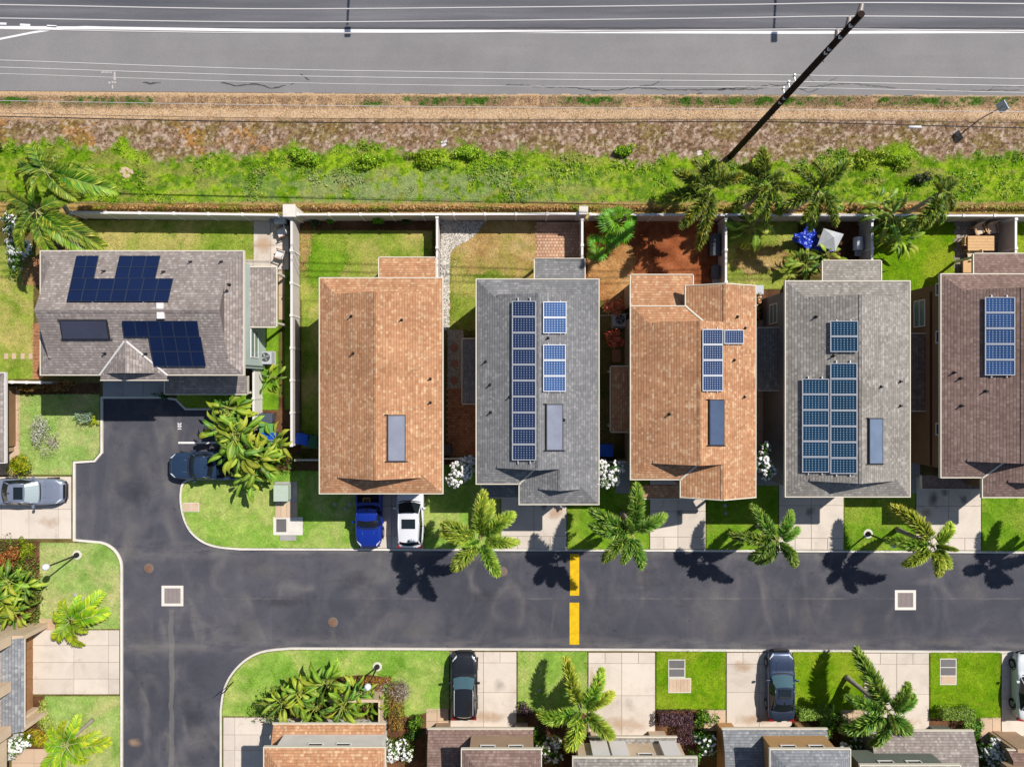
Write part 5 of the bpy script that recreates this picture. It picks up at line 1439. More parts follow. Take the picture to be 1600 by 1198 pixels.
def collector(label, x0, y0, x1, y1, zf, lift=.12, sk=0, tone='collector'):
    c = [RP(x0, y1, zf, lift), RP(x1, y1, zf, lift), RP(x1+sk, y0, zf, lift), RP(x0+sk, y0, zf, lift)]
    root = thing('solar_water_heater', label, 'solar heater', RP((x0+x1)/2, (y0+y1)/2, zf), 'flat solar water heater panels')
    n = (c[1]-c[0]).cross(c[3]-c[0]).normalized(); ex = (c[1]-c[0]).normalized(); ey = (c[3]-c[0]).normalized()
    mb = MB(); mb.hexa([p-n*.1 for p in c]+[p+n*.04 for p in c]); mb.build('casing', M['collector_edge'], root)
    f = .06; ins = [c[0]+(ex+ey)*f, c[1]+(-ex+ey)*f, c[2]+(-ex-ey)*f, c[3]+(ex-ey)*f]
    mb = MB(); mb.poly([p+n*.045 for p in ins]); mb.build('glass_cover', M[tone], root)
    mb = MB(); a, b = c[3], c[2]
    mb.tube([a-ex*.15-n*.02, a+ex*.05-n*.02], .03, 6); mb.tube([c[1]-n*.02, c[1]+ex*.15-n*.02], .03, 6); mb.tube([c[0]-ex*.12-n*.02, c[0]+ex*.05-n*.02], .03, 6); mb.build('pipe', M['blackmetal'], root)

ZE = 5.5
# ---- left house
h1 = House('house', 'taupe-roofed house with dark solar panels at the head of the short street', (250, 520), 'w_sage', 'sh_taupe')
zf1 = h1.roof(64, 393, 380, 585, ZE, axis='x', ends=('dutch', 'dutch'), g=1.0, gwall=M['sh_taupe'])
zf1b = h1.roof(157, 520, 261, 593, ZE, axis='y', ends=('dutch', 'open'), g=.62, walls=False, name='porch_gable_roof', dz=.01, skip_fascia=('n', 'w', 'e'))
for x, sx in ((157, 1), (261, -1)): h1.valley(x, 585, ZE, sx, 1, 2.02, mat='white')
h1.shed(258, 588, 386, 615, 3.0, 'n', .5, 'garage_roof', posts=True)
h1.shed(387, 418, 431, 510, 2.7, 'w', .5, 'lanai_roof')
r = h1.rect
X0, Y0, X1, Y1 = gx(64, ZE), gy(585, ZE), gx(380, ZE), gy(393, ZE)
h1.window('e', gy(540), 1.65, 3.05, 1.9, X1-.45, pane='paneg')
h1.part('corner_trim', 'w_green', X1-.47, gy(574), ZB, X1-.4, gy(572), 5.3)
for x, y in ((163, 424), (256, 425), (346, 409.5), (358, 445), (164, 552), (228, 552.5), (298, 409.5)): h1.vent(x, y, zf1)
for x, y, sz in ((251, 478, .2), (252, 493, .22)):
    p = RP(x, y, zf1, 0); h1.part('junction_box', 'white', p.x-sz, p.y-sz*.9, p.z-.04, p.x+sz, p.y+sz*.9, p.z+.12)
solar('dark-blue array of three rows on the upper slope of the left house', [(104, 435.5, 263, 471.5, 7, 2, 8), (112, 400, 147, 435.5, 2, 2, 7.5)], zf1, 'cell_black', 'frame_dark', .13, .025)
solar('dark-blue block of six panels right of a vent on the left house', [(179, 400, 243, 435.5, 3, 2, 8)], zf1, 'cell_black', 'frame_dark', .13, .025)
solar('dark-blue stepped array on the lower slope of the left house', [(194, 501, 312, 526, 6, 1, -3.5), (240.5, 526, 322, 572, 4, 2, -8)], zf1, 'cell_black', 'frame_dark', .13, .025)
collector('grey solar heater lying flat on the lower slope of the left house', 98, 500, 171.5, 530, zf1, .14, -5, 'collector_dark')
# ---- first orange house
h2 = House('house', 'orange-shingled house left of the fenced gravel yard, no solar cells', (600, 600), 'w_tan', 'sh_orange')
zf2 = h2.roof(500, 435, 691, 770, ZE)
h2.shed(593, 403, 680, 436, 2.7, 's', .5, 'lanai_roof')
for x, y in ((549, 494), (552, 552), (672, 592), (672, 629), (627, 500)): h2.vent(x, y, zf2)
collector('grey solar heater on the first orange roof', 605, 648, 633.5, 721, zf2, tone='collector_grey')
# ---- grey house
h3 = House('house', 'grey-shingled house with a long solar column in the middle of the row', (840, 600), 'w_grey', 'sh_grey')
zf3 = h3.roof(745, 437, 935, 755, ZE)
zf3b = h3.roof(812, 690, 935, 787, ZE, ends=('dutch', 'open'), g=1.2, dz=-.012, name='front_wing_roof', skip_fascia=('n',))
h3.valley(812, 755, ZE, 1, 1, 1.3)
h3.shed(836, 405, 913, 438, 2.7, 's', .5, 'lanai_roof')
h3.shed(753, 752, 813, 776, 2.9, 'n', .5, 'garage_roof', posts=False)
h3.shed(723, 530, 750, 630, 2.6, 'e', .45, 'side_porch_roof')
for x, y in ((759, 565), (766, 601), (767, 644), (797, 620), (856, 528), (881, 656)): h3.vent(x, y, zf3)
solar('ten-panel solar column on the left slope of the grey roof', [(800, 470, 838, 719, 1, 10)], zf3, 'cell_blue')
solar('paler five-panel solar column right of the grey ridge', [(848, 471, 885, 521, 1, 2), (848, 538, 884, 612, 1, 3)], zf3, 'cell_sky')
collector('pale solar heater on the right slope of the grey roof', 853, 631, 879.5, 704, zf3, tone='collector_grey')
# ---- second orange house
h4 = House('house', 'orange-shingled house with five solar panels and a red dirt back yard', (1080, 620), 'w_tan', 'sh_orange')
zf4 = h4.roof(986, 479, 1180, 748, ZE, ends=('dutch', 'dutch'), skip_fascia=())
zf4n = h4.roof(1072, 447, 1180, 600, ZE, ends=('open', 'gable'), dz=-.012, name='rear_wing_roof', skip_fascia=('s',))
zf4s = h4.roof(1064, 640, 1180, 776, ZE, ends=('gable', 'open'), dz=-.012, name='front_wing_roof', skip_fascia=('n',))
h4.valley(1072, 479, ZE, 1, -1, 1.45); h4.valley(1064, 748, ZE, 1, 1, 1.6)
h4.shed(986, 430, 1082, 479, 4.3, 's', .6, 'rear_porch_roof', walls=True)
h4.shed(1003, 758, 1149, 778, 3.0, 'n', .4, 'garage_roof', walls=False, posts=True)
h4.shed(955, 573, 988, 674, 2.6, 'e', .45, 'side_porch_roof')
for x, y in ((1152, 495), (1164, 512.5), (1147, 562.5), (1163, 620), (1046, 647)): h4.vent(x, y, zf4)
solar('five-panel solar group in an L on the second orange roof', [(1097, 514, 1129.5, 611, 1, 4), (1131, 515, 1162, 537.5, 1, 1)], zf4, 'cell_blue')
collector('blue-grey solar heater on the second orange roof', 1108, 624, 1131.5, 696, zf4, tone='collector_blue')
# ---- grey-brown house
h5 = House('house', 'warm grey shingled house with the largest white-framed solar array', (1320, 600), 'w_grey', 'sh_warmgrey')
zf5 = h5.roof(1228, 440, 1421, 775, ZE)
h5.shed(1286, 408, 1376, 441, 2.7, 's', .5, 'lanai_roof')
h5.shed(1184, 513, 1232, 609, 2.8, 'e', .5, 'side_porch_roof')
for x, y in ((1275, 495), (1302, 556), (1376, 604), (1406, 596), (1406, 634)): h5.vent(x, y, zf5)
X5 = gx(1228, ZE)+.45
h5.window('w', gy(495), 1.5, 2.9, 1.35, X5, pane='paneg')
solar('fifteen-panel solar array on the warm grey roof', [(1297, 501, 1341.5, 550, 1, 2), (1297, 567, 1340, 740, 1, 7), (1253, 591.5, 1296, 738, 1, 6)], zf5, 'cell_teal')
collector('pale solar heater on the right slope of the warm grey roof', 1357.5, 653, 1379, 725, zf5, tone='collector_sky')
# ---- brown house
h6 = House('house', 'brown-shingled house cut by the right edge of the picture', (1560, 600), 'w_brown', 'sh_brown')
zf6 = h6.roof(1471, 429, 1664, 745, ZE)
zf6b = h6.roof(1536, 690, 1664, 776, ZE, ends=('dutch', 'open'), g=1.2, dz=-.012, name='front_wing_roof', skip_fascia=('n',))
h6.valley(1536, 745, ZE, 1, 1, 1.3)
h6.shed(1522, 397, 1620, 430, 2.7, 's', .5, 'lanai_roof')
h6.shed(1441, 743, 1538, 763, 2.9, 'n', .5, 'garage_roof', posts=False)
h6.shed(1418, 522, 1476, 641, 2.8, 'e', .5, 'side_porch_roof')
for x, y in ((1491, 582), (1501, 591), (1540, 611), (1502, 634)): h6.vent(x, y, zf6)
X6 = gx(1471, ZE)+.45
h6.window('w', gy(495), 1.7, 3.0, 1.8, X6, pane='paneg')
h6.window('w', gy(465), 4.2, 5.1, .8, X6); h6.window('w', gy(533), 4.2, 5.1, .8, X6); h6.window('w', gy(664), 4.2, 5.1, .8, X6)
h6.part('storey_band', 'bandb', X6-.04, gy(745, ZE)+.5, 3.55, X6+.02, gy(440, ZE)-.4, 3.75)
solar('five-panel solar column on the brown roof', [(1538.5, 464, 1586.5, 586.5, 1, 5)], zf6, 'cell_sky')
# ---- street fronts of the row: garage doors and upper windows
def front(h, ymain, ywing, door, wins):
    Yd = gy(ymain if door[2] == 'm' else ywing, ZE)+.45
    gd = h.part('garage_door', 'door', gx(door[0]), Yd-.06, ZB-.02, gx(door[1]), Yd+.05, 2.3)
    for k in range(4):
        mb = MB(); mb.box(gx(door[0])+.05, Yd-.09, ZB+.05+k*.54, gx(door[1])-.05, Yd-.06, ZB+.55+k*.54); mb.build('door_panel', M['door'], gd)
    for x, w, z, pl in wins:
        h.window('s', gx(x), z, z+1.2, w, gy(ymain if pl == 'm' else ywing, ZE)+.45)
front(h2, 770, 770, (570, 656, 'm'), ((590, 1.3, 3.6, 'm'), (650, 1.3, 3.6, 'm')))
front(h3, 755, 787, (830, 884, 'w'), ((770, 1.1, 3.6, 'm'), (838, 1.2, 3.6, 'w'), (885, 1.2, 3.6, 'w')))
front(h4, 748, 776, (1056, 1098, 'w'), ((1000, 1.1, 3.7, 'm'), (1072, 1.2, 3.7, 'w'), (1110, 1.2, 3.7, 'w')))
front(h5, 775, 775, (1222, 1312, 'm'), ((1220, 1.3, 3.6, 'm'), (1300, 1.3, 3.6, 'm')))
front(h6, 745, 776, (1470, 1528, 'w'), ((1430, 1.1, 3.7, 'm'), (1490, 1.2, 3.6, 'w'), (1530, 1.2, 3.6, 'w')))
# ---- left edge house
h0 = House('house', 'low house with a pale roof edge at the left margin', (-60, 660), 'w_brown', 'sh_taupe')
h0.roof(-190, 583, 7, 722, 2.5, .4, axis='y', ends=('hip', 'hip'), wall_inset=.9, trim='white')
for yy in (608, 668, 701):
    p = P(21, yy); h0.part('post', 'w_tan', p.x-.16, p.y-.13, ZB-.03, p.x+.16, p.y+.13, 2.3)
# ---- south row: two-storey houses whose fronts face the street
def south_house(label, x0, x1, ylow, u0, u1, yup, wall, roof, door=(0, 0), band=None, base_y=1128, wing=True):
    cx = (u0+u1)/2
    h = House('house', label, (cx, 1180), wall, roof)
    zl, zu = 2.5, 5.3
    YF = gy(base_y)
    Yl = gy(ylow, zl)
    # ground floor with garage door
    X0, X1 = gx(x0, zl)+.3, gx(x1, zl)-.3
    h.part('wall', wall, X0, YF-12, ZB-.03, X1, YF-.35, zl-.05)
    for a, b in ((X0, gx(door[0])), (gx(door[1]), X1)):
        h.part('pier', wall, a, YF-.36, ZB-.03, b, YF, zl-.06)
    gd = h.part('garage_door', 'door', gx(door[0]), YF-.4, ZB-.02, gx(door[1]), YF-.3, 2.3)
    for k in range(4):
        mb = MB(); mb.box(gx(door[0])+.05, YF-.3, ZB+.05+k*.54, gx(door[1])-.05, YF-.27, ZB+.05+k*.54+.5); mb.build('door_panel', M['door'], gd)
    # skirt roof over the ground floor
    zi = zl+.5; Yi = YF-.55
    pts = [(X0-.3, Yl, zl), (X1+.3, Yl, zl), (X1+.3, Yi, zi), (X0-.3, Yi, zi)]
    mb = MB(); mb.roofpoly(pts)
    mb.roofpoly([(X0-.3, Yi, zi), (X1+.3, Yi, zi), (X1+.3, Yi-7, zi+.55), (X0-.3, Yi-7, zi+.55)])
    ro = mb.build('garage_roof', M[roof], h.root); sol = ro.modifiers.new('deck', 'SOLIDIFY'); sol.thickness = .08; sol.offset = -1
    f = MB(); f.box(X0-.36, Yl+.01, zl-.16, X1+.36, Yl+.07, zl+.03); f.build('fascia', M['trim'], h.root)
    # upper floor
    zfu = h.roof(u0, yup, u1, yup+300, zu, .42, ends=('dutch', 'dutch'), g=1.3, wall_inset=.42, wz0=2.6, wall=M[band or wall])
    U0, U1, V = gx(u0, zu), gx(u1, zu), gy(yup, zu)
    h.window('n', (U0+U1)/2-.9, 3.9, 4.9, 1.0, V-.42); h.window('n', (U0+U1)/2+.9, 3.9, 4.9, 1.0, V-.42)
    return h, (U0, U1, V, X0, X1, YF)
b1, q = south_house('small orange-roofed house behind the corner garden at the bottom', 427, 602, 1131, 413, 601, 1168, 'w_white', 'sh_orange', (440, 500), base_y=1122)
b1.part('courtyard_wall', 'w_cream', gx(600, 0)-.12, gy(1125), ZB-.03, gx(600), gy(1080), 1.5); b1.part('courtyard_wall', 'w_cream', gx(520), gy(1082)-.0, ZB-.03, gx(600)-.13, gy(1078), 1.5)
b2, q = south_house('brown-roofed house at the bottom behind the black car', 669, 833, 1139, 722, 845, 1171, 'w_tan', 'sh_brown', (704, 805), base_y=1127)
b3, q = south_house('warm grey roofed house at the bottom with white battens', 921, 1057, 1152, 896, 1088, 1184, 'w_cream', 'sh_warmgrey', (930, 1012), base_y=1140)
for x in (938, 968, 1048):
    b3.part('batten_bay', 'white', gx(x, 4)-.55, q[2]-.45, 2.9, gx(x, 4)+.55, q[2]-.12, 5.1)
b4, q = south_house('slate-roofed house at the bottom behind the blue-grey sedan', 1129, 1292, 1139, 1204, 1328, 1171, 'w_ochre', 'sh_slate', (1142, 1240), base_y=1127)
b5, q = south_house('grey-green walled house at the bottom under the leaning palm', 1360, 1521, 1142, 1345, 1500, 1196, 'w_green', 'sh_taupe', (1358, 1450), base_y=1132)
b6, q = south_house('tan-walled house at the lower right corner', 1575, 1740, 1172, 1600, 1760, 1215, 'w_tan', 'sh_brown', (1585, 1668), base_y=1141)
b6.part('wing_wall', 'w_tan', gx(1549), gy(1260), ZB-.03, gx(1549)+.45, gy(1140), 2.6)
# ---- tan house at lower left
l2 = House('house', 'tan house with a slatted wooden garage door at the lower left', (20, 1040), 'w_cream', 'sh_slate')
Xf = gx(62)
l2.part('wall', 'w_cream', Xf-9, gy(1112), ZB-.03, Xf-.45, gy(972), 2.75)
for a, b in ((972, 984), (1103, 1112)): l2.part('pier', 'w_cream', Xf-.45, gy(b), ZB-.03, Xf, gy(a), 2.75)
gd = l2.part('garage_door', 'wood', Xf-.5, gy(1103), ZB-.02, Xf-.4, gy(984), 2.35)
for k in range(5):
    mb = MB(); a = gy(1102)+k*(gy(985)-gy(1102))/5; b = gy(1102)+(k+1)*(gy(985)-gy(1102))/5
    for j in range(4): mb.box(Xf-.4, a+.05, .16+j*.55, Xf-.36, b-.05, .16+j*.55+.5)
    mb.build('door_panel', M['wood'], gd)
l2.part('lintel', 'white', Xf+.5, gy(1108), 2.5, Xf+.72, gy(978), 2.72)
mb = MB(); mb.roofpoly([(Xf+.78, gy(1112), 2.75), (Xf+.78, gy(974), 2.75), (Xf-.35, gy(974), 3.35), (Xf-.35, gy(1112), 3.35)]); mb.build('garage_roof', M['sh_slate'], l2.root)
for yy in (975, 1110): l2.part('bracket_wall', 'w_cream', Xf, gy(yy)-.15, ZB-.03, Xf+.7, gy(yy)+.15, 2.7)
l2.part('upper_wall', 'w_cream', Xf-9, gy(1200), 2.76, Xf-.35, gy(968), 5.4)
for yy in (974, 1042, 1106): l2.part('pier', 'w_cream', Xf-.35, gy(yy)-.32, 3.2, Xf+.25, gy(yy)+.32, 5.35)
l2.part('wall', 'w_white', Xf-9, gy(1170), ZB-.03, Xf-1.2, gy(1113), 2.7)
# ------------------------------------------------------------------ boundary walls and fences, panel by panel
M['wallface'] = simple('wall_panel', A(214, 204, 198), .8, .2, .1, 1.2)
def wall(label, a, b, h=1.75, step=48, name='boundary_wall', mat='wallface', cap='white', th=.12, endpost=True, cat='wall'):
    """a, b: photo pixels of the foot of the wall"""
    A_, B_ = P(*a), P(*b); d = B_-A_; L = d.length; d.normalize(); n = Vector((-d.y, d.x, 0))
    root = thing(name, label, cat, (A_.x, A_.y, ZB))
    k = max(1, round(L/(step*S)))
    for i in range(k):
        p = A_+d*(L*i/k+.06); q = A_+d*(L*(i+1)/k-.06)
        mb = MB(); mb.obox((p+q)/2+Vector((0, 0, ZB+h/2-.03)), d, n, (0, 0, 1), (q-p).length/2, th/2*.7, h/2)
        mb.build('wall_panel', M[mat], root)
        mb = MB(); mb.obox((p+q)/2+Vector((0, 0, ZB+h-.005)), d, n, (0, 0, 1), (q-p).length/2, th/2+.015, .03); mb.build('cap', M[cap], root)
    for i in range(k+1):
        p = A_+d*(L*i/k)
        mb = MB(); mb.obox(p+Vector((0, 0, ZB+h/2)), d, n, (0, 0, 1), .06, th/2+.02, h/2+.03)
        mb.obox(p+Vector((0, 0, ZB+h+.05)), d, n, (0, 0, 1), .085, th/2+.045, .025); mb.build('post', M[cap], root)
    return root
def pillar(label, px, py, s=.5, h=2.0):
    p = P(px, py); root = thing('wall_pillar', label, 'pillar', (p.x, p.y, ZB), 'wall pillars')
    mb = MB(); mb.box(p.x-s/2, p.y-s/2, ZB-.03, p.x+s/2, p.y+s/2, ZB+h); mb.build('shaft', M['kerb'], root, bevel=.02)
    mb = MB(); mb.box(p.x-s/2-.05, p.y-s/2-.05, ZB+h, p.x+s/2+.05, p.y+s/2+.05, ZB+h+.08); mb.build('cap', M['kerb'], root, bevel=.02)
wall('pale boundary wall along the verge behind the left house', (137, 341.5), (446, 345.5))
wall('pale boundary wall along the verge from the white pillar to the middle pillar', (478, 345), (900, 344))
wall('pale boundary wall along the verge right of the middle pillar', (918, 345), (1760, 347))
pillar('thick white pillar where the long white wall meets the boundary wall', 467, 341, .75, 2.05)
pillar('white pillar at the corner of the paver patio', 907, 340, .5, 2.0)
wall('long bright white wall between the left house and the first orange house', (468, 350), (468, 692), 1.7)
wall('dividing wall between the first orange house and the gravel strip', (687, 349), (687, 712), 1.6)
wall('dividing wall between paver patio and red dirt yard', (906, 351), (906, 430), 1.6)
wall('dividing wall below the utility pole at the right of the red dirt yard', (1122, 351), (1122, 446), 1.75)
wall('dividing wall right of the blue tarp', (1342, 352), (1342, 440), 1.75)
wall('dividing wall right of the patio table', (1558, 352), (1558, 440), 1.75)
wall('white fence top running from the left edge to the left house', (-20, 596), (90, 597.5), 1.6, 24, 'garden_fence', 'white', cat='fence')
wall('short white fence beside the refuse bins', (410, 576), (410, 668), 1.6, 40, 'garden_fence', 'white', cat='fence')
wall('white side fence at the left house rear corner', (128, 352), (133, 392), 1.5, 40, 'garden_fence', 'white', cat='fence')
wall('low gate fence left of the first orange house front', (470, 716), (506, 716), 1.0, 40, 'gate_fence', 'trim', 'trim', .06, cat='fence')
wall('low gate fence left of the grey house front', (691, 714), (748, 714), 1.0, 30, 'gate_fence', 'trim', 'trim', .06, cat='fence')
wall('low gate fence left of the second orange house front', (934, 719), (988, 719), 1.0, 30, 'gate_fence', 'trim', 'trim', .06, cat='fence')
wall('low gate fence left of the warm grey house front', (1172, 717), (1212, 718), 1.0, 30, 'gate_fence', 'trim', 'trim', .06, cat='fence')

# ------------------------------------------------------------------ utility pole, wires, road sign, lamps
M['creosote'] = simple('creosote_wood', A(52, 36, 30), .85, .15, .35, 3, bump=.4)
M['wire_pale'] = simple('pale_wire', A(226, 220, 218), .5, .4, 0)
M['wire_dark'] = simple('dark_wire', (.02, .018, .018), .6, .3, 0)
M['insul'] = simple('grey_insulator', A(168, 156, 150), .4, .4, .08)
HP = 19.2
pb = P(1140, 246); pt = P(1346, 22, HP)
pole = thing('utility_pole', 'tall dark wooden utility pole leaning up and right over the highway edge', 'pole', (pb.x, pb.y, ZB))
mb = MB(); mb.tube([(pb.x, pb.y, ZB-.05), ((pb.x+pt.x)/2, (pb.y+pt.y)/2, HP/2), (pt.x, pt.y, HP)], [.21, .185, .155], 14); mb.build('shaft', M['creosote'], pole)
def on_pole(py):
    """point of the pole axis that shows at photo row py"""
    lo, hi = 0, 1
    for _ in range(40):
        m = (lo+hi)/2; p = pb.lerp(pt, m); p.z = HP*m
        y = 599 - p.y/(S*(1-p.z/CAMH))
        if y > py: lo = m
        else: hi = m
    p = pb.lerp(pt, lo); p.z = HP*lo
    return p
ATT = {}
for key, (row, wx, wy) in {'a': (27, 1347, 5), 'b': (45, 1327, 26), 'c': (63, 1308, 46)}.items():
    p = on_pole(row); q = P(wx, wy, p.z+.05); ATT[key] = q
    d = (q-p)
    mb = MB(); pts = [p+d*t for t in np.linspace(.12, 1, 14)]; mb.tube(pts, [.13-.06*i/13+(.035 if i % 2 else 0) for i in range(14)], 10); mb.build('insulator', M['insul'], pole)
for key, (row, wx, wy) in {'d': (133, 1241, 118), 'e': (143, 1232, 128), 'f': (152, 1224, 138)}.items():
    p = on_pole(row); q = P(wx, wy, p.z+.05); ATT[key] = q
    mb = MB(); mb.bar(p, q, .05, .05); mb.tube([q-Vector((0, 0, .1)), q+Vector((0, 0, .12))], [.07, .045], 8); mb.build('insulator', M['alu'], pole)
for row in (36, 54, 73, 79, 150, 157):
    p = on_pole(row); mb = MB(); mb.obox(p+Vector((-.10, -.12, 0)), (1, 0, 0), (0, 1, 0), (0, 0, 1), .07, .07, .06); mb.build('bolt_plate', M['alu'], pole)
for row in (89, 112, 175):
    p = on_pole(row); mb = MB(); mb.bar(p+Vector((-.24, -.1, 0)), p+Vector((.1, -.24, 0)), .03, .03); mb.build('step_bolt', M['bandb'], pole)
def wire(label, pts, r, mat, key=None):
    """pts: (px, py, height)"""
    W = [P(*p) for p in pts]
    # smooth with Catmull-Rom
    out = []
    for i in range(len(W)-1):
        p0, p1, p2, p3 = W[max(0, i-1)], W[i], W[i+1], W[min(len(W)-1, i+2)]
        for k in range(8):
            t = k/8
            out.append(.5*((2*p1)+(-p0+p2)*t+(2*p0-5*p1+4*p2-p3)*t*t+(-p0+3*p1-3*p2+p3)*t**3))
    out.append(W[-1])
    mb = MB(); mb.tube(out, r, 6); o = mb.build('power_line', M[mat]); tag(o, label, 'wire', 'overhead power lines')
za, zb, zc = ATT['a'].z, ATT['b'].z, ATT['c'].z
wire('uppermost pale power line, across the highway lanes', [(-400, 3, za-.2), (0, 8, za-.6), (400, 14.5, za-.9), (800, 12, za-.6), (1150, 8, za-.2), (1347, 5, za+.05), (1600, 6.5, za-.2), (2000, 10, za-.6)], .032, 'wire_pale')
wire('second pale power line from the top', [(-400, 24, zb-.2), (0, 29, zb-.6), (400, 35, zb-.9), (800, 32.5, zb-.6), (1150, 28.5, zb-.2), (1327, 26, zb+.05), (1600, 28, zb-.2), (2000, 31, zb-.6)], .032, 'wire_pale')
wire('third pale power line, running beside the white edge line', [(-400, 42, zc-.2), (0, 46, zc-.6), (200, 49.5, zc-.8), (400, 52, zc-.9), (700, 51.5, zc-.7), (1150, 47, zc-.2), (1308, 46, zc+.05), (1600, 49, zc-.2), (2000, 52, zc-.6)], .032, 'wire_pale')
zd = ATT['d'].z
wire('upper of the three pale lines over the road shoulder', [(-400, 82, zd-.7), (0, 94.5, zd-.8), (400, 108, zd-.8), (800, 114, zd-.5), (1241, 118, zd+.05), (1600, 123.5, zd-.3), (2000, 128, zd-.6)], .028, 'wire_pale')
ze_ = ATT['e'].z
wire('middle of the three pale lines over the road shoulder', [(-400, 93, ze_-.7), (0, 105.5, ze_-.8), (400, 118, ze_-.8), (800, 124, ze_-.5), (1232, 128, ze_+.05), (1600, 134.5, ze_-.3), (2000, 139, ze_-.6)], .028, 'wire_pale')
zf_ = ATT['f'].z
wire('lowest of the three pale lines over the road shoulder', [(-400, 104, zf_-.7), (0, 115.5, zf_-.8), (400, 128.5, zf_-.8), (800, 135, zf_-.5), (1224, 137, zf_+.05), (1600, 145, zf_-.3), (2000, 149, zf_-.6)], .022, 'wire_pale')
p = on_pole(172)
wire('thin tan cable above the straw verge', [(-400, 152, p.z-.6), (0, 157.5, p.z-.7), (400, 164, p.z-.6), (800, 168, p.z-.4), (1203, 171, p.z), (1600, 175, p.z-.3), (2000, 178, p.z-.6)], .016, 'wire_pale')
p = on_pole(189)
wire('thick dark cable over the brown weeds', [(-400, 172, p.z-.6), (0, 182, p.z-.7), (400, 190.5, p.z-.7), (800, 192.5, p.z-.4), (1187, 190.5, p.z), (1600, 200, p.z-.3), (2000, 204, p.z-.5)], .032, 'wire_dark')
wire('thin dark cable just above the thick one', [(-400, 168, p.z-.4), (0, 177, p.z-.5), (400, 184.5, p.z-.5), (800, 187, p.z-.3), (1190, 187, p.z+.15), (1600, 192, p.z-.1), (2000, 196, p.z-.4)], .014, 'wire_dark')
c = P(1429, 199, p.z-.2); mb = MB(); mb.tube([c+Vector((-.42, 0, .02)), c+Vector((-.36, 0, .02)), c+Vector((.36, 0, .02)), c+Vector((.42, 0, .02))], [.03, .09, .09, .03], 8)
tag(mb.build('cable_splice', M['white']), 'white splice box on the dark cable', 'cable box')
# road sign
sb = P(1527, 189); root = thing('road_sign', 'small blue-grey road sign on a post at the right of the verge', 'sign', (sb.x, sb.y, .12))
mb = MB(); mb.box(sb.x-.03, sb.y-.03, .1, sb.x+.03, sb.y+.03, 2.75); mb.build('post', M['grey'], root)
M['sign'] = simple('sign_blue', A(190, 216, 250), .5, .4, .2, 5)
d1, n = Vector((-.49, .87, 0)), Vector((-.87, -.49, 0))
mb = MB(); mb.obox((sb.x, sb.y, 2.55), d1, n, (0, 0, 1), .34, .02, .42); mb.build('sign_plate', M['sign'], root)
mb = MB()
for k in (-1, 1): mb.obox((sb.x+d1.x*.16*k, sb.y+d1.y*.16*k, 2.55), d1, n, (0, 0, 1), .035, .026, .3)
mb.obox((sb.x, sb.y, 2.7), d1, n, (0, 0, 1), .3, .028, .03); mb.build('stiffener', M['alu'], root)
# street lamps of the estate: footing, post, globe
def lamp(label, base, h=3.5):
    p = P(*base); root = thing('street_lamp', label, 'street lamp', (p.x, p.y, ZB), 'globe street lamps')
    mb = MB(); mb.lathe((p.x, p.y, ZB-.03), [(.33, 0), (.33, .06), (.3, .075)], 20); mb.build('footing', M['kerb'], root)
    mb = MB(); mb.lathe((p.x, p.y, ZB), [(.19, .03), (.17, .16), (.1, .32), (.06, .42), (.05, h-.5), (.09, h-.42), (.1, h-.34)], 14); mb.build('post', M['blackmetal'], root)
    mb = MB(); mb.lathe((p.x, p.y, ZB+h-.36), [(.1, 0), (.18, .06), (.225, .17), (.225, .27), (.18, .38), (.09, .45), (.03, .47)], 18); mb.build('globe', M['globe'], root)
    mb = MB(); mb.lathe((p.x, p.y, ZB+h+.1), [(.035, 0), (.05, .03), (.01, .1)], 8); mb.build('finial', M['globe'], root)
M['globe'] = simple('white_globe', A(244, 246, 252), .25, .5, 0)
lamp('black street lamp with white globe on the rounded left lawn', (122, 866))
lamp('black street lamp with white globe on the lawn beside the leaning palm', (1355, 833))
lamp('black street lamp with white globe in the bottom corner garden', (590, 1040))
# highway lights north of the frame: only their shadows reach the picture
def hwy_light(label, sx, sy):
    h = 9.5; k = h/CAMH
    hx, hy = gx(sx) - SHX*h, gy(sy) - SHY*h
    root = thing('highway_light', label, 'street lamp', (hx+.1, hy+3.6, .1), 'highway lights')
    mb = MB(); mb.tube([(hx+.1, hy+3.6, .08), (hx+.1, hy+3.6, h-.4), (hx+.08, hy+3.2, h), (hx, hy+.5, h+.1)], [.14, .1, .08, .06], 8); mb.build('mast', M['grey'], root)
    mb = MB(); mb.obox((hx, hy, h+.08), (1, 0, 0), (0, 1, 0), (0, 0, 1), .2, .36, .08); mb.build('lamp_head', M['grey'], root, bevel=.05)
hwy_light('highway light beyond the top edge whose shadow falls left of centre', 543, 52)
hwy_light('highway light beyond the top edge whose shadow falls on the right', 1208, 60)

# ------------------------------------------------------------------ street iron and utility boxes
M['rust'] = simple('rusty_iron', A(138, 104, 84), .9, .15, .4, 14)
M['rustring'] = simple('rust_stained_collar', A(128, 112, 104), .9, .2, .2, 6)
for x, y, lab in ((232, 888, 'rusty manhole cover near the left lamp lawn'), (520, 972, 'rusty manhole cover on the southern lane'), (785, 893, 'faint manhole cover below the middle palm')):
    p = P(x, y); root = thing('manhole_cover', lab, 'manhole', (p.x, p.y, 0), 'manhole covers')
    mb = MB(); mb.lathe((p.x, p.y, -.02), [(.37, 0), (.37, .026), (.27, .028)], 22); mb.build('collar', M['rustring'], root)
    mb = MB(); mb.lathe((p.x, p.y, 0), [(.21, 0), (.21, .030), (.19, .031)], 22)
    mb.build('lid', M['rust'] if x < 700 else M['rustring'], root)
M['grate'] = simple('grate_iron', A(168, 154, 150), .8, .2, .12, 5)
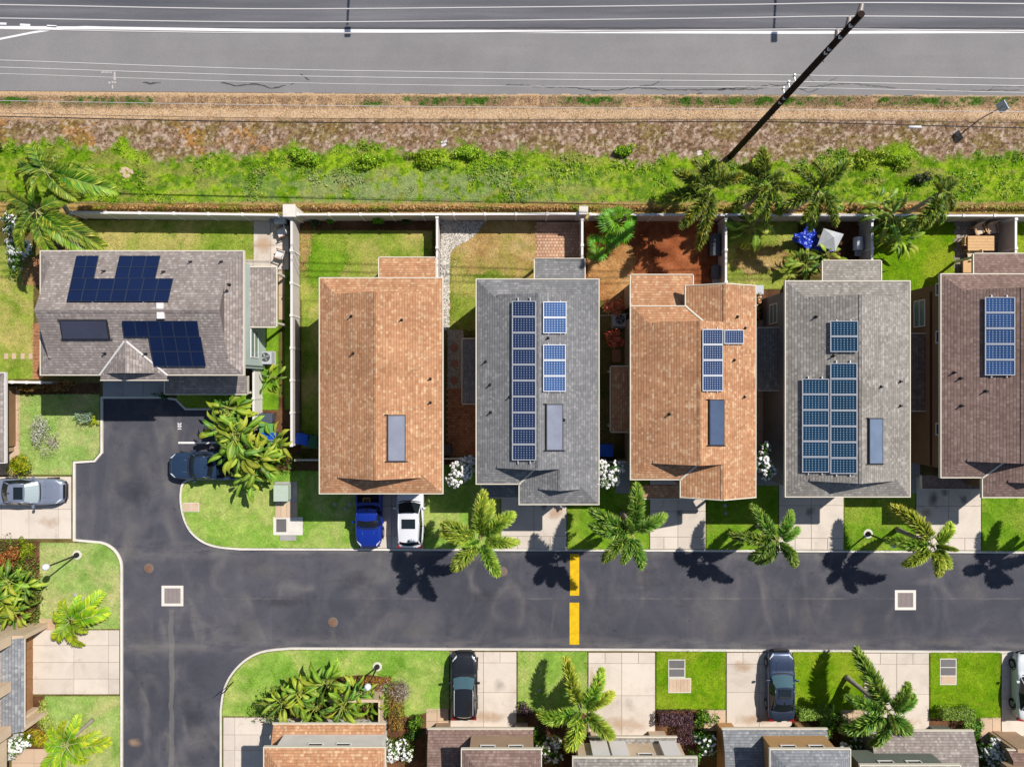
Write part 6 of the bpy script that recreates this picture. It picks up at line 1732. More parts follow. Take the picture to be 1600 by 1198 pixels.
for x, y, w, hgt, lab in ((269.5, 930.5, 34, 32, 'square storm drain grate at the street junction'), (1414.5, 937, 33, 31, 'square storm drain grate below the leaning palm')):
    p = P(x, y); root = thing('drain_grate', lab, 'drain', (p.x, p.y, 0), 'storm drains')
    a, b = w*S/2, hgt*S/2
    mb = MB()
    for q in ((-a, -b, a, -b+.19), (-a, b-.19, a, b), (-a, -b+.19, -a+.2, b-.19), (a-.2, -b+.19, a, b-.19)): mb.box(p.x+q[0], p.y+q[1], -.02, p.x+q[2], p.y+q[3], .022)
    mb.build('rim', M['kerb'], root, bevel=.008)
    ax, by = a-.21, b-.2
    for k in range(12):
        mb = MB(); xx = p.x-ax+.01+k*(2*ax)/12; mb.box(xx, p.y-by, -.03, xx+(2*ax)/12-.022, p.y+by, .008)
        mb.build('bar', M['grate'], root)
M['greenbox'] = simple('utility_green', A(196, 210, 192), .5, .3, .08)
p = P(445, 768); root = thing('transformer', 'pale green transformer box on its slab by the front lawn', 'utility box', (p.x, p.y, ZB))
mb = MB(); mb.box(gx(431), gy(783), ZB-.02, gx(466), gy(752), ZB+.09); mb.build('pad', M['greycrete'], root)
mb = MB(); mb.box(gx(436), gy(778.5), ZB+.09, gx(457), gy(755), ZB+.95); mb.build('cabinet', M['greenbox'], root, bevel=.04)
mb = MB(); mb.box(gx(435.3), gy(779.2), ZB+.95, gx(457.7), gy(754.3), ZB+1.0); mb.build('lid', M['greenbox'], root, bevel=.02)
slabs('utility_pad', 431, 783, 466, 808, [431, 440, 449, 457.5, 466], [783, 808], 'warmcrete', th=.06)
M['lidgrey2'] = concrete('vault_cover', A(120, 116, 116), A(96, 92, 92), .6, 9)
p = P(450, 818); root = thing('pull_box', 'sunken utility vault with dark and white covers on the front lawn', 'utility box', (p.x, p.y, ZB))
mb = MB(); mb.box(gx(428), gy(835), ZB, gx(474), gy(807), ZB+.05); mb.build('collar', M['kerb'], root)
mb = MB(); mb.box(gx(433), gy(830), ZB+.05, gx(448.5), gy(810), ZB+.07); mb.build('dark_cover', M['lidgrey2'], root)
mb = MB(); mb.box(gx(451), gy(830), ZB+.05, gx(468), gy(810), ZB+.068); mb.build('white_cover', M['kerb'], root)
mb = MB(); mb.box(gx(438.5), gy(843.5), ZB, gx(464), gy(835.3), ZB+.05); mb.build('front_cover', M['greycrete'], root)
def lid(label, x0, y0, x1, y1, parts):
    p = P((x0+x1)/2, (y0+y1)/2); root = thing('pull_box', label, 'utility box', (p.x, p.y, ZB))
    mb = MB(); mb.box(gx(x0), gy(y1), ZB, gx(x1), gy(y0), ZB+.055); mb.build('collar', M['kerb'], root)
    for (a, b, c, d, m) in parts:
        mb = MB(); mb.box(gx(a), gy(d), ZB+.05, gx(c), gy(b), ZB+.075); mb.build('cover', M[m], root, bevel=.006)
M['lidgrey'] = concrete('lid_grey', A(128, 124, 124), A(104, 100, 100), .6, 8)
lid('utility lids, two grey and one tan, on the bottom middle lawn', 1043.5, 1028.5, 1070, 1057, [(1045, 1030, 1068.5, 1042, 'lidgrey'), (1045, 1043.5, 1068.5, 1055, 'lidgrey')])
lid('tan timber-like utility lid below the grey lids on the bottom middle lawn', 1043.5, 1057.5, 1079, 1080.5, [(1045+i*5.6, 1059, 1050+i*5.6, 1079, 'warmcrete') for i in range(6)])
lid('utility lids, grey above tan, on the rightmost bottom lawn', 1466.5, 1027, 1492.5, 1068, [(1468, 1028.5, 1491, 1040, 'lidgrey'), (1468, 1041.5, 1491, 1053, 'lidgrey'), (1468, 1054.5, 1491, 1066.5, 'warmcrete')])
lid('beige utility lid on the rounded front lawn', 287, 784.5, 312.5, 798.5, [(288, 785.5, 299.5, 797.5, 'warmcrete'), (300.5, 785.5, 311.5, 797.5, 'warmcrete')])
for x, y, lab in ((119, 928, 'left of three small pale sprinkler caps on the lamp lawn'), (130, 933, 'right of three small pale sprinkler caps on the lamp lawn'), (119, 942, 'lowest of three small pale sprinkler caps on the lamp lawn'), (1132, 789, 'upper pale sprinkler cap in the shade of the second orange house'), (1133, 801, 'lower pale sprinkler cap in the shade of the second orange house'), (842, 1077, 'pale sprinkler cap on the bottom lawn by the big palm'), (524, 787, 'pale sprinkler cap nearest the blue pickup lawn shade'), (548, 787, 'pale sprinkler cap just left of the blue pickup'), (541, 794, 'lowest pale sprinkler cap left of the blue pickup')):
    p = P(x, y); mb = MB(); mb.lathe((p.x, p.y, ZB+.02), [(.13, 0), (.13, .03), (.1, .045)], 12); tag(mb.build('sprinkler_cap', M['greycrete']), lab, 'utility cap')
p = P(201, 270); mb = MB()
rr = random.Random(3)
for k in range(10):
    a = k*.63; mb.obox((p.x+math.cos(a)*rr.uniform(.1, .5), p.y+math.sin(a)*rr.uniform(.1, .35), .2), (math.cos(a*2), math.sin(a*2), .1), (-math.sin(a*2), math.cos(a*2), 0), (0, 0, 1), rr.uniform(.09, .17), rr.uniform(.08, .13), .06)
tag(mb.build('rubble', M['warmcrete'], bevel=.03), 'pale heap of broken concrete in the green verge', 'rubble')
for x, y, lab in ((1090, 242, 'white litter at the edge of the brown weeds near the pole'), (694, 226, 'white litter above the lime bushes')):
    p = P(x, y); mb = MB()
    for k in range(4): mb.obox((p.x+rr.uniform(-.15, .15), p.y+rr.uniform(-.15, .15), .22), (.9, .3, .2), (-.3, .9, .1), (-.1, -.2, 1), rr.uniform(.06, .13), rr.uniform(.05, .1), .015)
    tag(mb.build('litter', M['white']), lab, 'litter')

# ------------------------------------------------------------------ bins, air conditioners, yard things
M['bin_blue'] = simple('bin_blue', A(20, 90, 206), .45, .35, .08); M['bin_green'] = simple('bin_green', A(110, 168, 96), .5, .3, .1); M['bin_dark'] = simple('bin_grey', A(84, 94, 108), .5, .3, .1)
M['bin_dgreen'] = simple('bin_dark_green', A(50, 104, 66), .5, .3, .1)
def wbin(label, px, py, mat, w=.62, d=.72, h=1.05, rot=0):
    p = P(px, py); root = thing('wheelie_bin', label, 'bin', (p.x, p.y, ZB), 'wheelie bins')
    c, s = math.cos(rot), math.sin(rot); ax, ay = Vector((c, s, 0)), Vector((-s, c, 0)); o = Vector((p.x, p.y, ZB))
    a = [o+ax*w*.4*i+ay*d*.4*j for i, j in ((-1, -1), (1, -1), (1, 1), (-1, 1))] + [o+Vector((0, 0, h))+ax*w*.5*i+ay*d*.5*j for i, j in ((-1, -1), (1, -1), (1, 1), (-1, 1))]
    mb = MB(); mb.hexa(a); mb.build('body', M[mat], root, bevel=.02)
    mb = MB(); mb.obox(o+Vector((0, 0, h+.035)), ax, ay, (0, 0, 1), w*.54, d*.54, .035); mb.obox(o+Vector((0, 0, h+.08)), ax, ay, (0, 0, 1), w*.4, d*.36, .012); mb.build('lid', M[mat], root, bevel=.015)
    mb = MB(); q = o+ay*d*.6+Vector((0, 0, h)); mb.tube([q-ax*w*.4, q+ax*w*.4], .02, 6); mb.build('handle', M['darkplastic'], root)
    for i in (-1, 1):
        mb = MB(); q = o+ay*d*.42+ax*w*.42*i+Vector((0, 0, .1)); mb.tube([q-ax*.03, q+ax*.03], .1, 10); mb.build('wheel', M['darkplastic'], root)
wbin('dark grey wheelie bin, top of the row beside the short white fence', 424, 652, 'bin_dark', .85, .6)
wbin('green wheelie bin in the row beside the short white fence', 425, 667, 'bin_green', .85, .6)
wbin('blue wheelie bin at the bottom of the row beside the short white fence', 427, 681, 'bin_blue', .85, .6)
wbin('bright blue wheelie bin beside the first orange house', 480, 684, 'bin_blue', .85, .7, rot=-.25)
wbin('dark green wheelie bin tucked against the first orange house', 496, 688, 'bin_dgreen', .6, .8)
wbin('blue wheelie bin behind the gate of the second orange house', 944, 701, 'bin_blue', .9, .8)
wbin('dark bin behind the gate of the grey house', 700, 700, 'darkplastic', .6, .7)
M['acgrey'] = simple('condenser_grey', A(196, 200, 206), .5, .35, .05)
def condenser(label, px, py, w=.85, d=.85, h=.75, dark=False):
    p = P(px, py); root = thing('air_conditioner', label, 'air conditioner', (p.x, p.y, ZB), 'air conditioner condensers')
    mb = MB(); mb.box(p.x-w/2-.08, p.y-d/2-.08, ZB-.02, p.x+w/2+.08, p.y+d/2+.08, ZB+.06); mb.build('pad', M['greycrete'], root)
    mb = MB(); mb.box(p.x-w/2, p.y-d/2, ZB+.06, p.x+w/2, p.y+d/2, ZB+h); mb.build('cabinet', M['acgrey'], root, bevel=.03)
    mb = MB(); mb.lathe((p.x, p.y+.06, ZB+h), [(.32, 0), (.32, .012), (.27, .015)], 20); mb.build('fan_well', M['blackmetal'], root)
    for k in range(4):
        a = k*math.pi/2+.4; mb = MB(); c = Vector((p.x+math.cos(a)*.15, p.y+.06+math.sin(a)*.15, ZB+h+.025)); mb.obox(c, (math.cos(a), math.sin(a), 0), (-math.sin(a), math.cos(a), .25), (0, -.2, 1), .11, .05, .004); mb.build('fan_blade', M['grey'], root)
    mb = MB()
    for r_ in (.1, .19, .28): mb.tube([(p.x+r_*math.cos(t), p.y+.06+r_*math.sin(t), ZB+h+.05) for t in np.linspace(0, 6.283, 21)], .006, 4, False)
    mb.build('guard', M['alu'], root)
condenser('grey air conditioner unit beside the left house window', 421, 560)
condenser('air conditioner unit between the two red crotons', 966, 502)
def grill(label, px, py, w, d, h, cover, rot=0, side=True):
    p = P(px, py); root = thing('barbecue', label, 'barbecue', (p.x, p.y, ZB), 'covered barbecues')
    c, s = math.cos(rot), math.sin(rot); ax, ay = Vector((c, s, 0)), Vector((-s, c, 0)); o = Vector((p.x, p.y, ZB))
    mb = MB(); mb.obox(o+Vector((0, 0, h*.35)), ax, ay, (0, 0, 1), w*.42, d*.4, h*.36); mb.build('cart', M['darkplastic'], root)
    mb = MB(); prof = [(-.5, .62), (-.48, .8), (-.3, .96), (0, 1.0), (.3, .96), (.48, .8), (.5, .62)]
    for i in range(len(prof)-1):
        (a, za_), (b, zb_) = prof[i], prof[i+1]
        mb.poly([o-ax*w/2+ay*d*a+Vector((0, 0, h*za_)), o+ax*w/2+ay*d*a+Vector((0, 0, h*za_)), o+ax*w/2+ay*d*b+Vector((0, 0, h*zb_)), o-ax*w/2+ay*d*b+Vector((0, 0, h*zb_))], smooth=True)
    for sg in (-1, 1): mb.poly([o+ax*w/2*sg+ay*d*a+Vector((0, 0, h*z_)) for a, z_ in prof])
    mb.build('hood', M[cover], root)
    if side:
        mb = MB(); mb.obox(o-ax*(w/2+.2)+Vector((0, 0, h*.72)), ax, ay, (0, 0, 1), .18, d*.38, .02); mb.build('side_shelf', M['grey'], root)
    mb = MB(); mb.tube([o-ax*w*.35-ay*d*.56+Vector((0, 0, h*.8)), o+ax*w*.35-ay*d*.56+Vector((0, 0, h*.8))], .015, 6); mb.build('handle', M['alu'], root)
M['coverdark'] = simple('dark_cover', A(90, 94, 100), .6, .25, .2, 4)
grill('grey barbecue in the patio corner by the white pillar', 445, 348, .8, .6, 1.05, 'acgrey')
grill('dark covered barbecue against the wall of the red dirt yard', 1112, 387, 1.5, .75, 1.1, 'coverdark', math.pi/2, False)
grill('dark barbecue cart below the covered one in the red dirt yard', 1113, 428, .9, .6, 1.0, 'coverdark', math.pi/2)
grill('silver barbecue behind the warm grey house', 1331, 385, .9, .6, 1.1, 'alu', math.pi/2)
# tarps
def tarp(name, label, mat, outline, z0, amp, seed, px_c):
    PP = [(gx(x), gy(y)) for x, y in outline]; X = [p[0] for p in PP]; Y = [p[1] for p in PP]
    n = 46; gxs = np.linspace(min(X), max(X), n); gys = np.linspace(min(Y), max(Y), n)
    GX, GY = np.meshgrid(gxs, gys); ins = inpoly(GX.ravel(), GY.ravel(), PP).reshape(n, n)
    Z = z0 + amp*fbm(GX*2.2+seed, GY*2.2, 4) + .12*np.abs(np.sin(GX*7+3*fbm(GX*3, GY*3)*4))*amp
    V = np.stack([GX, GY, Z], -1).reshape(-1, 3); F = []
    for j in range(n-1):
        for i in range(n-1):
            if ins[j, i] and ins[j, i+1] and ins[j+1, i] and ins[j+1, i+1]: F.append((j*n+i, j*n+i+1, (j+1)*n+i+1, (j+1)*n+i))
    V = np.array(V); used = np.unique(np.array(F)); mp = -np.ones(n*n, int); mp[used] = np.arange(len(used))
    root = thing(name, label, 'tarp', (gx(px_c[0]), gy(px_c[1]), ZB))
    o = np_mesh('sheet', V[used], mp[np.array(F)], mat, root, smooth=True)
    md = o.modifiers.new('t', 'SOLIDIFY'); md.thickness = .01
    mb = MB(); mb.obox((gx(px_c[0]), gy(px_c[1]), ZB+z0*.4), (.9, -.3, 0), (.3, .9, 0), (0, 0, 1), .7, .4, z0*.4); mb.build('covered_pile', M['darkplastic'], root)
M['tarp_blue'] = simple('blue_tarp', A(24, 62, 196), .35, .5, .25, 3); M['tarp_silver'] = simple('silver_tarp', A(206, 208, 212), .4, .4, .12, 3)
tarp('blue_tarp', 'crumpled bright blue tarp on the lawn behind the warm grey house', M['tarp_blue'], [(1251, 352), (1262, 353), (1267, 367), (1280, 380), (1300, 388), (1297, 396), (1275, 397), (1252, 394), (1240, 384), (1229, 380), (1232, 369), (1247, 366)], .35, .7, 3, (1260, 380))
# silver canopy: four panels rising to a hub on poles
p = P(1293, 376); root = thing('canopy', 'small silver square canopy beside the blue tarp', 'canopy', (p.x, p.y, ZB))
hub = P(1303, 371, 1.75); cs = [P(1287, 357, 1.35), P(1318, 366, 1.3), P(1305, 392, 1.3), P(1277, 384, 1.3)]
for i in range(4):
    mb = MB(); mb.poly([hub, cs[i], cs[(i+1) % 4]]); o = mb.build('canopy_panel', M['tarp_silver'], root); md = o.modifiers.new('t', 'SOLIDIFY'); md.thickness = .01
    mb = MB(); mb.tube([(cs[i].x, cs[i].y, ZB-.02), tuple(cs[i])], .015, 6); mb.build('pole', M['grey'], root)
# patio table with chairs
M['teak'] = simple('teak', A(222, 176, 120), .6, .3, .15, 6)
M['cushion'] = simple('pale_cushion', A(236, 214, 186), .8, .1, .08)
p0, p1 = (1511, 369), (1552, 392)
c = P((p0[0]+p1[0])/2, (p0[1]+p1[1])/2, .75); W, D = (p1[0]-p0[0])*S*.985, (p1[1]-p0[1])*S*.985
root = thing('patio_table', 'long teak table on the rear patio of the brown house', 'table', (c.x, c.y, ZB))
for k in range(5):
    mb = MB(); mb.box(c.x-W/2, c.y-D/2+k*D/5+.005, .8, c.x+W/2, c.y-D/2+(k+1)*D/5-.005, .85); mb.build('plank', M['teak'], root)
for i in (-1, 1):
    for j in (-1, 1):
        mb = MB(); mb.box(c.x+i*(W/2-.12)-.04, c.y+j*(D/2-.1)-.04, ZB-.02, c.x+i*(W/2-.12)+.04, c.y+j*(D/2-.1)+.04, .8); mb.build('leg', M['teak'], root)
def chair(label, px, py, rot, seat='teak', fr='teak', w=.52):
    p = P(px, py); root = thing('patio_chair', label, 'chair', (p.x, p.y, ZB), 'patio chairs')
    c, s = math.cos(rot), math.sin(rot); ax, ay = Vector((c, s, 0)), Vector((-s, c, 0)); o = Vector((p.x, p.y, ZB))
    mb = MB(); mb.obox(o+Vector((0, 0, .43)), ax, ay, (0, 0, 1), w/2, w/2, .04); mb.build('seat', M[seat], root, bevel=.02)
    mb = MB(); mb.obox(o+ay*(w/2+.06)+Vector((0, 0, .68)), ax, Vector(ay)+Vector((0, 0, .0)), (ay.x*.25, ay.y*.25, 1), w/2, .03, .27); mb.build('backrest', M[seat], root, bevel=.015)
    for i in (-1, 1):
        mb = MB(); mb.obox(o+ax*(w/2+.02)*i+Vector((0, 0, .63)), ay, ax, (0, 0, 1), w/2, .03, .02); mb.build('armrest', M[fr], root)
        for j in (-1, 1):
            mb = MB(); q = o+ax*(w/2)*i+ay*(w/2-.03)*j; mb.box(q.x-.025, q.y-.025, ZB-.02, q.x+.025, q.y+.025, ZB+.6); mb.build('leg', M[fr], root)
chair('teak chair pushed back at the upper left of the patio table', 1522, 362, .35, 'cushion', 'teak', .62)
chair('teak chair at the upper right of the patio table', 1541, 361, .2, 'cushion', 'teak', .62)
chair('teak chair at the left end of the patio table', 1502, 380, 1.57)
chair('cushioned chair at the lower left of the patio table', 1511, 402, -1.4, 'cushion', 'teak', .62)
chair('pale patio chair nearest the grey barbecue', 444, 366, -1.2, 'white', 'wood', .6)
chair('pale patio chair at the right edge of the rust-stained slab', 441, 400, -1.9, 'white', 'wood', .6)
p = P(1513, 421); root = thing('fire_table', 'low tan side table by the lanai of the brown house', 'table', (p.x, p.y, ZB))
mb = MB(); mb.box(p.x-.75, p.y-.55, ZB+.4, p.x+.75, p.y+.55, ZB+.5); mb.build('top', M['teak'], root, bevel=.03)
mb = MB(); mb.box(p.x-.6, p.y-.4, ZB-.02, p.x+.6, p.y+.4, ZB+.4); mb.build('base', M['wood'], root)
# clothes line by the red crotons
a, b = P(936, 493, 1.6), P(986, 489, 1.6)
root = thing('clothes_line', 'pale rope line above the air conditioner between two houses', 'rope', (a.x, a.y, ZB))
mb = MB(); mb.tube([a, a.lerp(b, .5)-Vector((0, .05, .12)), b], .02, 6); mb.build('rope', M['trim'], root)
for q in (a, b):
    mb = MB(); mb.tube([(q.x, q.y, ZB-.02), tuple(q)], .025, 6); mb.build('post', M['grey'], root)
p = P(963, 556); mb = MB(); mb.box(p.x-.3, p.y-.45, ZB-.01, p.x+.3, p.y+.45, ZB+.06)
tag(mb.build('paving_slab', M['redtile'], bevel=.01), 'single terracotta slab below the lower red croton', 'slab')
p = P(1180, 455); root = thing('storage_box', 'small grey box with a white top by the orange shrub', 'box', (p.x, p.y, ZB))
mb = MB(); mb.box(p.x-.28, p.y-.28, ZB-.01, p.x+.28, p.y+.28, ZB+.65); mb.build('body', M['grey'], root, bevel=.02); mb = MB(); mb.box(p.x-.32, p.y-.32, ZB+.65, p.x+.32, p.y+.32, ZB+.71); mb.build('lid', M['acgrey'], root, bevel=.02)
p = P(351, 1078); mb = MB(); a = P(345, 1080); root = thing('sign_post', 'thin dark post with a small plate on the kerb of the corner garden', 'post', (a.x+.2, a.y, ZB))
mb.tube([(a.x+.95, a.y+.75, ZB-.02), (a.x+.95, a.y+.75, 2.0)], .03, 8); mb.build('post', M['blackmetal'], root)
mb = MB(); mb.obox((a.x+.95, a.y+.75, 1.85), (.8, .6, 0), (-.6, .8, 0), (0, 0, 1), .25, .015, .2); mb.build('plate', M['blackmetal'], root)

# ------------------------------------------------------------------ vehicles
def paint(name, c, rough=.35, metal=.3):
    t = NT(name, rough, .5); t.col(c); t.b.inputs['Metallic'].default_value = metal
    t.b.inputs['Coat Weight'].default_value = .7; t.b.inputs['Coat Roughness'].default_value = .06; return t.m
M['carglass'] = glassy('car_glass', (.012, .018, .022), .06); M['carglass_m'] = glassy('sky_teal_windscreen', (.05, .10, .12), .08); M['carglass_l'] = glassy('bright_windscreen', (.30, .36, .37), .12)  # the teal windscreen has the sky's reflection painted into its colour
M['tyre'] = simple('tyre', (.018, .018, .018), .9, .2, .1); M['rim'] = simple('wheel_rim', A(170, 172, 176), .35, .5, .05, metal=.6)
M['hl'] = glassy('headlight', A(226, 232, 240), .12); M['tl'] = glassy('taillight', (.28, .01, .012), .2)
M['trimblack'] = simple('black_trim', (.014, .014, .015), .55, .3, .05)
def car(label, px, py, heading, L, W, H, paintm, kind='sedan', sunroof=True, rails=False, cat='car', screen='carglass', hood_h=None):
    """built along +Y (nose at +Y), then turned; (px, py) centre of its footprint"""
    p = P(px, py)
    root = bpy.data.objects.new({'pickup': 'pickup_truck', 'suv': 'parked_suv', 'sedan': 'parked_car'}[kind], None); COL.objects.link(root); ORG[root.name] = Vector((0, 0, 0))
    tag(root, label, cat, 'cars parked in the driveways and stalls')
    z0 = .2; hb = {'sedan': .98, 'suv': 1.12, 'pickup': 1.14}[kind]; hh = hood_h or {'sedan': .88, 'suv': 1.02, 'pickup': 1.08}[kind]
    wb = {'sedan': (-.23, .19), 'suv': (-.23, .17), 'pickup': (-.10, .215)}[kind]        # cowl / rear glass foot as fractions behind centre
    yc, yr = L*wb[1], {'sedan': -L*.36, 'suv': -L*.475, 'pickup': -L*.10}[kind]
    yt0, yt1 = {'sedan': (L*.045, -L*.21), 'suv': (L*.035, -L*.40), 'pickup': (L*.10, -L*.075)}[kind]
    ys = [-L/2+L*k/32 for k in range(33)]
    def half(y):
        t = abs(y)/(L/2); s = W/2*(1-.035*t*t)
        e = (L/2-abs(y))/(.20*L if y > 0 else .14*L)
        if e < 1: s *= (.58 if y > 0 else .70) + (.42 if y > 0 else .30)*math.sqrt(max(0, 1-(1-e)**2))
        return s
    def top(y):
        if y > yc: 
            t = (y-yc)/(L/2-yc); return hh + .03*(1-t) - .20*t**2.6 - (.16 if t > .97 else 0)
        if kind == 'sedan':
            if y < yr: t = (yr-y)/(L/2+yr); return hb + .02 - .10*t**2 - (.12 if t > .95 else 0)
            return hb
        if kind == 'suv': return hb - (.10 if y < -L*.485 else 0)
        return hb
    U = [(-1, z0, .93), (-1, .42, 1), (-1, .74, .995), (-1, .92, .965), (-1, 1, .88), (-.72, 1.0, .66), (-.36, 1.018, .36), (0, 1.026, 0)]
    sec = [(s, a, b) for s, a, b in U] + [(-s if s else 0, a, b) for s, a, b in U[-2::-1]]
    V, F = [], []
    for y in ys:
        w, h = half(y), top(y)
        for i, (s, a, b) in enumerate(sec):
            sg = -1 if i < 7 else (0 if i == 7 else 1)
            V.append((sg*b*w, y, z0 if i in (0, 14) else z0 + (h-z0)*(a if a != z0 else 0)))
    m = len(sec)
    for j in range(len(ys)-1):
        for i in range(m-1): F.append((j*m+i, (j+1)*m+i, (j+1)*m+i+1, j*m+i+1))
    if kind == 'pickup':   # open bed: leave the deck out between cab and tailgate
        F = [f for f in F if not ((sum(V[k][1] for k in f)/4 < -L*.135) and (sum(V[k][1] for k in f)/4 > -L*.475) and abs(sum(V[k][0] for k in f)/4) < W*.40 and sum(V[k][2] for k in f)/4 > .8)]
    F.append(tuple(range(m))[::-1]); F.append(tuple(len(V)-m+i for i in range(m)))
    me = bpy.data.meshes.new('body'); me.from_pydata(V, [], F); me.materials.append(paintm)
    me.polygons.foreach_set('use_smooth', [True]*len(me.polygons)); me.update()
    me.set_sharp_from_angle(angle=math.radians(50)) if hasattr(me, 'set_sharp_from_angle') else None
    link_mesh('body', me, root)
    def add(name, mat, fn, parent=root, bevel=0):
        mb = MB(); fn(mb); return mb.build(name, mat, parent, bevel=bevel)
    # greenhouse
    zb = hb-.03; wB = W*.455; wR = W*{'sedan': .345, 'suv': .375, 'pickup': .375}[kind]
    def crown(y, w, z, n=6, k=.05): return [(-w+2*w*i/n, y-.10*(abs(-1+2*i/n)**2)*.9, z-k*abs(-1+2*i/n)**2.4) for i in range(n+1)]
    c0 = crown(yc, wB*.93, zb+.03); c1 = crown(yt0, wR*.97, H); mid = crown((yt0*.6+yt1*.4), wR, H+.02); c2 = [(x, 2*yt1-y, z) for x, y, z in crown(yt1, wR*.95, H-.01)]; c3 = [(x, 2*yr-y, z) for x, y, z in crown(yr, wB*.86, zb+.03)]
    def strip(a, b):
        def f(mb):
            for i in range(len(a)-1): mb.poly([a[i], a[i+1], b[i+1], b[i]], smooth=True)
        return f
    gl = M[screen]
    add('windscreen', gl, strip(c0, c1)); ro = add('roof', paintm, lambda mb: (strip(c1, mid)(mb), strip(mid, c2)(mb))); add('rear_window', M['carglass'], strip(c2, c3))
    for sg in (0, -1):
        A0, A1, A2, A3 = c0[sg], c1[sg], c2[sg], c3[sg]; Mi = mid[sg]; s = 1 if sg == -1 else -1
        f0, f3 = (s*wB, A0[1]-.05, zb), (s*wB*.95, A3[1], zb); fm = (s*wB*1.02, (A1[1]+A2[1])/2, zb)
        add('side_window', M['carglass'], lambda mb: (mb.poly([f0, A0, A1, Mi, fm]), mb.poly([fm, Mi, A2, A3, f3])))
        add('pillar', paintm, lambda mb: (mb.tube([A0, A1], .035, 6), mb.tube([A1, Mi, A2], .04, 6), mb.tube([A2, A3], .045, 6)))
        add('door_pillar', M['trimblack'], lambda mb: mb.bar(fm, Mi, .07, .05))
        # mirror
        def mir(mb):
            mb.obox((s*(W/2+.07), yc-.42, zb+.07), (1, 0, 0), (0, 1, 0), (0, 0, 1), .10, .07, .07); mb.bar((s*W*.45, yc-.40, zb+.02), (s*(W/2+.02), yc-.42, zb+.05), .05, .04)
        add('mirror', paintm, mir, bevel=.025)
        # lamps
        yl = L/2-.16
        add('headlight', M['hl'], lambda mb: mb.hexa([(s*half(yl-.30)*.62, yl+.06, top(yl)-.10), (s*half(yl-.3)*.97, yl-.30, top(yl-.3)-.13), (s*half(yl-.3)*.985, yl-.36, top(yl-.3)-.10), (s*half(yl-.3)*.62, yl-.10, top(yl)-.10),
                                                      (s*half(yl-.30)*.62, yl+.05, top(yl)+.005), (s*half(yl-.3)*.93, yl-.28, top(yl-.3)-.01), (s*half(yl-.3)*.93, yl-.38, top(yl-.38)+.0), (s*half(yl-.3)*.62, yl-.10, top(yl-.1)+.006)]))
        add('taillight', M['tl'], lambda mb: mb.box(s*W*.30, -L/2+.0, top(-L/2+.2)-.30, s*W*.455, -L/2+.16, top(-L/2+.2)-.06))
        for wy in (L*.31, -L*.29):
            wr = .33 if kind == 'sedan' else .37
            x = s*(W/2-.12)
            tyre = add('wheel', M['tyre'], lambda mb: mb.tube([(x-.11, wy, wr), (x+.11, wy, wr)], wr, 20))
            add('rim', M['rim'], lambda mb: mb.tube([(x+s*.105, wy, wr), (x+s*.118, wy, wr)], wr*.62, 14), tyre)
            add('wheel_arch', M['trimblack'], lambda mb: mb.tube([(s*(W/2-.01), wy+(wr+.06)*math.cos(t), wr+(wr+.06)*math.sin(t)) for t in np.linspace(0, math.pi, 11)], .03, 5))
    add('bumper', M['trimblack'], lambda mb: mb.tube([(-W*.36, L/2-.10, .42), (-W*.2, L/2+.0, .42), (W*.2, L/2+.0, .42), (W*.36, L/2-.10, .42)], .09, 8))
    add('grille', M['trimblack'], lambda mb: mb.obox((0, L/2-.015, .66), (1, 0, 0), (0, 1, .3), (0, 0, 1), W*.26, .03, .10))
    add('cowl', M['trimblack'], lambda mb: mb.tube([(x, y+.06, z+.0) for x, y, z in c0], .035, 6))
    for s in (-1, 1): add('hood_crease', paintm, lambda mb: mb.tube([(s*W*.22, yc+.12, top(yc+.12)+.010), (s*W*.20, (yc+L/2)/2, top((yc+L/2)/2)+.012), (s*W*.12, L/2-.25, top(L/2-.25)+.0)], .014, 5))
    if sunroof: add('sunroof', M['carglass'], lambda mb: mb.obox((0, yt0*.55+yt1*.45+ (.15 if kind != 'sedan' else .1), H+.022), (1, 0, 0), (0, 1, 0), (0, 0, 1), wR*.66, (yt0-yt1)*(.26 if kind == 'sedan' else .16), .012), bevel=.01)
    add('aerial', M['trimblack'], lambda mb: mb.obox((0, yt1+.12, H+.03), (1, 0, 0), (0, 1, 0), (0, 0, 1), .03, .07, .03), bevel=.01)
    if rails:
        for s in (-1, 1): add('roof_rail', M['alu'], lambda mb: mb.tube([(s*wR*.9, yt0-.1, H-.02), (s*wR*.92, yt0-.25, H+.04), (s*wR*.92, yt1+.25, H+.03), (s*wR*.9, yt1+.1, H-.02)], .022, 6))
    if kind == 'pickup':
        add('bed_floor', M['trimblack'], lambda mb: mb.box(-W*.42, -L*.475, .55, W*.42, -L*.13, .6))
        for s in (-1, 1): add('bed_side', M['trimblack'], lambda mb: mb.box(s*W*.40, -L*.475, .6, s*W*.43, -L*.135, hb-.03))
        for s in (-1, 1): add('bed_rail', paintm, lambda mb: mb.box(s*W*.405, -L*.475, hb-.03, s*W*.475, -L*.135, hb+.025), bevel=.015)
        add('tailgate', paintm, lambda mb: mb.box(-W*.42, -L*.49, .6, W*.42, -L*.472, hb+.02), bevel=.01)
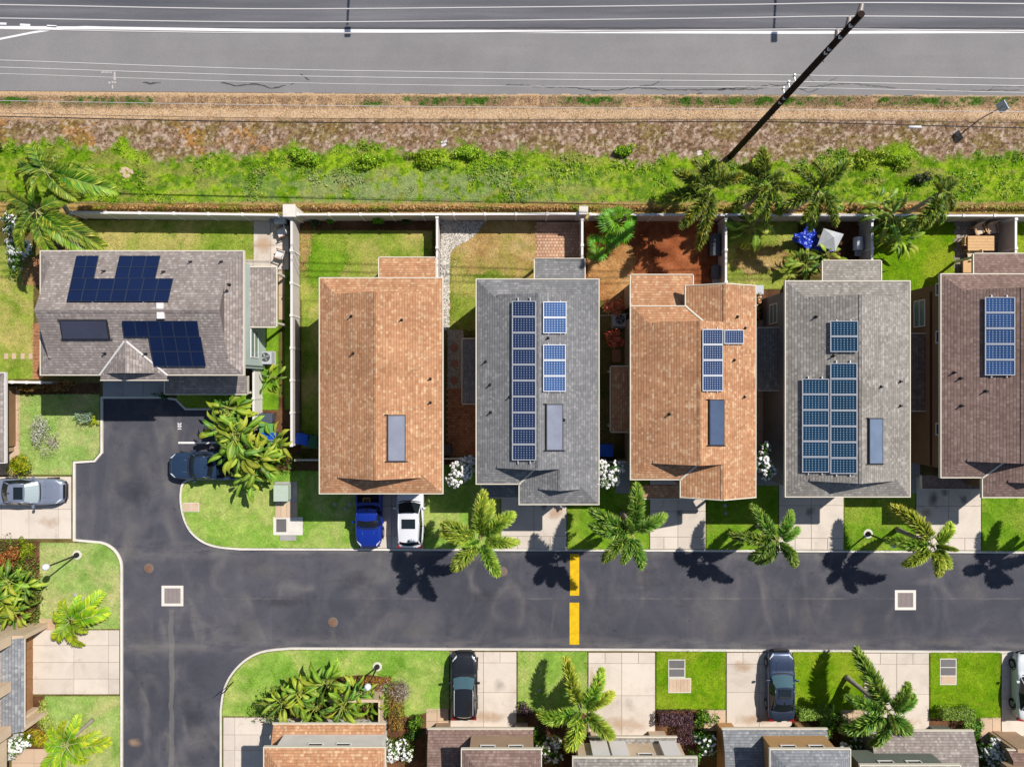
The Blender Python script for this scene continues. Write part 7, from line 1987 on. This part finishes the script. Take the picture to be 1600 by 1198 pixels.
        add('cab_back', paintm, lambda mb: mb.box(-W*.43, -L*.135, .6, W*.43, -L*.118, hb))
    root.location = (p.x, p.y, ZB+.035 if kind != 'pickup' or px > 500 else 0.0)
    root.rotation_euler = (0, 0, heading)
    return root
PI = math.pi
car('silver grey sedan with dark sunroof on the left driveway', 58, 765, -PI/2, 4.85, 1.84, 1.45, paint('silver_paint', A(150, 158, 178)), 'sedan', True, screen='carglass_l')
car('dark blue pickup parked under the big-leaved plants', 332, 725, PI/2, 5.3, 1.9, 1.75, paint('steel_blue_paint', A(52, 74, 104)), 'pickup', False, cat='pickup')
car('bright blue pickup backed in front of the first orange house', 581, 795, PI, 5.0, 1.85, 1.75, paint('bright_blue_paint', A(24, 58, 170), .3, .2), 'pickup', False, cat='pickup')
car('white SUV with square sunroof beside the blue pickup', 644, 797, 0, 4.7, 1.88, 1.68, paint('white_paint', A(244, 244, 248), .35, 0), 'suv', True, cat='suv')
car('black SUV with silver roof rails on the bottom driveway', 727, 1062, 0, 4.5, 1.84, 1.66, paint('black_paint', (.012, .013, .016), .3, .1), 'suv', False, True, cat='suv', screen='carglass_m')
car('blue-grey sedan with sunroof on the bottom right driveway', 1213, 1063, 0, 4.78, 1.86, 1.45, paint('bluegrey_paint', A(66, 80, 106), .3, .5), 'sedan', True, screen='carglass_m')
car('white car with a dark side cut by the right edge', 1594, 1064, 0, 4.6, 1.85, 1.5, paint('pearl_paint', A(226, 230, 232), .35, 0), 'sedan', False)
# wooden crate in the blue pickup bed
c = P(574, 782, .7); root = thing('wooden_crate', 'small wooden crate in the bed of the bright blue pickup', 'crate', (c.x, c.y, .74))
for k in range(4):
    a = k*PI/2; mb = MB(); d = Vector((math.cos(a), math.sin(a), 0)); e = Vector((-d.y, d.x, 0)); mb.obox(Vector((c.x, c.y, .9))+d*.24, e, d, (0, 0, 1), .26, .02, .16); mb.build('side_board', M['teak'], root)
mb = MB(); mb.box(c.x-.23, c.y-.23, .74, c.x+.23, c.y+.23, .8); mb.build('base_board', M['wood'], root)
